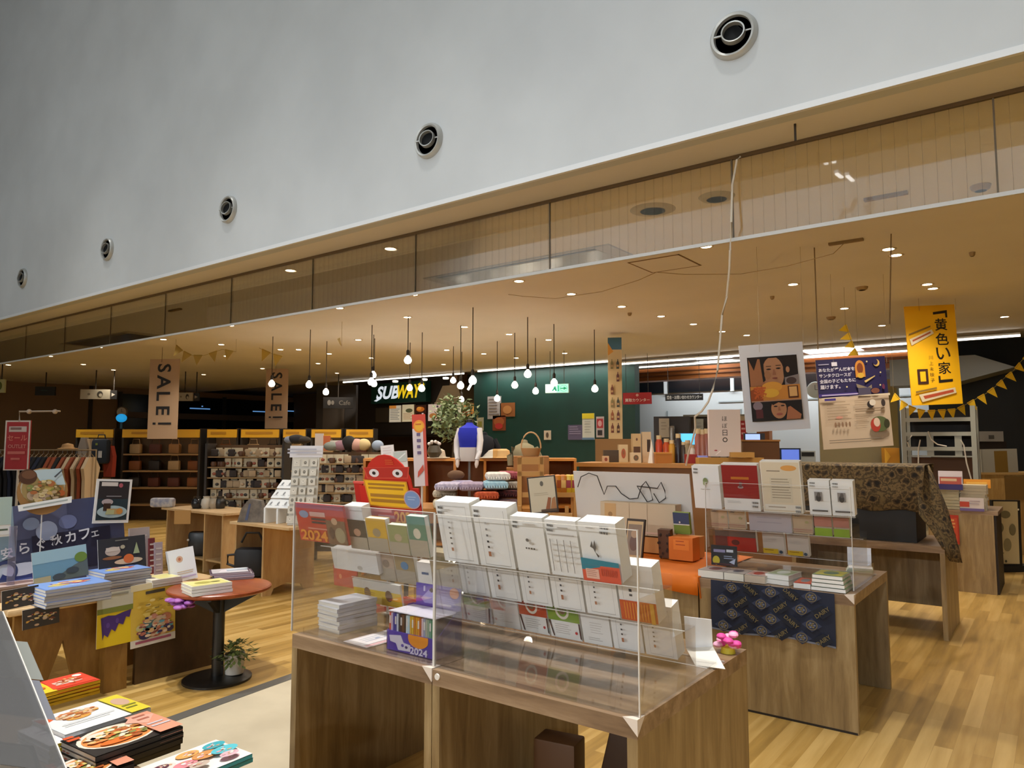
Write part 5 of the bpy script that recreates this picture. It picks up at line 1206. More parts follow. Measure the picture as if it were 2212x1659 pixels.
def sweets(s):
    s.r(0, 0, 1, 1, 'e6e0d8')
    for u, v, r, c in ((.3, .7, .14, 'd8cfc6'), (.3, .72, .08, '5a3040'), (.6, .8, .12, 'd9a05a'), (.2, .35, .12, 'd8a84a'), (.45, .45, .12, 'd8828a'), (.68, .5, .14, 'c88a50'), (.85, .7, .12, '3aa0ac'), (.85, .4, .14, '54b4c0'), (.5, .2, .1, 'b8a494'), (.8, .15, .1, 'cfa8b0')): s.e_(u, v, r, r, c).food(u, v, r*.8, r*.8, 'e8d8c8 c89a70 d8a0a8 8a5a4a f0e6dc', 8, .3, int(u*50))
pts_book('yellow and red cookery book in the far pile', (133, 1478), .19, .145, 4, .011, 'efc62a', 'e0b422', recipe1, 92, FT, top='red and yellow cookery book on top of the far pile')
pts_book('white and yellow cookery book in the second pile', (200, 1545), .255, .20, 4, .0145, 'e2e3e4', 'b9bec4', recipe2, 93, FT, top='white cookery book with a yellow end on top of the second pile')
pts_book('white booklet with grey letters half hidden behind the clear stand', (112, 1585), .10, .20, 4, .0115, 'e9e6e8', 'c9b42c', lambda s: s.l(.2, .4, .9, .7, 2, 'b0a8b0', .4), 93, FT, top='white booklet on top of the pile half hidden behind the clear stand')
pts_book('black and orange noodle cookery book in the third pile', (265, 1587), .25, .19, 4, .015, '2c2826', '1f1b1a', ramen, 93, FT, top='noodle bowl cookery book on top of the third pile')
pts_book('orange and black cookery book at the lower left under the clear stand', (190, 1655), .16, .16, 2, .015, '2c2826', '3a302c', ramen, 90, FT, top='noodle bowl cookery book at the very bottom beside the clear stand')
pts_book('white cookery book with sweets at the bottom edge', (408, 1652), .28, .17, 2, .012, 'e6e0d8', '3aa0ac', sweets, 93, FT, top='white cookery book with sweets and teal corner at the bottom edge')
# clear sloping stand in the very corner
t = thing('acrylic_stand', 'grey see-through sloping stand cut off by the lower left corner', 'book stand', (0, 0, 0))
a = W(6, 1322, d=2.25); b = W(147, 1672, d=1.72)
nrm = Vector((-.75, -.2, 0))
m = MB(); V = [a, b, b+Vector((-.6, -.25, 0)), a+Vector((-.6, -.25, 0))]
m.add(V, [(0, 1, 2, 3)], glassy('grey_acrylic', 'c4c4c8', .03, haze=.20, hz=.34)); o = m.build('sloping_sheet', t); o.modifiers.new('thick', 'SOLIDIFY').thickness = .003
m = MB(); m.tube([a, b], .003, ACRYL_EDGE); m.build('rim', t)
def inset(u0, v0, u1, v1, off=.012): # along the sheet: u across, v down
    f = lambda u, v: a.lerp(b, v)+Vector((-.6, -.25, 0))*u-Vector((.35, .15, -.02))*0+Vector((-.008, .02, -.01))*(off/.01)
    return [f(u0, v0), f(u0, v1), f(u1, v1), f(u1, v0)]
m = MB(); m.add(inset(.02, .48, .5, .72, .02), [(0, 1, 2, 3)], M('7d7f88', .5)); m.add(inset(.03, .2, .5, .47, .03), [(0, 1, 2, 3)], M('8d908a', .5)); m.build('grey_sheet', t)
m = MB(); m.add(inset(.16, .88, .7, 1.2, .014), [(0, 1, 2, 3)], M('262626', .5)); m.add(inset(.175, .892, .7, 1.2, .011), [(0, 1, 2, 3)], M('8f8474', .5)); m.build('dark_edged_card', t)
m = MB(); m.add([b, b+Vector((-.6, -.25, 0)), Vector((b.x-.6, b.y-.25, FT)), Vector((b.x, b.y, FT))], [(0, 1, 2, 3)], ACRYL); m.build('front_lip', t)
# ================================================================ middle of the shop
def fb(name, label, cat, box, d, art=None, base='e8e4dc', t=.02, **kw):
    return board(name, label, cat, box, d=d, t=t, base=base, art=art, **kw)
def upright(name, label, cat, px, ybot, d, build, yaw=36.86, group=None, z=None):
    p = W(px, ybot, d=d)
    if z is not None: p.z = z
    t = thing(name, label, cat, p, R(yaw), group); build(t, fwd(p)/FPX); return t
# --- plywood table with the white stand
def ply_table(label, x0, x1, y0, y1, h, px):
    t = thing('plywood_table', label, 'table', (0, 0, 0))
    m = MB(); m.box((x0, y0, h-.025), (x1, y1, h), PINE_H); m.build('table_top', t)
    for x in px:
        m = MB(); w = y1-y0-.06; m.prismx([(y0+.03, 0), (y0+.13, 0), (y0+.16, .06), (y0+w*.5, .10), (y1-.19, .06), (y1-.16, 0), (y1-.03, 0), (y1-.03, h-.025), (y0+.03, h-.025)], x, x+.025, PINE_V); m.build('side_panel', t)
    m = MB(); m.box((px[0]+.025, y0+.05, .13), (px[-1], y1-.06, .15), PINE_V); m.build('low_shelf', t)
    m = MB(); m.box((px[0]+.025, y1-.06, .2), (px[-1], y1-.035, h-.025), PINE_V); m.build('back_panel', t)
    return t
a = W(497, 1128, z=.716); b = W(692, 1136, z=.716)
ply_table('pale plywood table carrying the white jewellery stand and the earring panel', -7.06, -6.05, 4.45, 5.14, .716, (-7.0, -6.52))
ply_table('plywood table farther left behind, with mugs and small goods', -9.25, -7.85, 4.86, 5.45, .716, (-9.17, -8.3, -7.92))
def white_stand(t, k):
    WH = M('e9ecee', .4)
    m = MB(); m.box((-.17, 0, 0), (-.15, .34, .16), WH); m.box((.15, 0, 0), (.17, .34, .34), WH); m.box((-.02, 0, 0), (0, .3, .15), WH); m.build('frame', t)
    for i in range(3):
        m = MB(); m.T = Matrix.Translation((0, .02+.1*i, .15+.095*i)) @ Matrix.Rotation(R(38), 4, 'X'); m.box((-.17, 0, 0), (.17, .13, .012), WH); s = Sheet(m, .34, .13, .0008)
        m.T = m.T @ Matrix.Translation((0, 0, .012)) @ Matrix.Rotation(R(-90), 4, 'X')
        for u in (.12, .38, .64, .88): s.e_(u, .5, .035, .2, '8a8c90').r(u-.08, .25, u+.08, .3, 'b9bcc0')
        m.build('step', t)
upright('jewellery_stand', 'white stepped jewellery stand on the plywood table', 'stand', 600, 1126, 7.55, white_stand, yaw=20, z=.717)
def earring_panel(t, k):
    w = .29; h = .68
    m = MB(); m.T = Matrix.Rotation(R(-6), 4, 'X'); m.box((-w/2, 0, 0), (w/2, .012, h), M('b9b4a8', .4)); m.box((-w/2-.03, -.002, h), (w/2+.03, .012, h+.12), M('c8c6cc', .4)); s = Sheet(m, w, h, .0015)
    for j in range(7):
        for i in range(3):
            u = .18+.32*i; v = .92-.14*j
            s.r(u-.12, v-.055, u+.12, v+.05, 'cbc7bc').e_(u, v, .05, .025, '6f6a60' if (i+j) % 3 else 'dedad0').e_(u, v+.005, .02, .01, '9a958a')
    s.l(-.05, 1.02, 1.05, 1.12, 2, 'a3a3b0', .5, .1)
    m.build('panel', t)
    m = MB(); m.box((-w/2, -.02, 0), (w/2, .1, .015), M('d5d2ca', .4)); m.build('foot', t)
upright('earring_panel', 'tall clear panel of earrings on the plywood table', 'display panel', 652, 1122, 7.45, earring_panel, yaw=30, z=.717)
def lump(col, sx, sy, sz, extra=None):
    def f(t, k):
        m = MB(); m.ball((0, 0, sz), 1, col if not isinstance(col, str) else M(col, .8), sx, sy, sz, 14); m.build('body', t)
        if extra: extra(t)
    return f
def pouch(t, k):
    m = MB(); m.prism([(-.14, 0), (.13, 0), (.15, .06), (.1, .22), (-.02, .24), (-.1, .14)], -.05, .05, noisy('grey_pouch', '5d5650', '7a7168', 14)); m.build('body', t)
    m = MB(); m.prism([(-.06, .02), (-.03, .02), (.0, .19), (-.02, .19)], -.053, -.05, M('4a5474')); m.build('zip', t)
upright('pouch', 'grey slouchy pouch left of the white jewellery stand', 'pouch', 545, 1118, 7.75, pouch, z=.717)
def bag(t, k):
    m = MB(); m.rbox((-.16, -.08, 0), (.15, .08, .3), M('16161a', .6), .05); m.build('body', t)
    m = MB(); m.tube([(-.15, 0, .1), (-.24, 0, .13), (-.24, 0, .22), (-.14, 0, .23)], .014, M('141416', .5)); m.tube([(-.1, 0, .35), (-.05, 0, .45), (.08, 0, .45), (.13, 0, .35)], .012, M('141416', .5)); m.build('handle', t)
upright('handbag', 'black handbag under the plywood table', 'handbag', 540, 1262, 7.72, bag, z=.156)
upright('handbag', 'small dark glossy bag under the farther plywood table', 'handbag', 428, 1205, 9.15, lambda t, k: (MB().rbox((-.12, -.06, 0), (.12, .06, .3), M('15161a', .3), .04).build('body', t), MB().ball((-.1, -.07, .2), .015, M('d8d4cc', .2)).build('clasp', t)), z=.152)
# mugs, teapots and small things on the farther plywood table
def jug(c1):
    def f(t, k):
        m = MB(); m.lathe([(0, 0), (.05, 0), (.07, .05), (.06, .11), (.04, .13), (.045, .15), (0, .15)], M(c1, .2), 16); m.build('body', t)
        m = MB(); m.tube([(.055, 0, .1), (.1, 0, .09), (.1, 0, .05), (.065, 0, .04)], .008, M(c1, .2)); m.build('handle', t)
    return f
for px, yb, c, lab in ((425, 1098, '1d1d1f', 'black jug on the farther plywood table'), (446, 1096, 'c9c2b4', 'cream jug beside the black one'), (463, 1095, 'a89a86', 'beige jug right of the cream one'), (476, 1100, '2a2826', 'small dark jug at the right end of the farther plywood table')):
    upright('jug', lab, 'jug', px, yb, 9.3, jug(c), z=.717)
fb('kraft_card', 'kraft card hanging on the front edge of the farther plywood table', 'card', (376, 1103, 411, 1132), 9.0, base='b98c4c', t=.004)
upright('scarf', 'blue and white printed scarf hanging over the farther plywood table at the left', 'scarf', 352, 1118, 9.45, lambda t, k: (MB().rbox((-.16, -.05, 0), (.14, .06, .12), noisy('scarf_print', '8a8fa8', 'c9c4c0', 16), .03).build('cloth', t)), z=.717)
# --- accessory racks
def rack(label, cx, ytop, d, wpx, tiers, dark, seed):
    p = W(cx, 960, d=d); k = d/FPX
    top = CH-(ytop-955)*k
    w = wpx*k
    t = thing('goods_rack', label, 'display rack', (p.x, p.y, 0), YAW)
    for x in (-w/2, w/2-.03): m = MB(); m.box((x, -.02, 0), (x+.03, .3, top), M(dark, .6)); m.build('post', t)
    m = MB(); m.box((-w/2+.03, .27, .1), (w/2-.03, .3, top-.02), M('6a4c2c', .7)); m.build('back_panel', t)
    hs = (top-.55)/tiers
    for j in range(tiers):
        m = MB(); m.box((-w/2+.03, 0, .5+hs*j), (w/2-.03, .27, .515+hs*j), M('9a7c50', .6)); m.build('shelf', t)
    return t, w, hs, tiers
rr = random.Random(3)
def goods_proto(kind, col):
    t = thing(kind, 'small %s on the accessory rack' % kind.replace('_', ' '), 'pouch' if kind == 'pouch' else 'card' if kind == 'accessory_card' else 'hair clip', group='small accessories on the racks')
    m = MB()
    if kind == 'pouch': m.rbox((-.042, -.02, 0), (.042, .02, .085), M(col, .8), .015)
    elif kind == 'accessory_card': m.box((-.038, -.003, 0), (.038, .003, .1), M('cfc2a4', .6)); m.ball((0, -.008, .04), .022, M(col, .4), 1, .5, .8, 8)
    else: m.lathe([(0, 0), (.03, .0), (.04, .03), (.03, .06), (0, .062)], M(col, .5), 10)
    m.build('body' if kind != 'accessory_card' else 'card', t)
    return First(t)
PCN = ['dark brown', 'beige', 'brown', 'charcoal', 'sand', 'grey', 'brown', 'rust']
protos = [goods_proto('pouch', '3a3230'), goods_proto('pouch', 'b09a7c'), goods_proto('accessory_card', '7a4a34'), goods_proto('accessory_card', '3a3a3a'), goods_proto('accessory_card', 'c8b090'), goods_proto('accessory_card', '8a8478'), goods_proto('hair_clip', '5a3a24'), goods_proto('accessory_card', 'a05a44')]
pl = {}
def fill(rk, n, where):
    t, w, hs, tiers = rk
    for j in range(tiers):
        for i in range(n):
            x = -w/2+.08+(w-.16)*(i+rr.uniform(.2, .8))/n
            q = t.location+Matrix.Rotation(YAW, 3, 'Z') @ Vector((x, .06+rr.uniform(-.02, .03), 0))
            q.z = .5165+hs*j
            pi = rr.randrange(len(protos)); F = protos[pi]
            kind = F.root.name.split('.')[0].replace('_', ' ')
            F(q, YAW+rr.uniform(-.2, .2), 'small %s %s on the %s, %s shelf from the bottom' % (PCN[pi], kind, where, ORD[j]), min(1.15, hs/.105))['group'] = PCN[pi]+' '+kind+'s on the '+where+', '+ORD[j]+' shelf'
RK1 = rack('accessory rack with small brown goods behind the plywood tables, left of the earring panel', 530, 958, 9.9, 170, 7, '2a2018', 1)
fill(RK1, 17, 'left accessory rack')
RK2 = rack('accessory rack with small beige goods right of the earring panel', 765, 974, 9.6, 185, 7, '4a3826', 2)
fill(RK2, 18, 'right accessory rack')
# --- big fabric covered shelf where the view is busiest, left of the racks
def shelfunit(label, cx, d, wpx, top, cols, rows, header=None, dark='241c14'):
    p = W(cx, 960, d=d); k = d/FPX; w = wpx*k
    t = thing('shelf_unit', label, 'shelf', (p.x, p.y, 0), YAW)
    
    for x in (-w/2, w/2-.04): m = MB(); m.box((x, 0, 0), (x+.04, .4, top), M(dark, .6)); m.build('post', t)
    m = MB(); m.box((-w/2+.04, .37, 0), (w/2-.04, .4, top-.01), M('5a4226', .7)); m.build('back_panel', t)
    for j in range(rows):
        m = MB(); m.box((-w/2+.04, 0, .3+j*(top-.5)/rows), (w/2-.04, .37, .33+j*(top-.5)/rows), M('8a6a40', .6)); m.build('shelf', t)
    if header:
        m = MB(); m.box((-w/2+.02, -.03, top-.18), (w/2-.02, 0, top-.02), M('d9a41c', .5)); s = Sheet(m, w-.04, .16, .003, z0=top-.18, y=-.03); s.l(.12, .3, .85, .7, 1, 'b07c14', .7); m.build('header_board', t)
    return t, w
def leather(t, k, c='3a2a1c'): pass
SH = []
for cx, wpx, lab in ((205, 84, 'dark shelf unit with a yellow header board at the far left'), (348, 170, 'wide shelf unit with a yellow header board behind the left SALE banner'), (480, 68, 'shelf unit with a bright yellow header left of the right SALE banner'), (562, 86, 'shelf unit with a bright yellow header under the right SALE banner'), (636, 52, 'narrow shelf unit with a dim yellow header right of the SALE banner'), (705, 68, 'shelf unit with a yellow header above the right accessory rack'), (777, 62, 'shelf unit with a yellow header beside the sandwich shop')):
    SH.append(shelfunit(lab, cx, 14.5, wpx, 1.82, 1, 4, True))
# bags, boxes and books standing on the far shelves
def hbag(c):
    t = thing('shoulder_bag', 'shoulder bag on a far shelf', 'bag', group='bags on the far shelves')
    m = MB(); m.rbox((-.14, -.07, 0), (.14, .07, .24), M(c, .6), .03); m.build('body', t)
    m = MB(); m.tube([(-.1, 0, .23), (-.08, 0, .36), (.08, 0, .36), (.1, 0, .23)], .009, M(c, .6)); m.build('handle', t)
    return First(t)
bags = [hbag(c) for c in ('6a3a18', 'a87a4a', '2a2420', '8a5024', 'b8986c', '5a2c1c')]
bn = ('brown', 'tan', 'black', 'rust', 'beige', 'dark red')
for i, (t, w) in enumerate(SH):
    lab = ('far left shelf unit', 'wide shelf unit', 'shelf left of the right SALE banner', 'shelf under the right SALE banner', 'narrow dim shelf', 'shelf above the right rack', 'shelf beside the sandwich shop')[i]
    nb = max(1, int(w/.34))
    for row in range(1, 4):
        for q in range(nb):
            x = -w/2+w*(q+.5)/nb
            pos = t.location+Matrix.Rotation(YAW, 3, 'Z') @ Vector((x, .18, 0)); pos.z = .331+row*(1.82-.5)/4
            c = rr.randrange(6)
            bags[c](pos, YAW+rr.uniform(-.2, .2), '%s shoulder bag on the %s, row %s' % (bn[c], lab, ('one', 'two', 'three', 'four')[row]), .8)['group'] = 'bags on the far shelves'
# --- clothes rail at the left
def rail(t, k):
    m = MB(); m.tube([(-.9, 0, 0), (-.9, 0, 1.42), (.9, 0, 1.42), (.9, 0, 0)], .016, M('b9a88a', .3, .6)); m.build('frame', t)
p = W(90, 960, d=12.0)
rt = thing('clothes_rail', 'metal clothes rail full of dark clothes behind the red outlet sign', 'clothes rail', (p.x, p.y, 0), YAW); rail(rt, 0)
def garment(c, w=.05):
    t = thing('hanging_garment', 'garment', 'garment', group='clothes on the rail')
    m = MB(); m.prismx([(-.2, .0), (.2, .0), (.21, .45), (.26, .62), (.1, .80), (-.1, .80), (-.26, .62), (-.21, .45)], -w/2, w/2, M(c, .9)); m.build('cloth', t)
    m = MB(); m.tube([(0, -.1, .8), (0, 0, .86), (0, .1, .8)], .006, M('8a7a60')); m.tube([(0, 0, .86), (0, 0, .905)], .004, M('9a9a9a', .3, .8)); m.build('hanger', t)
    return First(t)
gs = [('black', garment('17171b')), ('navy', garment('1b2236')), ('rust', garment('8a4224')), ('cream', garment('b9a486'))]
for i in range(22):
    nm, g = gs[(0, 1, 0, 1, 0, 0, 1, 0, 0, 1, 0, 1, 0, 2, 2, 0, 2, 3, 2, 3, 2, 3)[i]]
    q = rt.location+Matrix.Rotation(YAW, 3, 'Z') @ Vector((-.82+.078*i, 0, 0)); q.z = .505
    g(q, YAW+rr.uniform(-.1, .1), '%s garment hanging on the clothes rail at the left' % nm)['group'] = nm+' clothes on the rail'
def outlet(s):
    s.r(0, 0, 1, 1, 'd9cfc8').r(.06, .02, .94, .97, 'a8262c').r(.16, .77, .86, .88, 'cdbfba').l(.22, .8, .8, .86, 1, '8a6a66', .8)
    s.t('セール', .12, .58, .9, .72, 'd87a6a', .02); s.t('OUTLET', .16, .43, .88, .53, 'cf8078', .02); s.l(.16, .3, .86, .38, 1, 'c86a62', .7, .02).l(.3, .18, .8, .25, 1, 'c86a62', .6)
o = fb('floor_sign', 'red sale and outlet sign on a stand at the left edge', 'sign', (7, 909, 61, 1016), 10.5, outlet, 'a8262c', t=.02)
m = MB(); m.tube([(0, 0, .0), (0, 0, o.location.z)], .018, M('c9c2b8', .4)); m.lathe([(0, 0), (.18, 0), (.18, .02), (0, .02)], M('c9c2b8', .4), 20); b2 = m.build('sign_stand', None, (o.location.x, o.location.y+.03, .0)); tag(b2, 'pale stand carrying the red outlet sign', 'stand')
m = MB(); p0 = W(42, 895, d=10.5); p1 = W(42, 910, d=10.5); p2 = W(130, 888, d=10.5); p3 = W(42, 889, d=10.5)
m.tube([p1, p3, p2], .014, M('b9a99a', .4)); 
for px in (63, 119): m.ball(tuple(W(px, 889, d=10.5)), .035, M('c9b9aa', .4))
o2 = m.build('clamp_rail'); tag(o2, 'thin bent metal rod with two clamps above the red outlet sign', 'arm')
def pack(t, k):
    m = MB(); m.rbox((-.16, -.09, 0), (.16, .09, .48), M('162232', .7), .06); m.build('body', t)
    m = MB(); m.box((.0, -.095, .12), (.07, -.091, .25), M('b9bcc2')); m.box((-.06, -.095, .36), (-.02, -.091, .4), M('7a8a3a')); m.build('label_patch', t)
    m = MB(); m.tube([(-.08, 0, .47), (-.06, 0, .56), (.06, 0, .56), (.08, 0, .47)], .012, M('162232', .7)); m.build('handle', t)
upright('backpack', 'navy backpack with a pale patch hanging below the far left yellow header', 'backpack', 217, 1002, 14.2, pack)
for px, yb, c, lab in ((180, 1012, '8a8078', 'grey beige coat hanging at the far left shelf'), (190, 1015, 'b9a080', 'cream coat hanging beside the grey beige one'), (236, 1030, '9a3a28', 'red jumper low beside the navy backpack')):
    upright('hanging_garment', lab, 'garment', px, yb, 14.3, (lambda c: lambda t, k: MB().prismx([(-.12, 0), (.12, 0), (.14, .4), (.06, .6), (-.06, .6), (-.14, .4)], -.04, .04, M(c, .9)).build('cloth', t))(c), yaw=100)
upright('hat', 'straw coloured hat on a hook between the clothes rail and the far shelves', 'hat', 148, 1012, 12.2, lambda t, k: (MB().lathe([(.2, 0), (.21, .01), (.12, .02), (.1, .1), (0, .12)], M('d8c09a', .8), 20).build('brim', t)))
upright('hat', 'tan hat above the cream garments of the clothes rail', 'hat', 146, 970, 12.4, lambda t, k: (MB().lathe([(.15, 0), (.16, .01), (.1, .02), (.08, .08), (0, .1)], M('b08a5c', .8), 20).build('brim', t)))
# things on top of the accessory racks and far shelves
for i, (px, yb, c, s, lab) in enumerate(((640, 958, '2a2a30', (.12, .08, .06), 'dark cap on the right end of the left accessory rack'), (625, 956, '8a94a8', (.07, .06, .05), 'blue grey pouch on top of the left rack'), (655, 964, '3a342e', (.1, .08, .05), 'dark brown cap beside the left rack'),
        (715, 970, '8a9088', (.1, .07, .06), 'grey green bundle on top of the right rack'), (737, 971, 'a07a86', (.1, .06, .07), 'mauve bundle on top of the right rack'), (770, 964, 'd0a494', (.1, .07, .08), 'pink bundle on top of the right rack'), (786, 963, 'd8c08a', (.09, .07, .08), 'cream hat shape on top of the right rack'), (816, 964, '9aa8bc', (.08, .06, .07), 'pale blue bundle at the end of the right rack'), (754, 945, '1d1a18', (.1, .08, .1), 'black hat on top of the right rack'))):
    z = 1.53 if px < 660 else 1.435
    upright('cap' if 'cap' in lab or 'hat' in lab else 'bundle', lab, 'hat' if 'hat' in lab or 'cap' in lab else 'bundle', px, yb, 9.85 if px < 660 else 9.72, lump(c, *s), z=z+.001)
for box, c, lab in (((680, 931, 698, 968), 'd8c8bc', 'pale card on top of the right rack'), ((698, 934, 713, 966), 'c8642c', 'orange card on top of the right rack'), ((712, 930, 738, 952), 'e2d8cc', 'white card on top of the right rack')):
    o = fb('display_card', lab, 'card', box, 9.8, base=c, t=.02); o.location.z = 1.436
# white boards behind the red arch
o = fb('notice_board', 'tilted white board behind the red arched board', 'board', (826, 962, 854, 1010), 7.2, lambda s: s.l(.15, .2, .85, .9, 6, 'd8c8cc', .3), 'e6e2e2', t=.02, roll=-6); o2 = fb('notice_board', 'white framed board with orange print behind the red arched board', 'board', (853, 975, 884, 1050), 6.9, lambda s: s.r(0, .0, 1, .6, 'e2dcd8').p([(.1, .35), (.8, .45), (.8, .38), (.1, .28)], 'c8703c').r(.08, .7, .95, .98, 'b9c4c0').p([(.1, .7), (.9, .95), (.9, .9), (.2, .7)], 'dfe6e6'), 'ddd9d6', t=.02, roll=-5)
for o_, nm in ((o, 'left'), (o2, 'right')):
    m = MB(); m.box((-.02, 0, 0), (.02, .03, o_.location.z+.1), M('2a2622')); m.box((-.15, -.1, 0), (.15, .15, .02), M('2a2622')); q = m.build('board_stand', None, (o_.location.x+.02, o_.location.y+.045, 0), YAW); tag(q, 'dark stand of the %s white board behind the red arch' % nm, 'stand')
def flag(s): s.r(0, 0, 1, 1, 'c8412c').r(.0, 0, .78, .8, 'd9ccd0').e_(.5, .83, .42, .09, 'e8902a').e_(.5, .83, .3, .065, 'e8b02a').l(.25, .83, .75, .87, 1, 'c8641c').l(.3, .4, .6, .74, 4, '6a5a80', .5).p([(.25, .12), (.75, .22), (.7, .3), (.3, .2)], 'c8503c').r(.8, 0, 1, .8, 'c8503c')
o = fb('vertical_banner', 'narrow red and white upright banner with an orange disc behind the red arch', 'banner', (896, 896, 925, 1050), 6.6, flag, 'c8412c', t=.006, roll=-3)
m = MB(); m.tube([(0, 0, 0), (0, 0, W(905, 892, d=6.62).z)], .01, M('d9d4ce', .3)); m.lathe([(0, 0), (.15, 0), (.15, .03), (0, .03)], M('d9d4ce', .3), 16); q = m.build('banner_pole', None, (o.location.x-.04, o.location.y+.05, 0)); tag(q, 'white pole and foot of the narrow red banner', 'pole')
# --- cube shelf with hats
def cubes(t, k):
    T = M('b8742c', .5)
    w = 1.25; top = CH-(990-955)*8.6/FPX
    m = MB(); m.box((-w, 0, top-.03), (w, .4, top), M('d08a3a', .45)); m.box((-w, .37, 0), (w, .4, top-.03), M('8a5420', .6)); m.build('carcass', t)
    for i in range(8):
        m = MB(); x = -w+i*(2*w-.03)/7; m.box((x, 0, 0), (x+.03, .37, top-.03), T); m.build('divider', t)
    for z in (.35, .78):
        m = MB(); m.box((-w+.03, .005, z), (w-.03, .37, z+.025), T); m.build('shelf', t)
CT_TOP = CH-(990-955)*8.6/FPX
upright('cube_shelf', 'long orange brown wooden cube shelf under the mannequin and hats', 'shelf', 1015, 990, 8.6, cubes, z=0)
def hat(c): return lambda t, k: (MB().lathe([(.15, 0), (.155, .008), (.1, .015), (.085, .09), (.05, .11), (0, .11)], M(c, .8), 20).build('crown', t), MB().lathe([(.0865, .02), (.0875, .045), (.086, .046)], M('3a2a1c', .8), 20).build('band', t))
for px, c, lab in ((945, 'e0d2bc', 'cream hat on the left of the cube shelf'), (1072, 'c89a5a', 'straw hat on the cube shelf beside the navy jacket'), (1085, 'd8b076', 'light straw hat at the right end of the cube shelf'), (1058, 'e2dccf', 'white cap on the cube shelf')):
    upright('hat', lab, 'hat', px, 988, 8.7+.02*(px % 7), hat(c), z=CT_TOP+.001)
upright('planter', 'dark vase with white flowers on the cube shelf', 'vase', 938, 988, 8.62, lambda t, k: (MB().lathe([(0, 0), (.05, 0), (.09, .07), (.06, .15), (0, .15)], M('4a4030', .4), 16).build('vase', t), [MB().ball((.06*math.cos(i), .06*math.sin(i*2), .17+.012*(i % 3)), .02, M('e6dcd4', .6)).build('flower', t) for i in range(6)]), z=CT_TOP+.001)
def mannequin(t, k):
    WHT = M('dcd6d4', .8)
    m = MB(); m.lathe([(.13, .28), (.15, .36), (.17, .5), (.15, .58), (.06, .63), (.045, .66)], M('2430b4', .85), 22); m.build('vest', t)
    m = MB(); m.lathe([(.14, .1), (.15, .16), (.145, .3), (.12, .3)], M('cfc8c4', .8), 20); m.build('shirt', t)
    for s, a in ((-1, 0), (1, 1)):
        m = MB(); m.tube([(s*.15, 0, .57), (s*.19-.0, -.03, .4), (s*.17+.03*a, -.08, .24), (s*.12+.08*a, -.14, .12)], [.05, .048, .042, .036], WHT, 10); sl = m.build('sleeve', t)
        m = MB(); m.tube([(s*.12+.08*a, -.14, .12), (s*.11+.09*a, -.16, .06), (s*.1+.1*a, -.17, .01)], [.026, .03, .012], M('d9cac0', .6), 8); m.build('hand', sl)
    m = MB(); m.lathe([(.05, .62), (.042, .7), (.0, .71)], M('17171a', .5), 16); m.build('neck', t)
    m = MB(); m.tube([(0, 0, -1.63), (0, 0, .12)], .02, M('8a8a8a', .3, .6)); m.lathe([(0, -1.664), (.17, -1.664), (.17, -1.64), (0, -1.63)], M('8a8a8a', .3, .6), 16); m.build('stand', t)
t = upright('mannequin', 'headless mannequin in a blue vest over a white shirt before the cube shelf', 'mannequin', 1014, 1012, 8.1, mannequin, z=1.265, yaw=12); t.scale = (.76,)*3
for px, c, lab, d in ((1046, '14161f', 'navy jacket on a form beside the blue vest', 8.75), (1133, '8d8264', 'beige knitted jacket on a form right of the hats', 8.2)):
    upright('torso_form', lab, 'torso form', px, 988 if px < 1100 else 1010, d, (lambda c: lambda t, k: (MB().lathe([(.1, 0), (.16, .1), (.17, .22), (.13, .31), (.05, .35), (.04, .39), (0, .4)], M(c, .9), 18).build('jacket', t), MB().tube([(.15, 0, .28), (.21, -.02, .16), (.2, -.03, .03)], [.05, .045, .04], M(c, .9), 8).build('sleeve', t), MB().tube([(-.15, 0, .28), (-.21, -.02, .16), (-.2, -.03, .03)], [.05, .045, .04], M(c, .9), 8).build('sleeve', t)))(c), z=CT_TOP+.001 if px < 1100 else None).scale = (.78,)*3
# stand under the beige knit
p = W(1133, 1010, d=8.2); m = MB(); m.box((-.2, -.15, 0), (.2, .15, p.z-.001), M('a86c2c', .6)); q = m.build('plinth', None, (p.x, p.y, 0), YAW); tag(q, 'orange brown wooden plinth under the beige knitted jacket', 'plinth')
# --- potted tree
def tree(t, k):
    m = MB(); m.lathe([(0, 0), (.2, 0), (.24, .4), (.2, .4), (0, .38)], M('4a4238', .6), 20); m.build('pot', t)
    m = MB(); m.tube([(0, 0, .35), (.03, 0, .8), (-.02, .02, 1.3), (.02, 0, 1.9)], [.03, .026, .022, .014], M('5a4a34', .8)); m.build('trunk', t)
    m = MB(); LF = noisy('tree_leaf', '55683f', '98a878', 12, .6)
    for i in range(620):
        a = rr.uniform(0, 6.28); ph = rr.uniform(-1, 1); rad = .31*rr.random()**.4
        c = Vector((rad*math.cos(a)*math.sqrt(1-ph*ph), rad*math.sin(a)*math.sqrt(1-ph*ph), 1.86+rad*1.0*ph)); d = Vector((rr.uniform(-1, 1), rr.uniform(-1, 1), rr.uniform(-.9, .6))).normalized()*.085; q = d.cross(Vector((rr.uniform(-1, 1), rr.uniform(-1, 1), 1))).normalized()*.02
        m.add([c, c+d*.5+q, c+d, c+d*.5-q], [(0, 1, 2, 3)], LF)
    m.build('foliage', t)
upright('potted_tree', 'leafy potted tree in front of the sandwich shop menu boards', 'potted tree', 980, 1200, 9.4, tree, z=0)
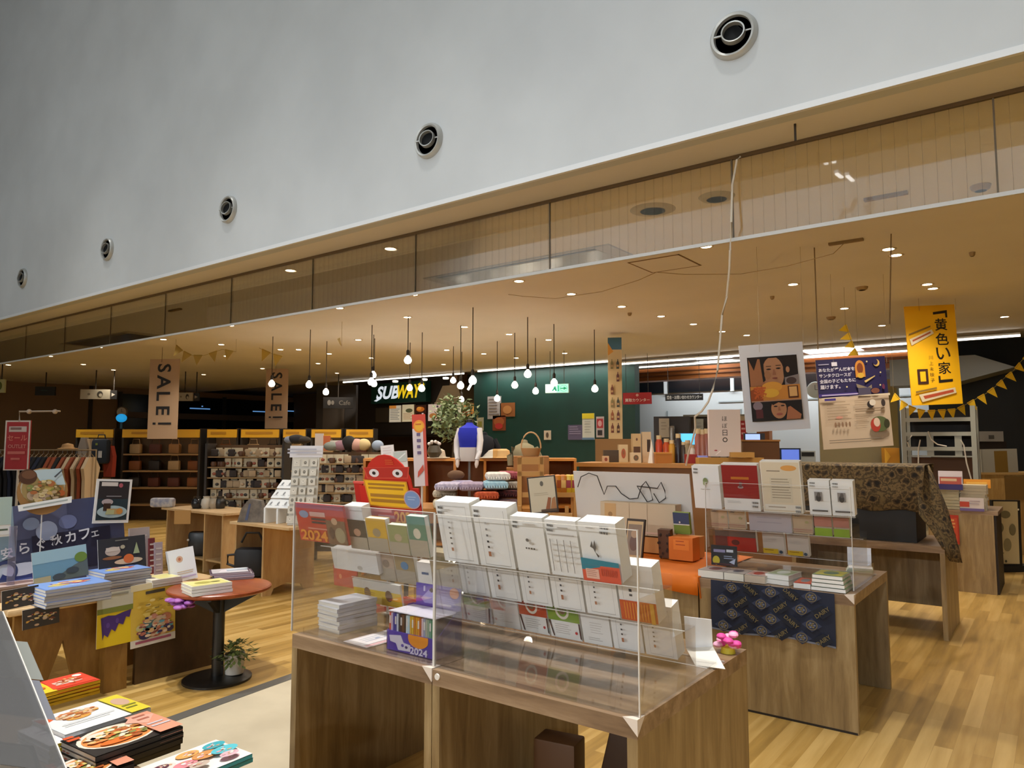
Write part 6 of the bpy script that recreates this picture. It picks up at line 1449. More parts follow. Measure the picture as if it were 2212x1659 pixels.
# --- folded scarves on a table
p = W(1030, 1075, d=7.3)
t = thing('scarf_table', 'low wooden table under the pile of folded scarves', 'table', (p.x, p.y, 0), YAW)
m = MB(); m.box((-.62, -.3, .88), (.55, .4, .92), M('a8702c', .5)); m.build('table_top', t)
for x, y in ((-.58, -.26), (.5, -.26), (-.58, .34), (.5, .34)):
    m = MB(); m.box((x, y, 0), (x+.05, y+.05, .88), M('9a6428', .5)); m.build('leg', t)
m = MB(); m.box((-.6, -.28, .78), (.53, -.26, .88), M('9a6428', .5)); m.build('apron', t)
def scarf(c1, c2, w, l, h):
    t = thing('folded_scarf', 'scarf', 'scarf', group='folded scarves on the low table')
    m = MB(); mt = noisy('scarf_weave_'+c1, c1, c2, 30, .9)
    m.rbox((-w/2, -l/2, 0), (w/2, l/2, h), mt, h*.45); m.build('cloth', t)
    m = MB()
    for i in range(9): m.tube([(-w/2+.02+i*(w-.04)/8, -l/2, h*.5), (-w/2+.02+i*(w-.04)/8, -l/2-.03, h*.25)], .004, mt, 4)
    m.build('fringe', t)
    return t
sc_def = [('cream', 'd8cdb4', 'b9aa88', 960, 1085, .0), ('white', 'ddd6cb', 'c0b6a6', 990, 1090, .0), ('sand', 'c9b894', 'a8946c', 1025, 1084, 0), ('rust red', '9a3c22', '6a2418', 1058, 1080, 0), ('dark striped', '2c2024', '5a3034', 1098, 1082, 0),
          ('cream', 'cfc4b0', 'a89a84', 962, 1070, .055), ('lilac', '9a94b0', 'c4bccc', 968, 1045, .11), ('violet', '8a80a8', 'b8b0c4', 995, 1035, .11), ('orange', 'c05a2c', 'a03c20', 1050, 1060, .055), ('brown red', '6a2a28', '3a2024', 1098, 1064, .055),
          ('sky blue', '8ab4c8', 'a8c8d4', 1070, 1035, .12), ('grey', '9a948c', 'b8b0a4', 1095, 1048, .11), ('white', 'e2dcd4', 'c8c2ba', 1075, 1025, .175), ('pink', 'b05a60', '8a3c48', 1100, 1025, .175), ('dusty mauve', '8a7a90', 'a898a8', 1020, 1040, .11)]
for i, (nm, c1, c2, px, py, dz) in enumerate(sc_def):
    q = W(px, 1082, d=7.1+.25*(i % 2)+dz)
    s0 = scarf(c1, c2, .24 if i > 4 else .22, .34, .078); s0.location = (q.x, q.y, .921+dz*1.45); s0.rotation_euler = (0, 0, YAW+rr.uniform(-.15, .15))
    s0['label'] = 'folded %s scarf, %s on the low wooden table' % (nm, ('at the bottom', 'in the second layer', 'in the third layer', 'on top')[0 if dz == 0 else 1 if dz < .1 else 2 if dz < .15 else 3])
upright('handbag', 'small brown round bag lying on the lilac scarves', 'handbag', 985, 1032, 7.5, lump('6a4a30', .09, .06, .05), z=1.165)
# --- wooden rack with food bags, framed picture on an easel
def foodrack(t, k):
    OK = M('c8924c', .5)
    for x in (-.26, -.07, .22):
        m = MB(); m.box((x, -.02, 0), (x+.035, .025, 1.42 if x < .1 else 1.12), OK); m.box((x, .28, 0), (x+.035, .32, 1.42 if x < .1 else 1.12), OK); m.build('post', t)
    for z in (.35, .72, 1.08):
        m = MB(); m.box((-.25, 0, z), (.25, .3, z+.02), OK); m.box((-.25, -.01, z), (.25, .01, z+.04), OK); m.build('shelf', t)
    m = MB(); m.box((-.26, -.02, 1.36), (-.04, .01, 1.42), OK); m.box((-.26, -.02, 1.26), (-.04, .01, 1.3), OK); m.build('top_rail', t)
FR = upright('wooden_rack', 'pale wooden rack full of orange and yellow food bags', 'rack', 1184, 1150, 6.3, foodrack, z=0)
def packet(c, c2):
    t = thing('food_packet', 'packet', 'food packet', group='food packets on the wooden rack')
    m = MB(); m.rbox((-.027, -.02, 0), (.027, .02, .15), M(c, .35), .015); m.build('body', t)
    m = MB(); m.box((-.018, -.0225, .05), (.018, -.0205, .11), M(c2, .5)); m.build('label_patch', t)
    return First(t)
pks = [('orange', packet('d8882c', 'a8501c')), ('amber', packet('c87820', 'e0b05a')), ('yellow', packet('e0b82c', '9a2c34')), ('brown', packet('9a5a24', 'd0a060')), ('maroon', packet('7a2430', 'c89a7a'))]
for row, z in enumerate((.371, .741, 1.101)):
    for i in range(9):
        for dep in (0, 1):
            if row < 2 and dep: continue
            nm, F = pks[(1, 0, 1, 0, 0, 1, 2, 2, 2)[i] if row == 2 else (3, 4, 0, 3, 4, 1, 3, 0, 4)[(i+row*2) % 9]]
            x = -.21+i*.052 if row < 2 else -.09+i*.046
            q = FR.location+Matrix.Rotation(YAW, 3, 'Z') @ Vector((x, .07+.1*dep, 0)); q.z = z
            F(q, YAW+rr.uniform(-.25, .25), '%s food packet on the %s shelf of the wooden rack' % (nm, ('lowest', 'middle', 'top')[row]), 1.1 if row == 2 else 1)['group'] = nm+' packets, '+('low', 'middle', 'top')[row]+' shelf'
def menu(s): s.r(0, 0, 1, 1, '3a2e22').r(.05, .04, .95, .97, 'd3c8ae').e_(.5, .8, .06, .07, '6a6458').l(.2, .45, .7, .55, 2, 'bdb094', .3).p([(.55, .06), (.7, .06), (.78, .4), (.68, .42)], '9a5a34').p([(.72, .06), (.95, .06), (.92, .42), (.82, .38)], 'b07a4c').r(.4, .04, .95, .1, '5a4430')
o = fb('framed_menu', 'dark framed cream picture with brown bottles leaning on a rack', 'picture', (1146, 1030, 1207, 1108), 5.9, menu, '3a2e22', t=.025, roll=-6, yaw=30)
m = MB(); m.box((-.22, .03, 0), (-.19, .07, o.location.z+.05), M('b8843c', .5)); m.box((.16, .03, 0), (.19, .07, o.location.z+.05), M('b8843c', .5)); m.box((-.25, -.03, o.location.z-.035), (.22, .07, o.location.z-.003), M('c8924c', .5)); q = m.build('picture_easel', None, (o.location.x, o.location.y, 0), R(30)); tag(q, 'pale wooden easel holding the framed cream picture', 'easel')
# basket with a tall round handle
upright('basket', 'wicker basket with a tall round handle behind the food rack', 'basket', 1147, 985, 7.6, lambda t, k: (MB().lathe([(0, 0), (.1, 0), (.13, .1), (.12, .1), (0, .02)], M('b08a5a', .8), 18).build('bowl', t), MB().tube([(.125*math.cos(R(q)), 0, .1+.2*math.sin(R(q))) for q in range(0, 181, 15)], .011, M('c8a070', .7)).build('handle', t))).scale = (.82,)*3
p = W(1147, 985, d=7.6); m = MB(); m.box((-.18, -.15, 0), (.18, .15, p.z-.001), M('a87038', .6)); q = m.build('plinth', None, (p.x, p.y, 0), YAW); tag(q, 'narrow wooden plinth under the round handled basket', 'plinth')
# ================================================================ sandwich shop front
class LitSheet(Sheet):
    def c(s, c): return M(c, .5, 0, .45) if isinstance(c, str) else c
def lit(f):
    def g(s):
        s.__class__ = LitSheet; s.r(0, 0, 1, 1, s.base)
        if f: f(s)
    return g
def subway(s):
    s.r(0, 0, 1, 1, '0d4438').t('SUB', .1, .2, .53, .86, M('dfe8f0', .5, 0, .8), .035, .28, False).t('WAY', .5, .2, .93, .86, M('e8c21c', .5, 0, .8), .035, .28, False)
    s.p([(.06, .14), (.17, .3), (.2, .24), (.11, .1)], M('dfe8f0', .5, 0, .8)).p([(.86, .84), (.95, .98), (.985, .8), (.93, .7)], M('e8c21c', .5, 0, .8))
sg = board('shop_sign', 'green SUBWAY sign with white and yellow letters', 'sign', (800, 826, 918, 870), Y=14.38, yaw=0, base='0d4438', art=subway, t=.2)
for i, (bx, c, art, lab) in enumerate((((811, 881, 840, 912), '4a4032', None, 'dark hanging panel left of the menu boards'), ((841, 876, 866, 912), 'd8ccb4', lambda s: s.r(0, .82, .6, 1, 'd88a3c').l(.1, .1, .9, .8, 7, '8a8478', .4, .2), 'lit menu board with an orange corner'),
        ((869, 874, 894, 911), 'dccba4', lambda s: s.e_(.6, .65, .3, .12, '5a5a3c').l(.1, .1, .9, .5, 5, 'b08a6a', .4), 'lit menu board with a green sandwich'), ((896, 875, 921, 893), '3a1c10', lambda s: s.e_(.5, .5, .35, .3, 'c86a24').e_(.4, .6, .2, .2, 'e0963c'), 'small dark menu board with an orange dish'),
        ((925, 873, 952, 909), 'd9c4b4', lambda s: s.e_(.4, .3, .3, .16, 'b8783c').e_(.75, .85, .08, .06, '4a2a4a'), 'pink lit menu board with a sandwich'), ((988, 868, 1014, 900), 'e6cfa0', lambda s: s.r(.5, 0, 1, 1, 'd89a5a').e_(.7, .25, .25, .2, '8a3c1c').r(0, .3, .4, 1, 'f0e2c4'), 'bright menu board right of the potted tree'), ((1017, 868, 1028, 894), 'c8742c', lambda s: s.e_(.5, .5, .4, .3, 'e0a050'), 'narrow orange menu board beside the green wall'))):
    g = lit(art)
    def lit_art(s, g=g, c=c): s.base = c; g(s)
    board('menu_board', lab, 'menu board', bx, Y=14.53, yaw=0, base=c, art=lit_art if i else art, t=.06)
# fascia, canopy and fittings of the sandwich shop
p0 = W(745, 833, d=19.4); p1 = W(1030, 833, d=16.6)
m = MB(); m.box((-16.9, 14.6, 1.7), (-11.0, 14.8, 3.3), M('2a2019', .7)); struct(m.build('wall_shop_fascia'))
m = MB(); m.box((-16.8, 14.55, 1.75), (-12.3, 14.6, 1.82), M('241c16', .6)); o = m.build('menu_rail'); tag(o, 'dark rail running under the menu boards of the sandwich shop', 'rail')
for px, py, px2, lab in ((930, 852, 975, 'slanted tan ventilation hood over the sandwich counter'),):
    a = W(975, 868, Y=13.8)
    t = thing('extractor_hood', lab, 'hood', a, 0)
    m = MB(); m.prism([(-.55, 0), (.35, 0), (.2, .42), (-.3, .42)], 0, .6, M('8a7450', .5)); m.build('hood', t)
    m = MB(); m.box((-.56, -.02, -.03), (.36, .62, .0), M('b89a7c', .4)); m.build('rim', t)
    m = MB(); m.box((-.15, .1, .42), (.1, .5, 1.0), M('6a4a2c', .5)); m.build('duct', t)
for px, py, lab in ((963, 817, 'small white spot lamp left of the pendant bulbs by the sandwich shop'), (917, 820, 'small round downlight over the right end of the sandwich sign'), (854, 824, 'small round downlight over the middle of the sandwich sign')):
    p = W(px, py, Y=13.6)
    t = thing('spot_lamp', lab, 'spot lamp', p)
    m = MB(); m.lathe([(0, -.02), (.07, -.02), (.075, .02), (0, .03)], M('fff2d8', .5, 0, 5), 14); m.build('lens', t)
    m = MB(); m.tube([(0, 0, .03), (0, 0, 3.34-p.z)], .01, M('3a342c')); m.build('stem', t)
m = MB(); a = W(1020, 826, Y=13.2); b = W(1011, 842, Y=13.2); m.tube([a, b], .03, M('f0e8dc', .5, 0, 2.0)); m.tube([a, (a.x, a.y, 3.34)], .008, M('3a342c')); o = m.build('tube_lamp'); tag(o, 'short slanted white tube lamp below a pendant bulb', 'lamp')
for bx, d, c, art, lab in (((1053, 856, 1082, 905), 15.2, 'a8a4a4', lambda s: s.l(.1, .1, .9, .9, 6, '7a7474', .4), 'grey notice sheet on the green wall'), ((1080, 870, 1112, 900), 14.6, '8a5428', lambda s: s.e_(.5, .5, .3, .3, 'b07a44'), 'brown picture on the green wall'), ((1064, 898, 1092, 930), 14.4, '7a3c1c', lambda s: s.e_(.5, .6, .4, .3, 'a0582c').e_(.5, .3, .3, .2, 'b0302c'), 'red brown picture low on the green wall'),
        ((1258, 893, 1284, 950), 14.6, 'c4c8c0', lambda s: s.r(0, .8, 1, 1, 'd8c82c').l(.2, .2, .8, .7, 5, 'a0a49c', .3).r(0, 0, 1, .08, '5a7a9a'), 'pale poster with a yellow head on the green wall'), ((1288, 900, 1305, 945), 14.2, 'b8aeb0', lambda s: s.r(.1, .45, .9, .9, 'a82c34').t('50', .15, .55, .85, .8, 'd8b0b0', .02) if False else s.r(.1, .45, .9, .9, 'a82c34').e_(.5, .67, .25, .15, 'd0a0a0').r(.2, .1, .8, .35, '2a2426'), 'small red and white poster right of the yellow headed one'),
        ((1227, 918, 1258, 950), 14.8, '5a5470', lambda s: s.l(.1, .3, .9, .9, 4, '8a84a0', .4), 'violet grey notice low on the green wall'), ((1030, 902, 1044, 930), 15.4, 'a8a48c', lambda s: s.r(.2, .3, .8, .7, '8a8a3a'), 'small yellow green notice left on the green wall'), ((1175, 930, 1190, 950), 13.6, 'c8bca8', lambda s: s.e_(.5, .5, .2, .3, '5a4a3c'), 'small white price card beside the basket handle')):
    board('notice', lab, 'notice', bx, Y=12.988, yaw=0, base=c, art=art, t=.01)
# exit sign
def exit_s(s): s.r(0, 0, 1, 1, '9fe8cc').r(0, 0, .48, 1, 'd6f4ec').e_(.42, .72, .05, .1, '1c8a64').p([(.36, .62), (.46, .62), (.5, .2), (.44, .2), (.4, .4), (.33, .2), (.28, .25), (.35, .45)], '1c8a64').r(.54, .15, .6, .85, '2a9a74').p([(.66, .44), (.8, .44), (.8, .3), (.95, .5), (.8, .7), (.8, .56), (.66, .56)], '128458').ring(.8, .5, .16, .38, .1, '128458')
p = W(1203, 849, d=13.0)
t = thing('exit_sign', 'lit green and white emergency exit sign with a running figure and arrow', 'exit sign', p, R(20))
k = 13.0/FPX; w, h = 52*k, 20*k
m = MB(); m.box((-w/2, 0, 0), (w/2, .05, h), M('c9d6d0', .4)); m.build('case', t)
m = MB()
s = Sheet(m, w*.98, h*.92, .0015, z0=h*.04)
s.c = lambda c: M(c, .5, 0, 1.1)
exit_s(s); m.build('lit_panel', t)
for x in (-w*.3, w*.3): m = MB(); m.tube([(x, .025, h), (x, .025, CZ-p.z)], .006, M('6a6a62')); m.build('suspension_rod', t)
# ================================================================ counter signs
def redsign(s): s.r(0, 0, 1, 1, 'b3222c').e_(.5, .78, .05, .12, 'e6b8b4').t('買取カウンター', .07, .14, .93, .56, 'f0e2de', .02)
def blacksign(s): s.r(0, 0, 1, 1, '20242a').t('総合・お問い合わせカウンター', .04, .2, .96, .8, 'd9dcd8', .025, 0, False)
for o, d in ((board('counter_sign', 'red hanging sign with white characters over the counter', 'sign', (1346, 848, 1408, 873), d=13.4, yaw=25, base='b3222c', art=redsign, t=.04, roll=-.6), 13.4), (board('counter_sign', 'black hanging sign with white characters over the counter', 'sign', (1437, 851, 1519, 865), d=14.0, yaw=25, base='20242a', art=blacksign, t=.04, roll=-.6), 14.0)):
    x0 = min(v.co.x for v in o.data.vertices); x1 = max(v.co.x for v in o.data.vertices); zt2 = max(v.co.z for v in o.data.vertices)
    top = (CZ if o.location.y < BY else 3.34)-o.location.z
    for x in (x0+.06, x1-.06): m = MB(); m.tube([(x, .02, zt2), (x, .02, top)], .005, M('4a4a48')); m.build('suspension_rod', o)
# direction signs at the left
def arrow_sign(s): s.r(0, 0, 1, 1, 'b0a48c').e_(.68, .5, .1, .32, '3a3228').e_(.7, .4, .06, .18, 'b0a48c').e_(.3, .5, .05, .12, '7a6e5a')
def hangbox(bx, d, base, art, lab, name='direction_sign', yaw=45):
    o = board(name, lab, 'sign', bx, d=d, yaw=yaw, base=base, art=art, t=.06)
    zt2 = max(v.co.z for v in o.data.vertices)
    m = MB(); m.tube([(0, .03, zt2), (0, .03, CZ-o.location.z)], .012, M('2a221a')); m.build('suspension_rod', o); return o
hangbox((173, 841, 236, 862), 16.5, 'b0a48c', arrow_sign, 'pale hanging direction sign with a round symbol at the left')
hangbox((236, 843, 252, 862), 16.6, '1d1814', lambda s: s.p([(.3, .3), (.8, .5), (.3, .7)], 'b9b0a0'), 'black hanging sign with a white arrow left of the SALE banner')
hangbox((380, 848, 416, 866), 16.8, 'a89880', arrow_sign, 'pale hanging direction sign just right of the tall SALE banner')
hangbox((416, 849, 430, 866), 16.9, '1d1814', lambda s: s.p([(.3, .3), (.8, .5), (.3, .7)], 'b9b0a0'), 'black hanging sign with a small arrow right of the SALE banner')
hangbox((-8, 819, 9, 848), 15.0, 'b9bf94', lambda s: s.e_(.4, .5, .3, .3, '5a6a2c'), 'yellow green sign cut off at the left edge')
hangbox((75, 835, 118, 854), 17.0, '17130f', lambda s: s.l(.3, .4, .7, .6, 1, '2a3a34'), 'black hanging display box at the far left')
def cafe_sign(s): s.r(0, 0, 1, 1, '1b1612').t('Cafe', .5, .3, .95, .7, '6a6258', .01).e_(.2, .5, .06, .25, '7a7268').e_(.32, .5, .05, .2, '6a6258')
hangbox((698, 858, 762, 882), 17.5, '1b1612', cafe_sign, 'dark hanging cafe sign beside the pendant bulb')
m = MB(); m.box((-.03, 0, 0), (.03, .05, 1.4), M('1a1613')); 
a = W(725, 905, d=18); m = MB(); m.box((-.55, 0, 0), (.55, .1, 2.95), M('2a2420', .6)); m.box((-.35, -.02, 0), (.25, 0, 2.6), M('453c34', .4)); o = m.build('door_1', None, (a.x, a.y, 0), R(20)); struct(o, 'dark doorway behind the cafe sign')
# wall clock and blue ball at the far left
p = W(263, 890, d=18.5)
t = thing('wall_clock', 'round pale wall clock on the dark wall at the left', 'clock', p, R(40))
m = MB(); m.lathe([(0, -.01), (.13, -.01), (.14, .0), (.14, .04), (0, .04)], M('6a5c48', .5), 28, axis='Y'); m.build('case', t)
m = MB(); m.lathe([(0, -.012), (.115, -.012)], M('e6dcc6', .5), 28, axis='Y'); m.box((-.004, -.016, 0), (.004, -.013, .08), M('2a2420')); m.box((0, -.016, -.004), (.05, -.013, .004), M('2a2420')); m.build('dial', t)
m = MB(); m.lathe([(0, -.12), (.025, -.12), (.025, 0), (0, 0)], M('3a2f24'), 8, axis='Y')
m = MB(); m.tube([(0, .06, -1.9), (0, .06, .1)], .04, M('2a2018', .7)); m.build('post', t)
def sky_lamp(t, k):
    m = MB(); m.ball((0, 0, .1), .12, M('1c8cc8', .4, 0, .9), 1, 1, .85, 16); m.build('globe', t)
    m = MB(); m.tube([(0, .0, -.3), (0, 0, .02)], .03, M('1f4a5c')); m.build('neck', t)
t = upright('globe_lamp', 'glowing blue globe under the wall clock at the left', 'globe lamp', 262, 912, 17.6, sky_lamp)
m = MB(); m.box((-.2, -.2, 0), (.2, .2, t.location.z-.3), M('2a2018', .7)); q = m.build('plinth', None, (t.location.x, t.location.y, 0), YAW); tag(q, 'dark plinth carrying the blue globe', 'plinth')
# yellow paper bunting under the ceiling, left and right
def pennants(lab, pts, grp, size=.09, col='e6b81c'):
    m = MB(); m.tube(pts, .003, M('8a7a3a'))
    for e in (pts[0], pts[-1]): m.tube([e, (e[0], e[1], CZ)], .0015, M('8a7a5a'))
    o = m.build('bunting_cord'); tag(o, 'thin cord of the yellow bunting '+lab, 'cord')
    for i in range(len(pts)-1):
        c = (Vector(pts[i])+Vector(pts[i+1]))/2; d = (Vector(pts[i+1])-Vector(pts[i])); a = math.atan2(d.y, d.x); sl = math.atan2(d.z, math.hypot(d.x, d.y))
        m = MB(); m.prism([(-size*.55, 0), (size*.55, 0), (0, -size*1.3)], -.001, .001, M(col, .6)); m.prism([(-size*.55, 0), (size*.55, 0), (size*.5, .012), (-size*.5, .012)], -.0015, .0015, M(col, .6))
        q = m.build('pennant', None, c, rot=(Matrix.Rotation(a, 4, 'Z') @ Matrix.Rotation(-sl, 4, 'Y') @ Matrix.Rotation(R(rr.uniform(-15, 15)), 4, 'X')).to_euler()); tag(q, 'yellow triangular pennant on the bunting '+lab, 'pennant', 'pennants '+lab)
xs2 = [(1930, 848), (1945, 865), (1962, 876), (1980, 884), (2000, 888), (2024, 887), (2045, 886), (2066, 884), (2086, 874), (2108, 862), (2130, 850), (2150, 835), (2168, 818), (2190, 800), (2206, 780), (2225, 760)]
pennants('in front of the metal shelf at the right', [W(x, y, d=8.4) for x, y in xs2], 'r', .085)
pennants('hanging down above the dark blue poster', [W(x, y, d=7.6) for x, y in ((1826, 700), (1832, 718), (1838, 735), (1845, 752), (1853, 768))], 'm', .075)
pennants('under the ceiling left of the pendant bulbs', [W(x, y, d=12.5) for x, y in ((560, 752), (590, 765), (610, 770))], 'l', .15, 'b8983c')
pennants('under the ceiling above the left SALE banner', [W(x, y, d=11.5) for x, y in ((380, 745), (395, 758), (415, 768), (440, 768), (480, 755), (510, 760))], 'l2', .13, 'b09448')
for px, py in ((730, 742), (740, 748)): pass
t = upright('paper_bird', 'pale paper ornament hanging under the ceiling right of the second bulb', 'ornament', 738, 748, 9.8, lambda t, k: (MB().poly([(-.06, 0, .1), (-.03, .02, .12), (.0, 0, .0), (-.02, -.02, .02)], M('e0cf9c')).poly([(0, 0, 0), (.06, .02, .06), (.05, -.02, .04)], M('e0cf9c')).build('wing', t), MB().tube([(0, 0, 0), (0, 0, CZ-W(738, 748, d=9.8).z)], .002, M('a08a5c')).build('thread', t)))
# ================================================================ tall poster column with bottles
def bottles(s):
    s.r(0, 0, 1, 1, 'c3a878').r(0, .88, 1, 1, '3f6a80').p([(0, .82), (.4, .86), (0, .95)], 'c88a2c')
    for j in range(6):
        for i in range(2):
            if (i+j) % 5 == 4: continue
            u = .28+.42*i; v = .1+.125*j; c = ('6a3420', '3a3a2c', '8a4c24', '4a2a1c', '7a6a3c', '5a2c2c')[(i*3+j*2) % 6]
            s.r(u-.1, v-.04, u+.1, v+.02, c).p([(u-.1, v+.02), (u+.1, v+.02), (u+.03, v+.04), (u+.03, v+.055), (u-.03, v+.055), (u-.03, v+.04)], c).r(u-.07, v-.02, u+.07, v, 'b08a5c')
o = board('poster_column', 'tall narrow tan poster column with bottles and a blue top', 'poster column', (1315, 728, 1345, 948), d=10.8, yaw=30, base='c3a878', art=bottles, t=.16)
m = MB(); zt2 = W(1330, 948, d=10.8).z; m.box((-.3, -.15, 0), (.3, .25, zt2-.001), M('8a6434', .6)); q = m.build('plinth', None, (o.location.x, o.location.y, 0), R(30)); tag(q, 'brown base under the tall tan poster column', 'plinth')
# ================================================================ back counter and goods
cz = CH-(1000-955)*9.2/FPX
a = W(1290, 1000, d=9.6); b = W(1700, 1000, d=8.6)
t = thing('sales_counter', 'long brown sales counter behind the white panel and the book stands', 'counter', ((a.x+b.x)/2, (a.y+b.y)/2, 0), math.atan2(b.y-a.y, b.x-a.x))
L = (b-a).length/2+.2
m = MB(); m.box((-L, -.28, cz-.05), (L, .35, cz), M('a87434', .5)); m.build('worktop', t)
m = MB(); m.box((-L+.03, -.22, 0), (L-.03, .3, cz-.05), M('7a5226', .6)); m.build('body', t)
CN = t
def on_counter(name, label, cat, px, build, off=0.0, yaw=None, z=0, group=None):
    # px along the counter, off: depth on the top
    u = Vector((b.x-a.x, b.y-a.y, 0)).normalized(); n = Vector((-u.y, u.x, 0))
    # where the view ray through px meets the line of the counter at this depth
    r = W(px, 990, d=1); o0 = a+n*off
    den = r.x*u.y-r.y*u.x
    s = (o0.x*u.y-o0.y*u.x)/den
    p = Vector((r.x*s, r.y*s, cz+.001+z))
    t = thing(name, label, cat, p, YAW if yaw is None else R(yaw), group); build(t, fwd(p)/FPX); return t
def bx(wp, hp, col, dep=.1, art=None, lid=None):
    def f(t, k):
        m = MB(); w, h = wp*k, hp*k; m.box((-w/2, 0, 0), (w/2, dep, h), M(col, .6))
        if art: art(Sheet(m, w, h, .0012))
        m.build('box', t)
        if lid: MB().box((-w/2-.004, -.004, h), (w/2+.004, dep+.004, h+.02), M(lid, .5)).build('lid', t)
    return f
def spot(c, c2='8a5a3c'): return lambda s: s.e_(.5, .5, .25, .28, c).e_(.5, .55, .1, .12, c2)
goods = [('carton', 1309, bx(13, 14, 'c8a884', .1, spot('8a3c2c')), 'small tan carton with a red mark, left end of the counter'), ('carton', 1347, bx(19, 38, 'cbb48a', .12, spot('a85a3c')), 'cream carton with a red mark below the tall poster column'), ('carton', 1376, bx(18, 62, 'c2a578', .12, lambda s: s.r(.1, .3, .9, .55, '5a3a24').e_(.5, .8, .12, .05, '6a4a3c')), 'tall tan carton with a dark window on the counter'),
    ('carton', 1374, bx(22, 22, 'd2bc98', .1, spot('6a5a44')), 'low cream carton in front of the tall tan one'), ('carton', 1398, bx(18, 66, 'c9b290', .1, lambda s: s.r(.5, .35, .9, .75, '3a2c24')), 'tall cream carton with a dark panel on the counter'), ('carton', 1434, bx(34, 20, 'b0702c', .12, None, 'c88a3c'), 'low orange brown box on the counter'), ('carton', 1330, bx(50, 26, '4a3c2c', .1), 'dark brown low box behind the small cartons')]
for i, (n, px, bd, lab) in enumerate(goods): on_counter(n, lab, 'carton', px, bd, off=(-.16 if i in (0, 3, 5) else .05))
def jar(c, h=.16, r=.05): return lambda t, k: (MB().lathe([(0, 0), (r, 0), (r, h*.75), (r*.7, h*.85), (r*.7, h), (0, h)], M(c, .3), 14).build('body', t), MB().lathe([(r*.74, h*.87), (r*.74, h*1.02), (0, h*1.02)], M('c8b48a', .4), 12).build('lid', t))
for px, c, h, lab in ((1424, 'b03c20', .34, 'large red patterned bag shape on the counter'), (1440, 'a8441c', .3, 'orange red bag shape on the counter'), (1452, 'b8862c', .28, 'amber bag shape on the counter'), (1466, '20161c', .36, 'tall dark bottle on the counter'), (1478, '3a3028', .26, 'dark jar on the counter'), (1486, '8a7a5c', .28, 'beige jar on the counter'), (1496, 'c8c0b4', .22, 'pale jar on the counter'), (1509, '9a5a4c', .42, 'first reddish jar beside the white board'), (1519, '9a6450', .41, 'second reddish jar beside the white board'), (1528, '8a5040', .42, 'third reddish jar beside the white board')):
    on_counter('jar', lab, 'jar', px, jar(c, h, .045), off=.1, group='jars and bags on the counter')
on_counter('price_card', 'white cone card standing between the cartons and the red bags', 'card', 1408, lambda t, k: MB().lathe([(.05, 0), (.0, .3)], M('e6e0d4', .5), 4).build('card', t), off=-.1)
on_counter('monitor', 'monitor with a bright blue screen on the counter', 'monitor', 1487, lambda t, k: (MB().box((-.12, 0, .22), (.12, .02, .38), M('2a2e34', .4)).build('case', t), MB().r(-.11, .23, .11, .37, -.002, M('56b4e8', .4, 0, 1.3)).build('screen', t), MB().box((-.02, 0, 0), (.02, .03, .22), M('2a2e34', .4)).build('stem', t)), off=.22)
on_counter('carton', 'red box on the counter below the blue screen', 'carton', 1494, bx(24, 20, '9a2c24', .08), off=-.12)
on_counter('roll', 'violet roll lying beside the white board', 'roll', 1517, lambda t, k: MB().lathe([(0, -.06), (.05, -.06), (.05, .06), (0, .06)], M('5a5a9c', .5), 16, c=(0, 0, .05), axis='X').build('roll', t), off=-.15)
on_counter('carton', 'long kraft carton lying on the counter before the white board', 'carton', 1580, bx(140, 14, 'b08540', .16), off=-.2)
on_counter('carton', 'kraft carton lying on top of the long one beside the white board', 'carton', 1605, bx(50, 11, 'b98c48', .12), off=-.2, z=14*9.0/FPX+.002)
def hobo(s): s.r(0, 0, 1, 1, 'cfc2bc'); s.tv('ほぼ日。', .42, .28, .58, .88, '3a3430', .004); s.e_(.2, .13, .05, .015, 'a04a4c').p([(.18, .04), (.34, .13), (.36, .11), (.2, .03)], 'e6dedb')
o = board('standing_board', 'tall pale board with four small upright characters on the counter', 'board', (1533, 886, 1601, 987), d=8.7, yaw=30, base='cfc2bc', art=hobo, t=.12); o.location.z = cz+.012+14*9/FPX
t = board('patterned_screen', 'red and patterned narrow screen behind the pale upright board', 'panel', (1600, 884, 1614, 985), d=9.2, yaw=30, base='a89a7c', art=lambda s: s.r(0, .5, 1, .9, 'a0282c').l(.2, .55, .8, .85, 3, 'd0a0a0', .4).e_(.5, .2, .3, .1, 'c8b894'), t=.05); t.location.z = cz+.001
on_counter('wooden_screen', 'dark brown wooden box screen right of the pale upright board', 'screen', 1645, lambda t, k: (MB().box((-.22, 0, 0), (.22, .04, .27), M('5a3a1c', .6)).build('panel', t), MB().box((-.23, -.01, .27), (.23, .05, .29), M('9a6c34', .5)).build('top_rail', t)), off=.1)
on_counter('monitor', 'pale blue screen above the dark wooden screen', 'monitor', 1630, lambda t, k: (MB().box((-.12, .02, .2), (.14, .04, .37), M('3a3e46', .4)).build('case', t), MB().r(-.1, .28, .08, .36, .018, M('9ab4e8', .4, 0, 1.1)).build('screen', t), MB().box((-.02, .02, 0), (.02, .05, .2), M('2a2e34', .4)).build('stem', t)), off=.25)
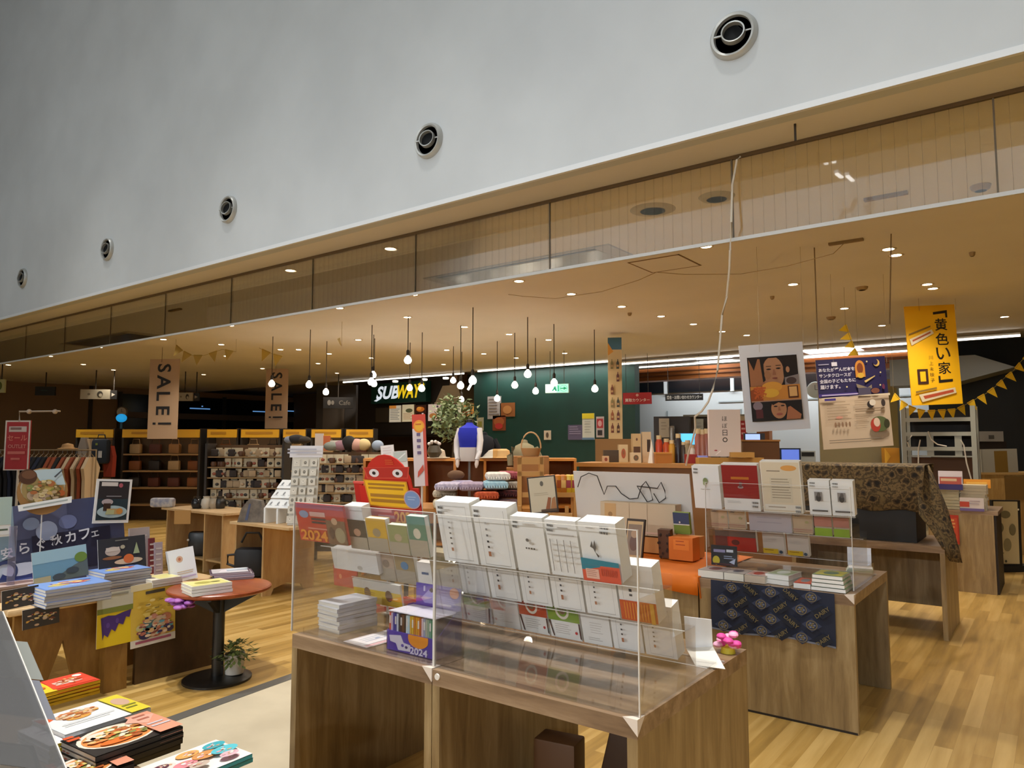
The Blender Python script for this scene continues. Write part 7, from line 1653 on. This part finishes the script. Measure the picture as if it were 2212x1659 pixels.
# dark register counter farther back
m = MB(); p = W(1720, 1000, d=10.6)
t = thing('register_counter', 'dark service counter with register screens behind the cream book', 'counter', (p.x, p.y, 0), R(10))
m = MB(); m.box((-.9, 0, 0), (.55, .6, 1.18), M('3a3630', .6)); m.build('body', t); m = MB(); m.box((-.93, -.03, 1.18), (.58, .63, 1.22), M('6c6a64', .5)); m.build('worktop', t)
p = W(1707, 978, d=10.8)
t = thing('register_screen', 'register with a blue screen on the dark service counter', 'register', (p.x, p.y, 1.221), R(30))
m = MB(); m.box((-.15, 0, .04), (.15, .05, .24), M('23314a', .4)); m.build('case', t); m = MB(); m.r(-.125, .06, .125, .22, -.003, M('5a72c8', .4, 0, .9)); m.build('screen', t); m = MB(); m.box((-.1, -.03, 0), (.1, .12, .04), M('2a2e34', .4)); m.build('foot', t)
p = W(1745, 980, d=10.9)
t = thing('receipt_printer', 'pale receipt printer beside the blue register screen', 'printer', (p.x, p.y, 1.221), R(30))
m = MB(); m.box((-.11, 0, 0), (.11, .2, .2), M('b9bcb8', .5)); m.build('case', t); m = MB(); m.box((-.09, -.004, .12), (.09, 0, .18), M('2a2a2a', .4)); m.build('slot', t)
on = W(1450, 900, d=13.4)
t = thing('coffee_cabinet', 'dark cabinet with a steel coffee urn behind the counter', 'cabinet', (on.x, on.y, 0), R(20))
m = MB(); m.box((-.32, 0, 0), (.32, .5, 2.02), M('2c2420', .5)); m.build('body', t); m = MB(); m.lathe([(0, 0), (.09, 0), (.07, .03), (.055, .1), (.06, .3), (.05, .34), (0, .36)], M('8a8a8c', .25, .8), 18, c=(.02, -.1, 1.5)); m.box((-.25, -.22, 1.46), (.25, 0, 1.5), M('3a302a', .5)); m.build('urn', t)
for bx_, d, c, lab in (((1424, 904, 1446, 945), 13.33, 'b9b4a8', 'pale sheet on the dark coffee cabinet'), ((1503, 905, 1520, 945), 13.72, 'a8a898', 'pale sheet on the grey shelf right of the cabinet')):
    board('notice', lab, 'notice', bx_, d=d, yaw=25, base=c, t=.02, art=lambda s: s.l(.2, .3, .8, .8, 3, '9a968c', .3))
on = W(1540, 900, d=13.8)
t = thing('book_shelf', 'grey brown shelf of files between the cabinet and the pale board', 'shelf', (on.x, on.y, 0), R(20))
m = MB(); m.box((-.55, .3, 0), (.62, .33, 2.05), M('6a6258', .6)); m.box((-.55, 0, 2.03), (.62, .33, 2.07), M('6a6454', .6)); m.build('carcass', t)
for i in range(7):
    m = MB(); x = -.5+i*.155; m.box((x, .05, 1.2), (x+.11, .3, 1.62+.1*(i % 3)), M(('5a4a3c', '8a8478', '3a342e', '7a6a5a', 'a09a8c', '4a4038', '6a5a4c')[i], .7)); m.build('file', t)
for z in (1.18,):
    m = MB(); m.box((-.55, 0, z), (.62, .3, z+.02), M('6a6258', .6)); m.build('shelf', t)
# small wall clock right of the face poster
p = W(1761, 842, Y=15.4); t = thing('wall_clock', 'round white wall clock right of the two face poster', 'clock', (p.x, 15.42, p.z), 0)
m = MB(); m.lathe([(0, -.03), (.15, -.03), (.165, -.02), (.165, .05), (0, .05)], M('d3dcd8', .4), 28, axis='Y'); m.build('case', t); m = MB(); m.box((-.005, -.034, 0), (.005, -.031, .1), M('5a6260')); m.box((0, -.034, -.005), (.07, -.031, .005), M('5a6260')); m.build('hand', t)
# ================================================================ right side: cloth covered table, shelf, metal rack
CY = 6.72
def cloth_mat():
    m, nt, b, N, L = nodes('brown_patterned_cloth')
    tc = N('ShaderNodeTexCoord'); v = N('ShaderNodeTexVoronoi'); v.inputs['Scale'].default_value = 13; L(tc.outputs['Object'], v.inputs['Vector'])
    n = N('ShaderNodeTexNoise'); n.inputs['Scale'].default_value = 30; L(tc.outputs['Object'], n.inputs['Vector'])
    mx = N('ShaderNodeMix', data_type='FLOAT'); mx.inputs[0].default_value = .5; L(v.outputs['Distance'], mx.inputs[2]); L(n.outputs['Fac'], mx.inputs[3])
    r = ramp(N, ((.3, '1e1812'), (.4, '4a3a24'), (.47, '7a6440'), (.54, '3a2e1c'), (.66, '6f5c3a'))); L(mx.outputs[0], r.inputs[0]); L(r.outputs[0], b.inputs['Base Color']); b.inputs['Roughness'].default_value = .9
    return m
CLM = cloth_mat()
t = thing('covered_box', 'large dark box draped with a brown patterned cloth on the right table', 'covered box', (0, 0, 0))
m = MB(); m.box((-1.95, CY+.1, TH+.002), (-.98, CY+.62, 1.34), M('17130f', .6)); m.build('box', t)
m = MB(); n = 30
x0, x1 = -1.98, -.90
rows = [(CY+.07, .985), (CY+.065, 1.15), (CY+.075, 1.345), (CY+.1, 1.362), (CY+.4, 1.368), (CY+.64, 1.362), (CY+.67, 1.2), (CY+.67, 1.0)]
vs = []; fs = []
for j, (y, z) in enumerate(rows):
    for i in range(n+1):
        u = i/n; wv2 = .008*math.sin(u*30)*(1 if j < 2 or j > 5 else .2)
        vs.append((x0+u*(x1-x0)*(1 if j in (2, 3, 4, 5) else .985), y+wv2, z+(.012*math.sin(u*17) if j in (0, 7) else 0)))
for j in range(len(rows)-1):
    for i in range(n):
        q = j*(n+1)+i; fs.append((q, q+1, q+n+2, q+n+1))
m.add(vs, fs, CLM, True)
# the corner that falls over the table edge
cr = [W(2006, 1005, d=6.15), W(2026, 1050, d=6.1), W(2046, 1100, d=6.02), W(2060, 1150, d=5.97), W(2072, 1190, d=5.92), W(2078, 1216, d=5.92)]
cl = [W(1975, 1004, d=6.12), W(1980, 1052, d=6.0), W(1984, 1112, d=5.93), W(2008, 1142, d=5.88), W(2030, 1178, d=5.84), W(2052, 1212, d=5.86)]
nn = 6; vs = []; fs = []
for j, (p, q) in enumerate(zip(cl, cr)):
    for i in range(nn+1):
        w2 = p.lerp(q, i/nn); w2.y += .018*math.sin(i*2.1+j*.6); vs.append(tuple(w2))
for j in range(len(cr)-1):
    for i in range(nn):
        q = j*(nn+1)+i; fs.append((q, q+1, q+nn+2, q+nn+1))
m.add(vs, fs, CLM, True)
o = m.build('cloth', t); o.modifiers.new('thick', 'SOLIDIFY').thickness = .004
m = MB(); m.tube([W(1862, 1152, d=6.3), W(1875, 1142, d=6.3), W(1887, 1146, d=6.3), W(1892, 1158, d=6.3)], .012, M('9a8a70', .4)); q = m.build('cable_loop'); tag(q, 'pale cable loop lying before the draped dark box', 'cable')
# tall panel unit with books
t = thing('display_unit', 'oak display unit with full front panel carrying book stacks at the right', 'display unit', (-.8, 9.4, 0))
m = MB(); m.box((-.38, -.4, 0), (.21, -.36, .80), WALNUT_V); m.build('front_panel', t); m = MB(); m.box((-.38, -.4, .80), (.25, .4, .84), WALNUT_H); m.build('top', t); m = MB(); m.box((.20, -.36, 0), (.23, .4, .8), M('2c2016', .6)); m.build('side_panel', t); m = MB(); m.box((-.38, -.36, 0), (-.35, .4, .8), WALNUT_V); m.build('side_panel', t)
def stackbox(px0, px1, y0, y1, Y, n, c, sp, lab, dep=.22):
    p0 = W(px0, y1, Y=Y); p1 = W(px1, y1, Y=Y); w = p1.x-p0.x; h = (y1-y0)*fwd(p0)/FPX/n
    b0 = lying('book', lab, 'book', (0, 0, 0), 0, w, dep, h, c, sp, None, 'stacked books on the oak unit'); F = First(b0)
    for i in range(n): F(((p0.x+p1.x)/2+rr.uniform(-.006, .006), Y+dep/2, .842+i*(h+.0005)), R(rr.uniform(-2, 2)))
stackbox(2030, 2074, 1062, 1106, 9.02, 7, 'b8a07c', 'b0a88c', 'beige book in the left stack on the oak unit')
stackbox(2077, 2132, 1054, 1106, 9.04, 8, 'd0c4a4', 'a89a80', 'pale book in the right stack on the oak unit')
def reds(s): s.r(0, .7, 1, 1, 'd8ccd0').r(0, 0, 1, .3, '38306c').r(.05, .3, .95, .68, 'b05040').l(.1, .4, .9, .6, 1, 'd0b08a', .7)
o = board('display_card', 'purple and red card standing on the book stack of the oak unit', 'display card', (2028, 1018, 2080, 1058), Y=8.98, yaw=0, base='d8ccd0', art=reds, t=.01); 
o = board('display_card', 'red and white card before the right book stack of the oak unit', 'display card', (2074, 1076, 2126, 1104), Y=8.99, yaw=0, base='d0c4c0', art=lambda s: s.r(0, .3, .4, .7, 'b8402c').l(.4, .4, .9, .8, 2, 'b0a0a4', .4).r(0, 0, 1, .2, '6a5a90'), t=.008)
o = board('display_card', 'orange card lying behind on the right book stack', 'display card', (2082, 1036, 2140, 1054), Y=9.3, yaw=0, base='e0931c', art=lambda s: s.l(.1, .3, .9, .7, 1, 'f0b84a', .6), t=.02)
o = board('hanging_poster', 'red poster hanging on the left side of the oak unit', 'poster', (2045, 1114, 2073, 1175), Y=8.985, yaw=0, base='b0301c', art=lambda s: s.r(.1, .1, .9, .9, 'c04a2c').l(.2, .5, .8, .85, 3, 'd89a5a', .5).e_(.5, .3, .25, .12, '7a1c14'), t=.004)
# metal shelf rack
p0 = W(1945, 880, Y=9.7); p1 = W(2106, 880, Y=9.7)
t = thing('metal_rack', 'empty grey metal shelf rack with loose white cables behind the draped box', 'metal rack', ((p0.x+p1.x)/2, 9.7, 0))
w = (p1.x-p0.x)/2; top = p0.z; GM = M('8c8878', .4, .3)
for x in (-w, w-.05):
    m = MB(); m.box((x, 0, 0), (x+.05, .05, top), GM); m.box((x, .3, 0), (x+.05, .35, top), GM); m.build('post', t)
for y in (905, 936, 968):
    z = W(2020, y, Y=9.7).z; m = MB(); m.box((-w+.05, 0, z-.03), (w-.05, .02, z+.015), GM); m.box((-w+.05, .02, z-.01), (w-.05, .33, z-.002), M('6c6858', .5)); m.build('shelf_rail', t)
m = MB(); z0 = W(2020, 985, Y=9.7).z; m.box((-w+.05, .01, z0-.01), (w-.05, .02, z0+.005), GM); m.build('cross_bar', t)
m = MB(); z1 = W(2020, 1028, Y=9.7).z; m.box((-w+.05, .3, z1-.5), (w-.05, .33, z0-.02), M('5a3c24', .7)); m.build('lower_panel', t)
m = MB(); m.box((-w+.05, .32, W(2020, 968, Y=9.7).z), (w-.05, .34, top-.05), M('1d1a17', .7)); m.build('back_panel', t)
for x0_, x1_ in ((-.12, -.05), (.16, .23)):
    m = MB(); m.box((x0_, .02, W(2020, 985, Y=9.7).z), (x1_, .04, W(2020, 936, Y=9.7).z), GM); m.build('bracket', t)
for pts in (((1970, 940), (1960, 955), (1965, 966)), ((2005, 932), (2012, 950), (2025, 960), (2045, 964)), ((1988, 950), (1984, 970), (1984, 1010)), ((2075, 950), (2082, 962), (2088, 1000), (2098, 1035))):
    m = MB(); m.tube([W(x, y, Y=9.66) for x, y in pts], .008, M('b9b0a0', .4)); q = m.build('loose_cable'); tag(q, 'loose white cable hanging on the metal rack', 'cable', 'cables on the metal rack')
# tan partition and boxes behind
o = board('partition', 'tan partition panel behind the dark blue poster', 'partition', (1772, 940, 1908, 1002), d=9.3, yaw=20, base='7e7250', t=.04)
o.location.z = 0; o.scale.z = 2.5/(62*9.3/FPX)
o = board('carton', 'orange yellow carton right of the tan partition', 'carton', (1912, 968, 1944, 1004), d=8.9, yaw=20, base='c88a1c', t=.2, art=lambda s: s.p([(0, 1), (.4, .5), (0, 0)], 'e0a82c')); zc = o.location.z
m = MB(); m.box((-.2, -.02, 0), (.2, .24, zc-.001), M('3a2c1c', .7)); q = m.build('plinth', None, o.location, R(20)); q.location.z = 0; tag(q, 'dark plinth under the orange yellow carton', 'plinth')
# far right: wooden crates, framed prints and an appliance
def art4(s): s.r(0, 0, 1, 1, '1c1814').r(.04, .03, .9, .98, 'c3b286').e_(.45, .78, .18, .06, '7a7050').e_(.25, .58, .12, .08, '6a6248').e_(.68, .55, .12, .09, '7a7050').e_(.48, .32, .14, .1, '8a7e5a').l(.1, .17, .4, .2, 1, '6a6248').e_(.4, .07, .04, .02, '4a4434').e_(.9, .86, .03, .015, 'e6e0c8')
o = board('framed_print', 'tall cream print with four plant drawings leaning at the right edge', 'picture', (2148, 1084, 2208, 1222), d=8.9, yaw=40, base='1c1814', art=art4, t=.04, roll=1)
m = MB(); m.box((-.3, -.03, 0), (.3, .2, max(.01, o.location.z-.001)), M('17130f', .6)); q = m.build('plinth', None, (o.location.x, o.location.y, 0), R(40)); tag(q, 'black foot under the tall cream print', 'plinth')
p = W(2190, 1060, d=10.2)
t = thing('shelf_cabinet', 'tan wooden cabinet behind the tall cream print at the right edge', 'cabinet', (p.x, p.y, 0), R(36))
m = MB(); m.box((-.45, 0, 0), (.6, .4, 1.1), wood('tan_wood', 'a07c44', 'b89458', 'c8a86c', (6, 6, 1))); m.build('body', t); m = MB(); m.box((-.47, -.02, 1.1), (.62, .42, 1.13), M('b8945a', .5)); m.build('top', t); m = MB(); m.box((-.12, -.012, .75), (.2, 0, 1.08), M('7a5c2c', .6)); m.build('door', t)
o = board('framed_print', 'grey board with a brown panel leaning on the tan cabinet', 'board', (2122, 974, 2200, 1024), d=10.2, yaw=36, base='9a9688', art=lambda s: s.r(.36, 0, .72, .92, '7a5c20').r(.0, 0, .04, 1, '8a8678'), t=.03, roll=-1); o.location.z = 1.131
p = W(2138, 935, d=11.6)
t = thing('appliance', 'pale boxy machine on a dark stand behind the metal rack', 'machine', (p.x, p.y, 0), R(30))
m = MB(); m.box((-.22, 0, 1.56), (.2, .4, 1.72), M('a8a49a', .5)); m.box((-.02, -.005, 1.6), (.06, 0, 1.66), M('5a564e', .5)); m.build('case', t); m = MB(); m.box((-.25, .02, 0), (.25, .4, 1.56), M('2a1f18', .7)); m.build('stand', t)
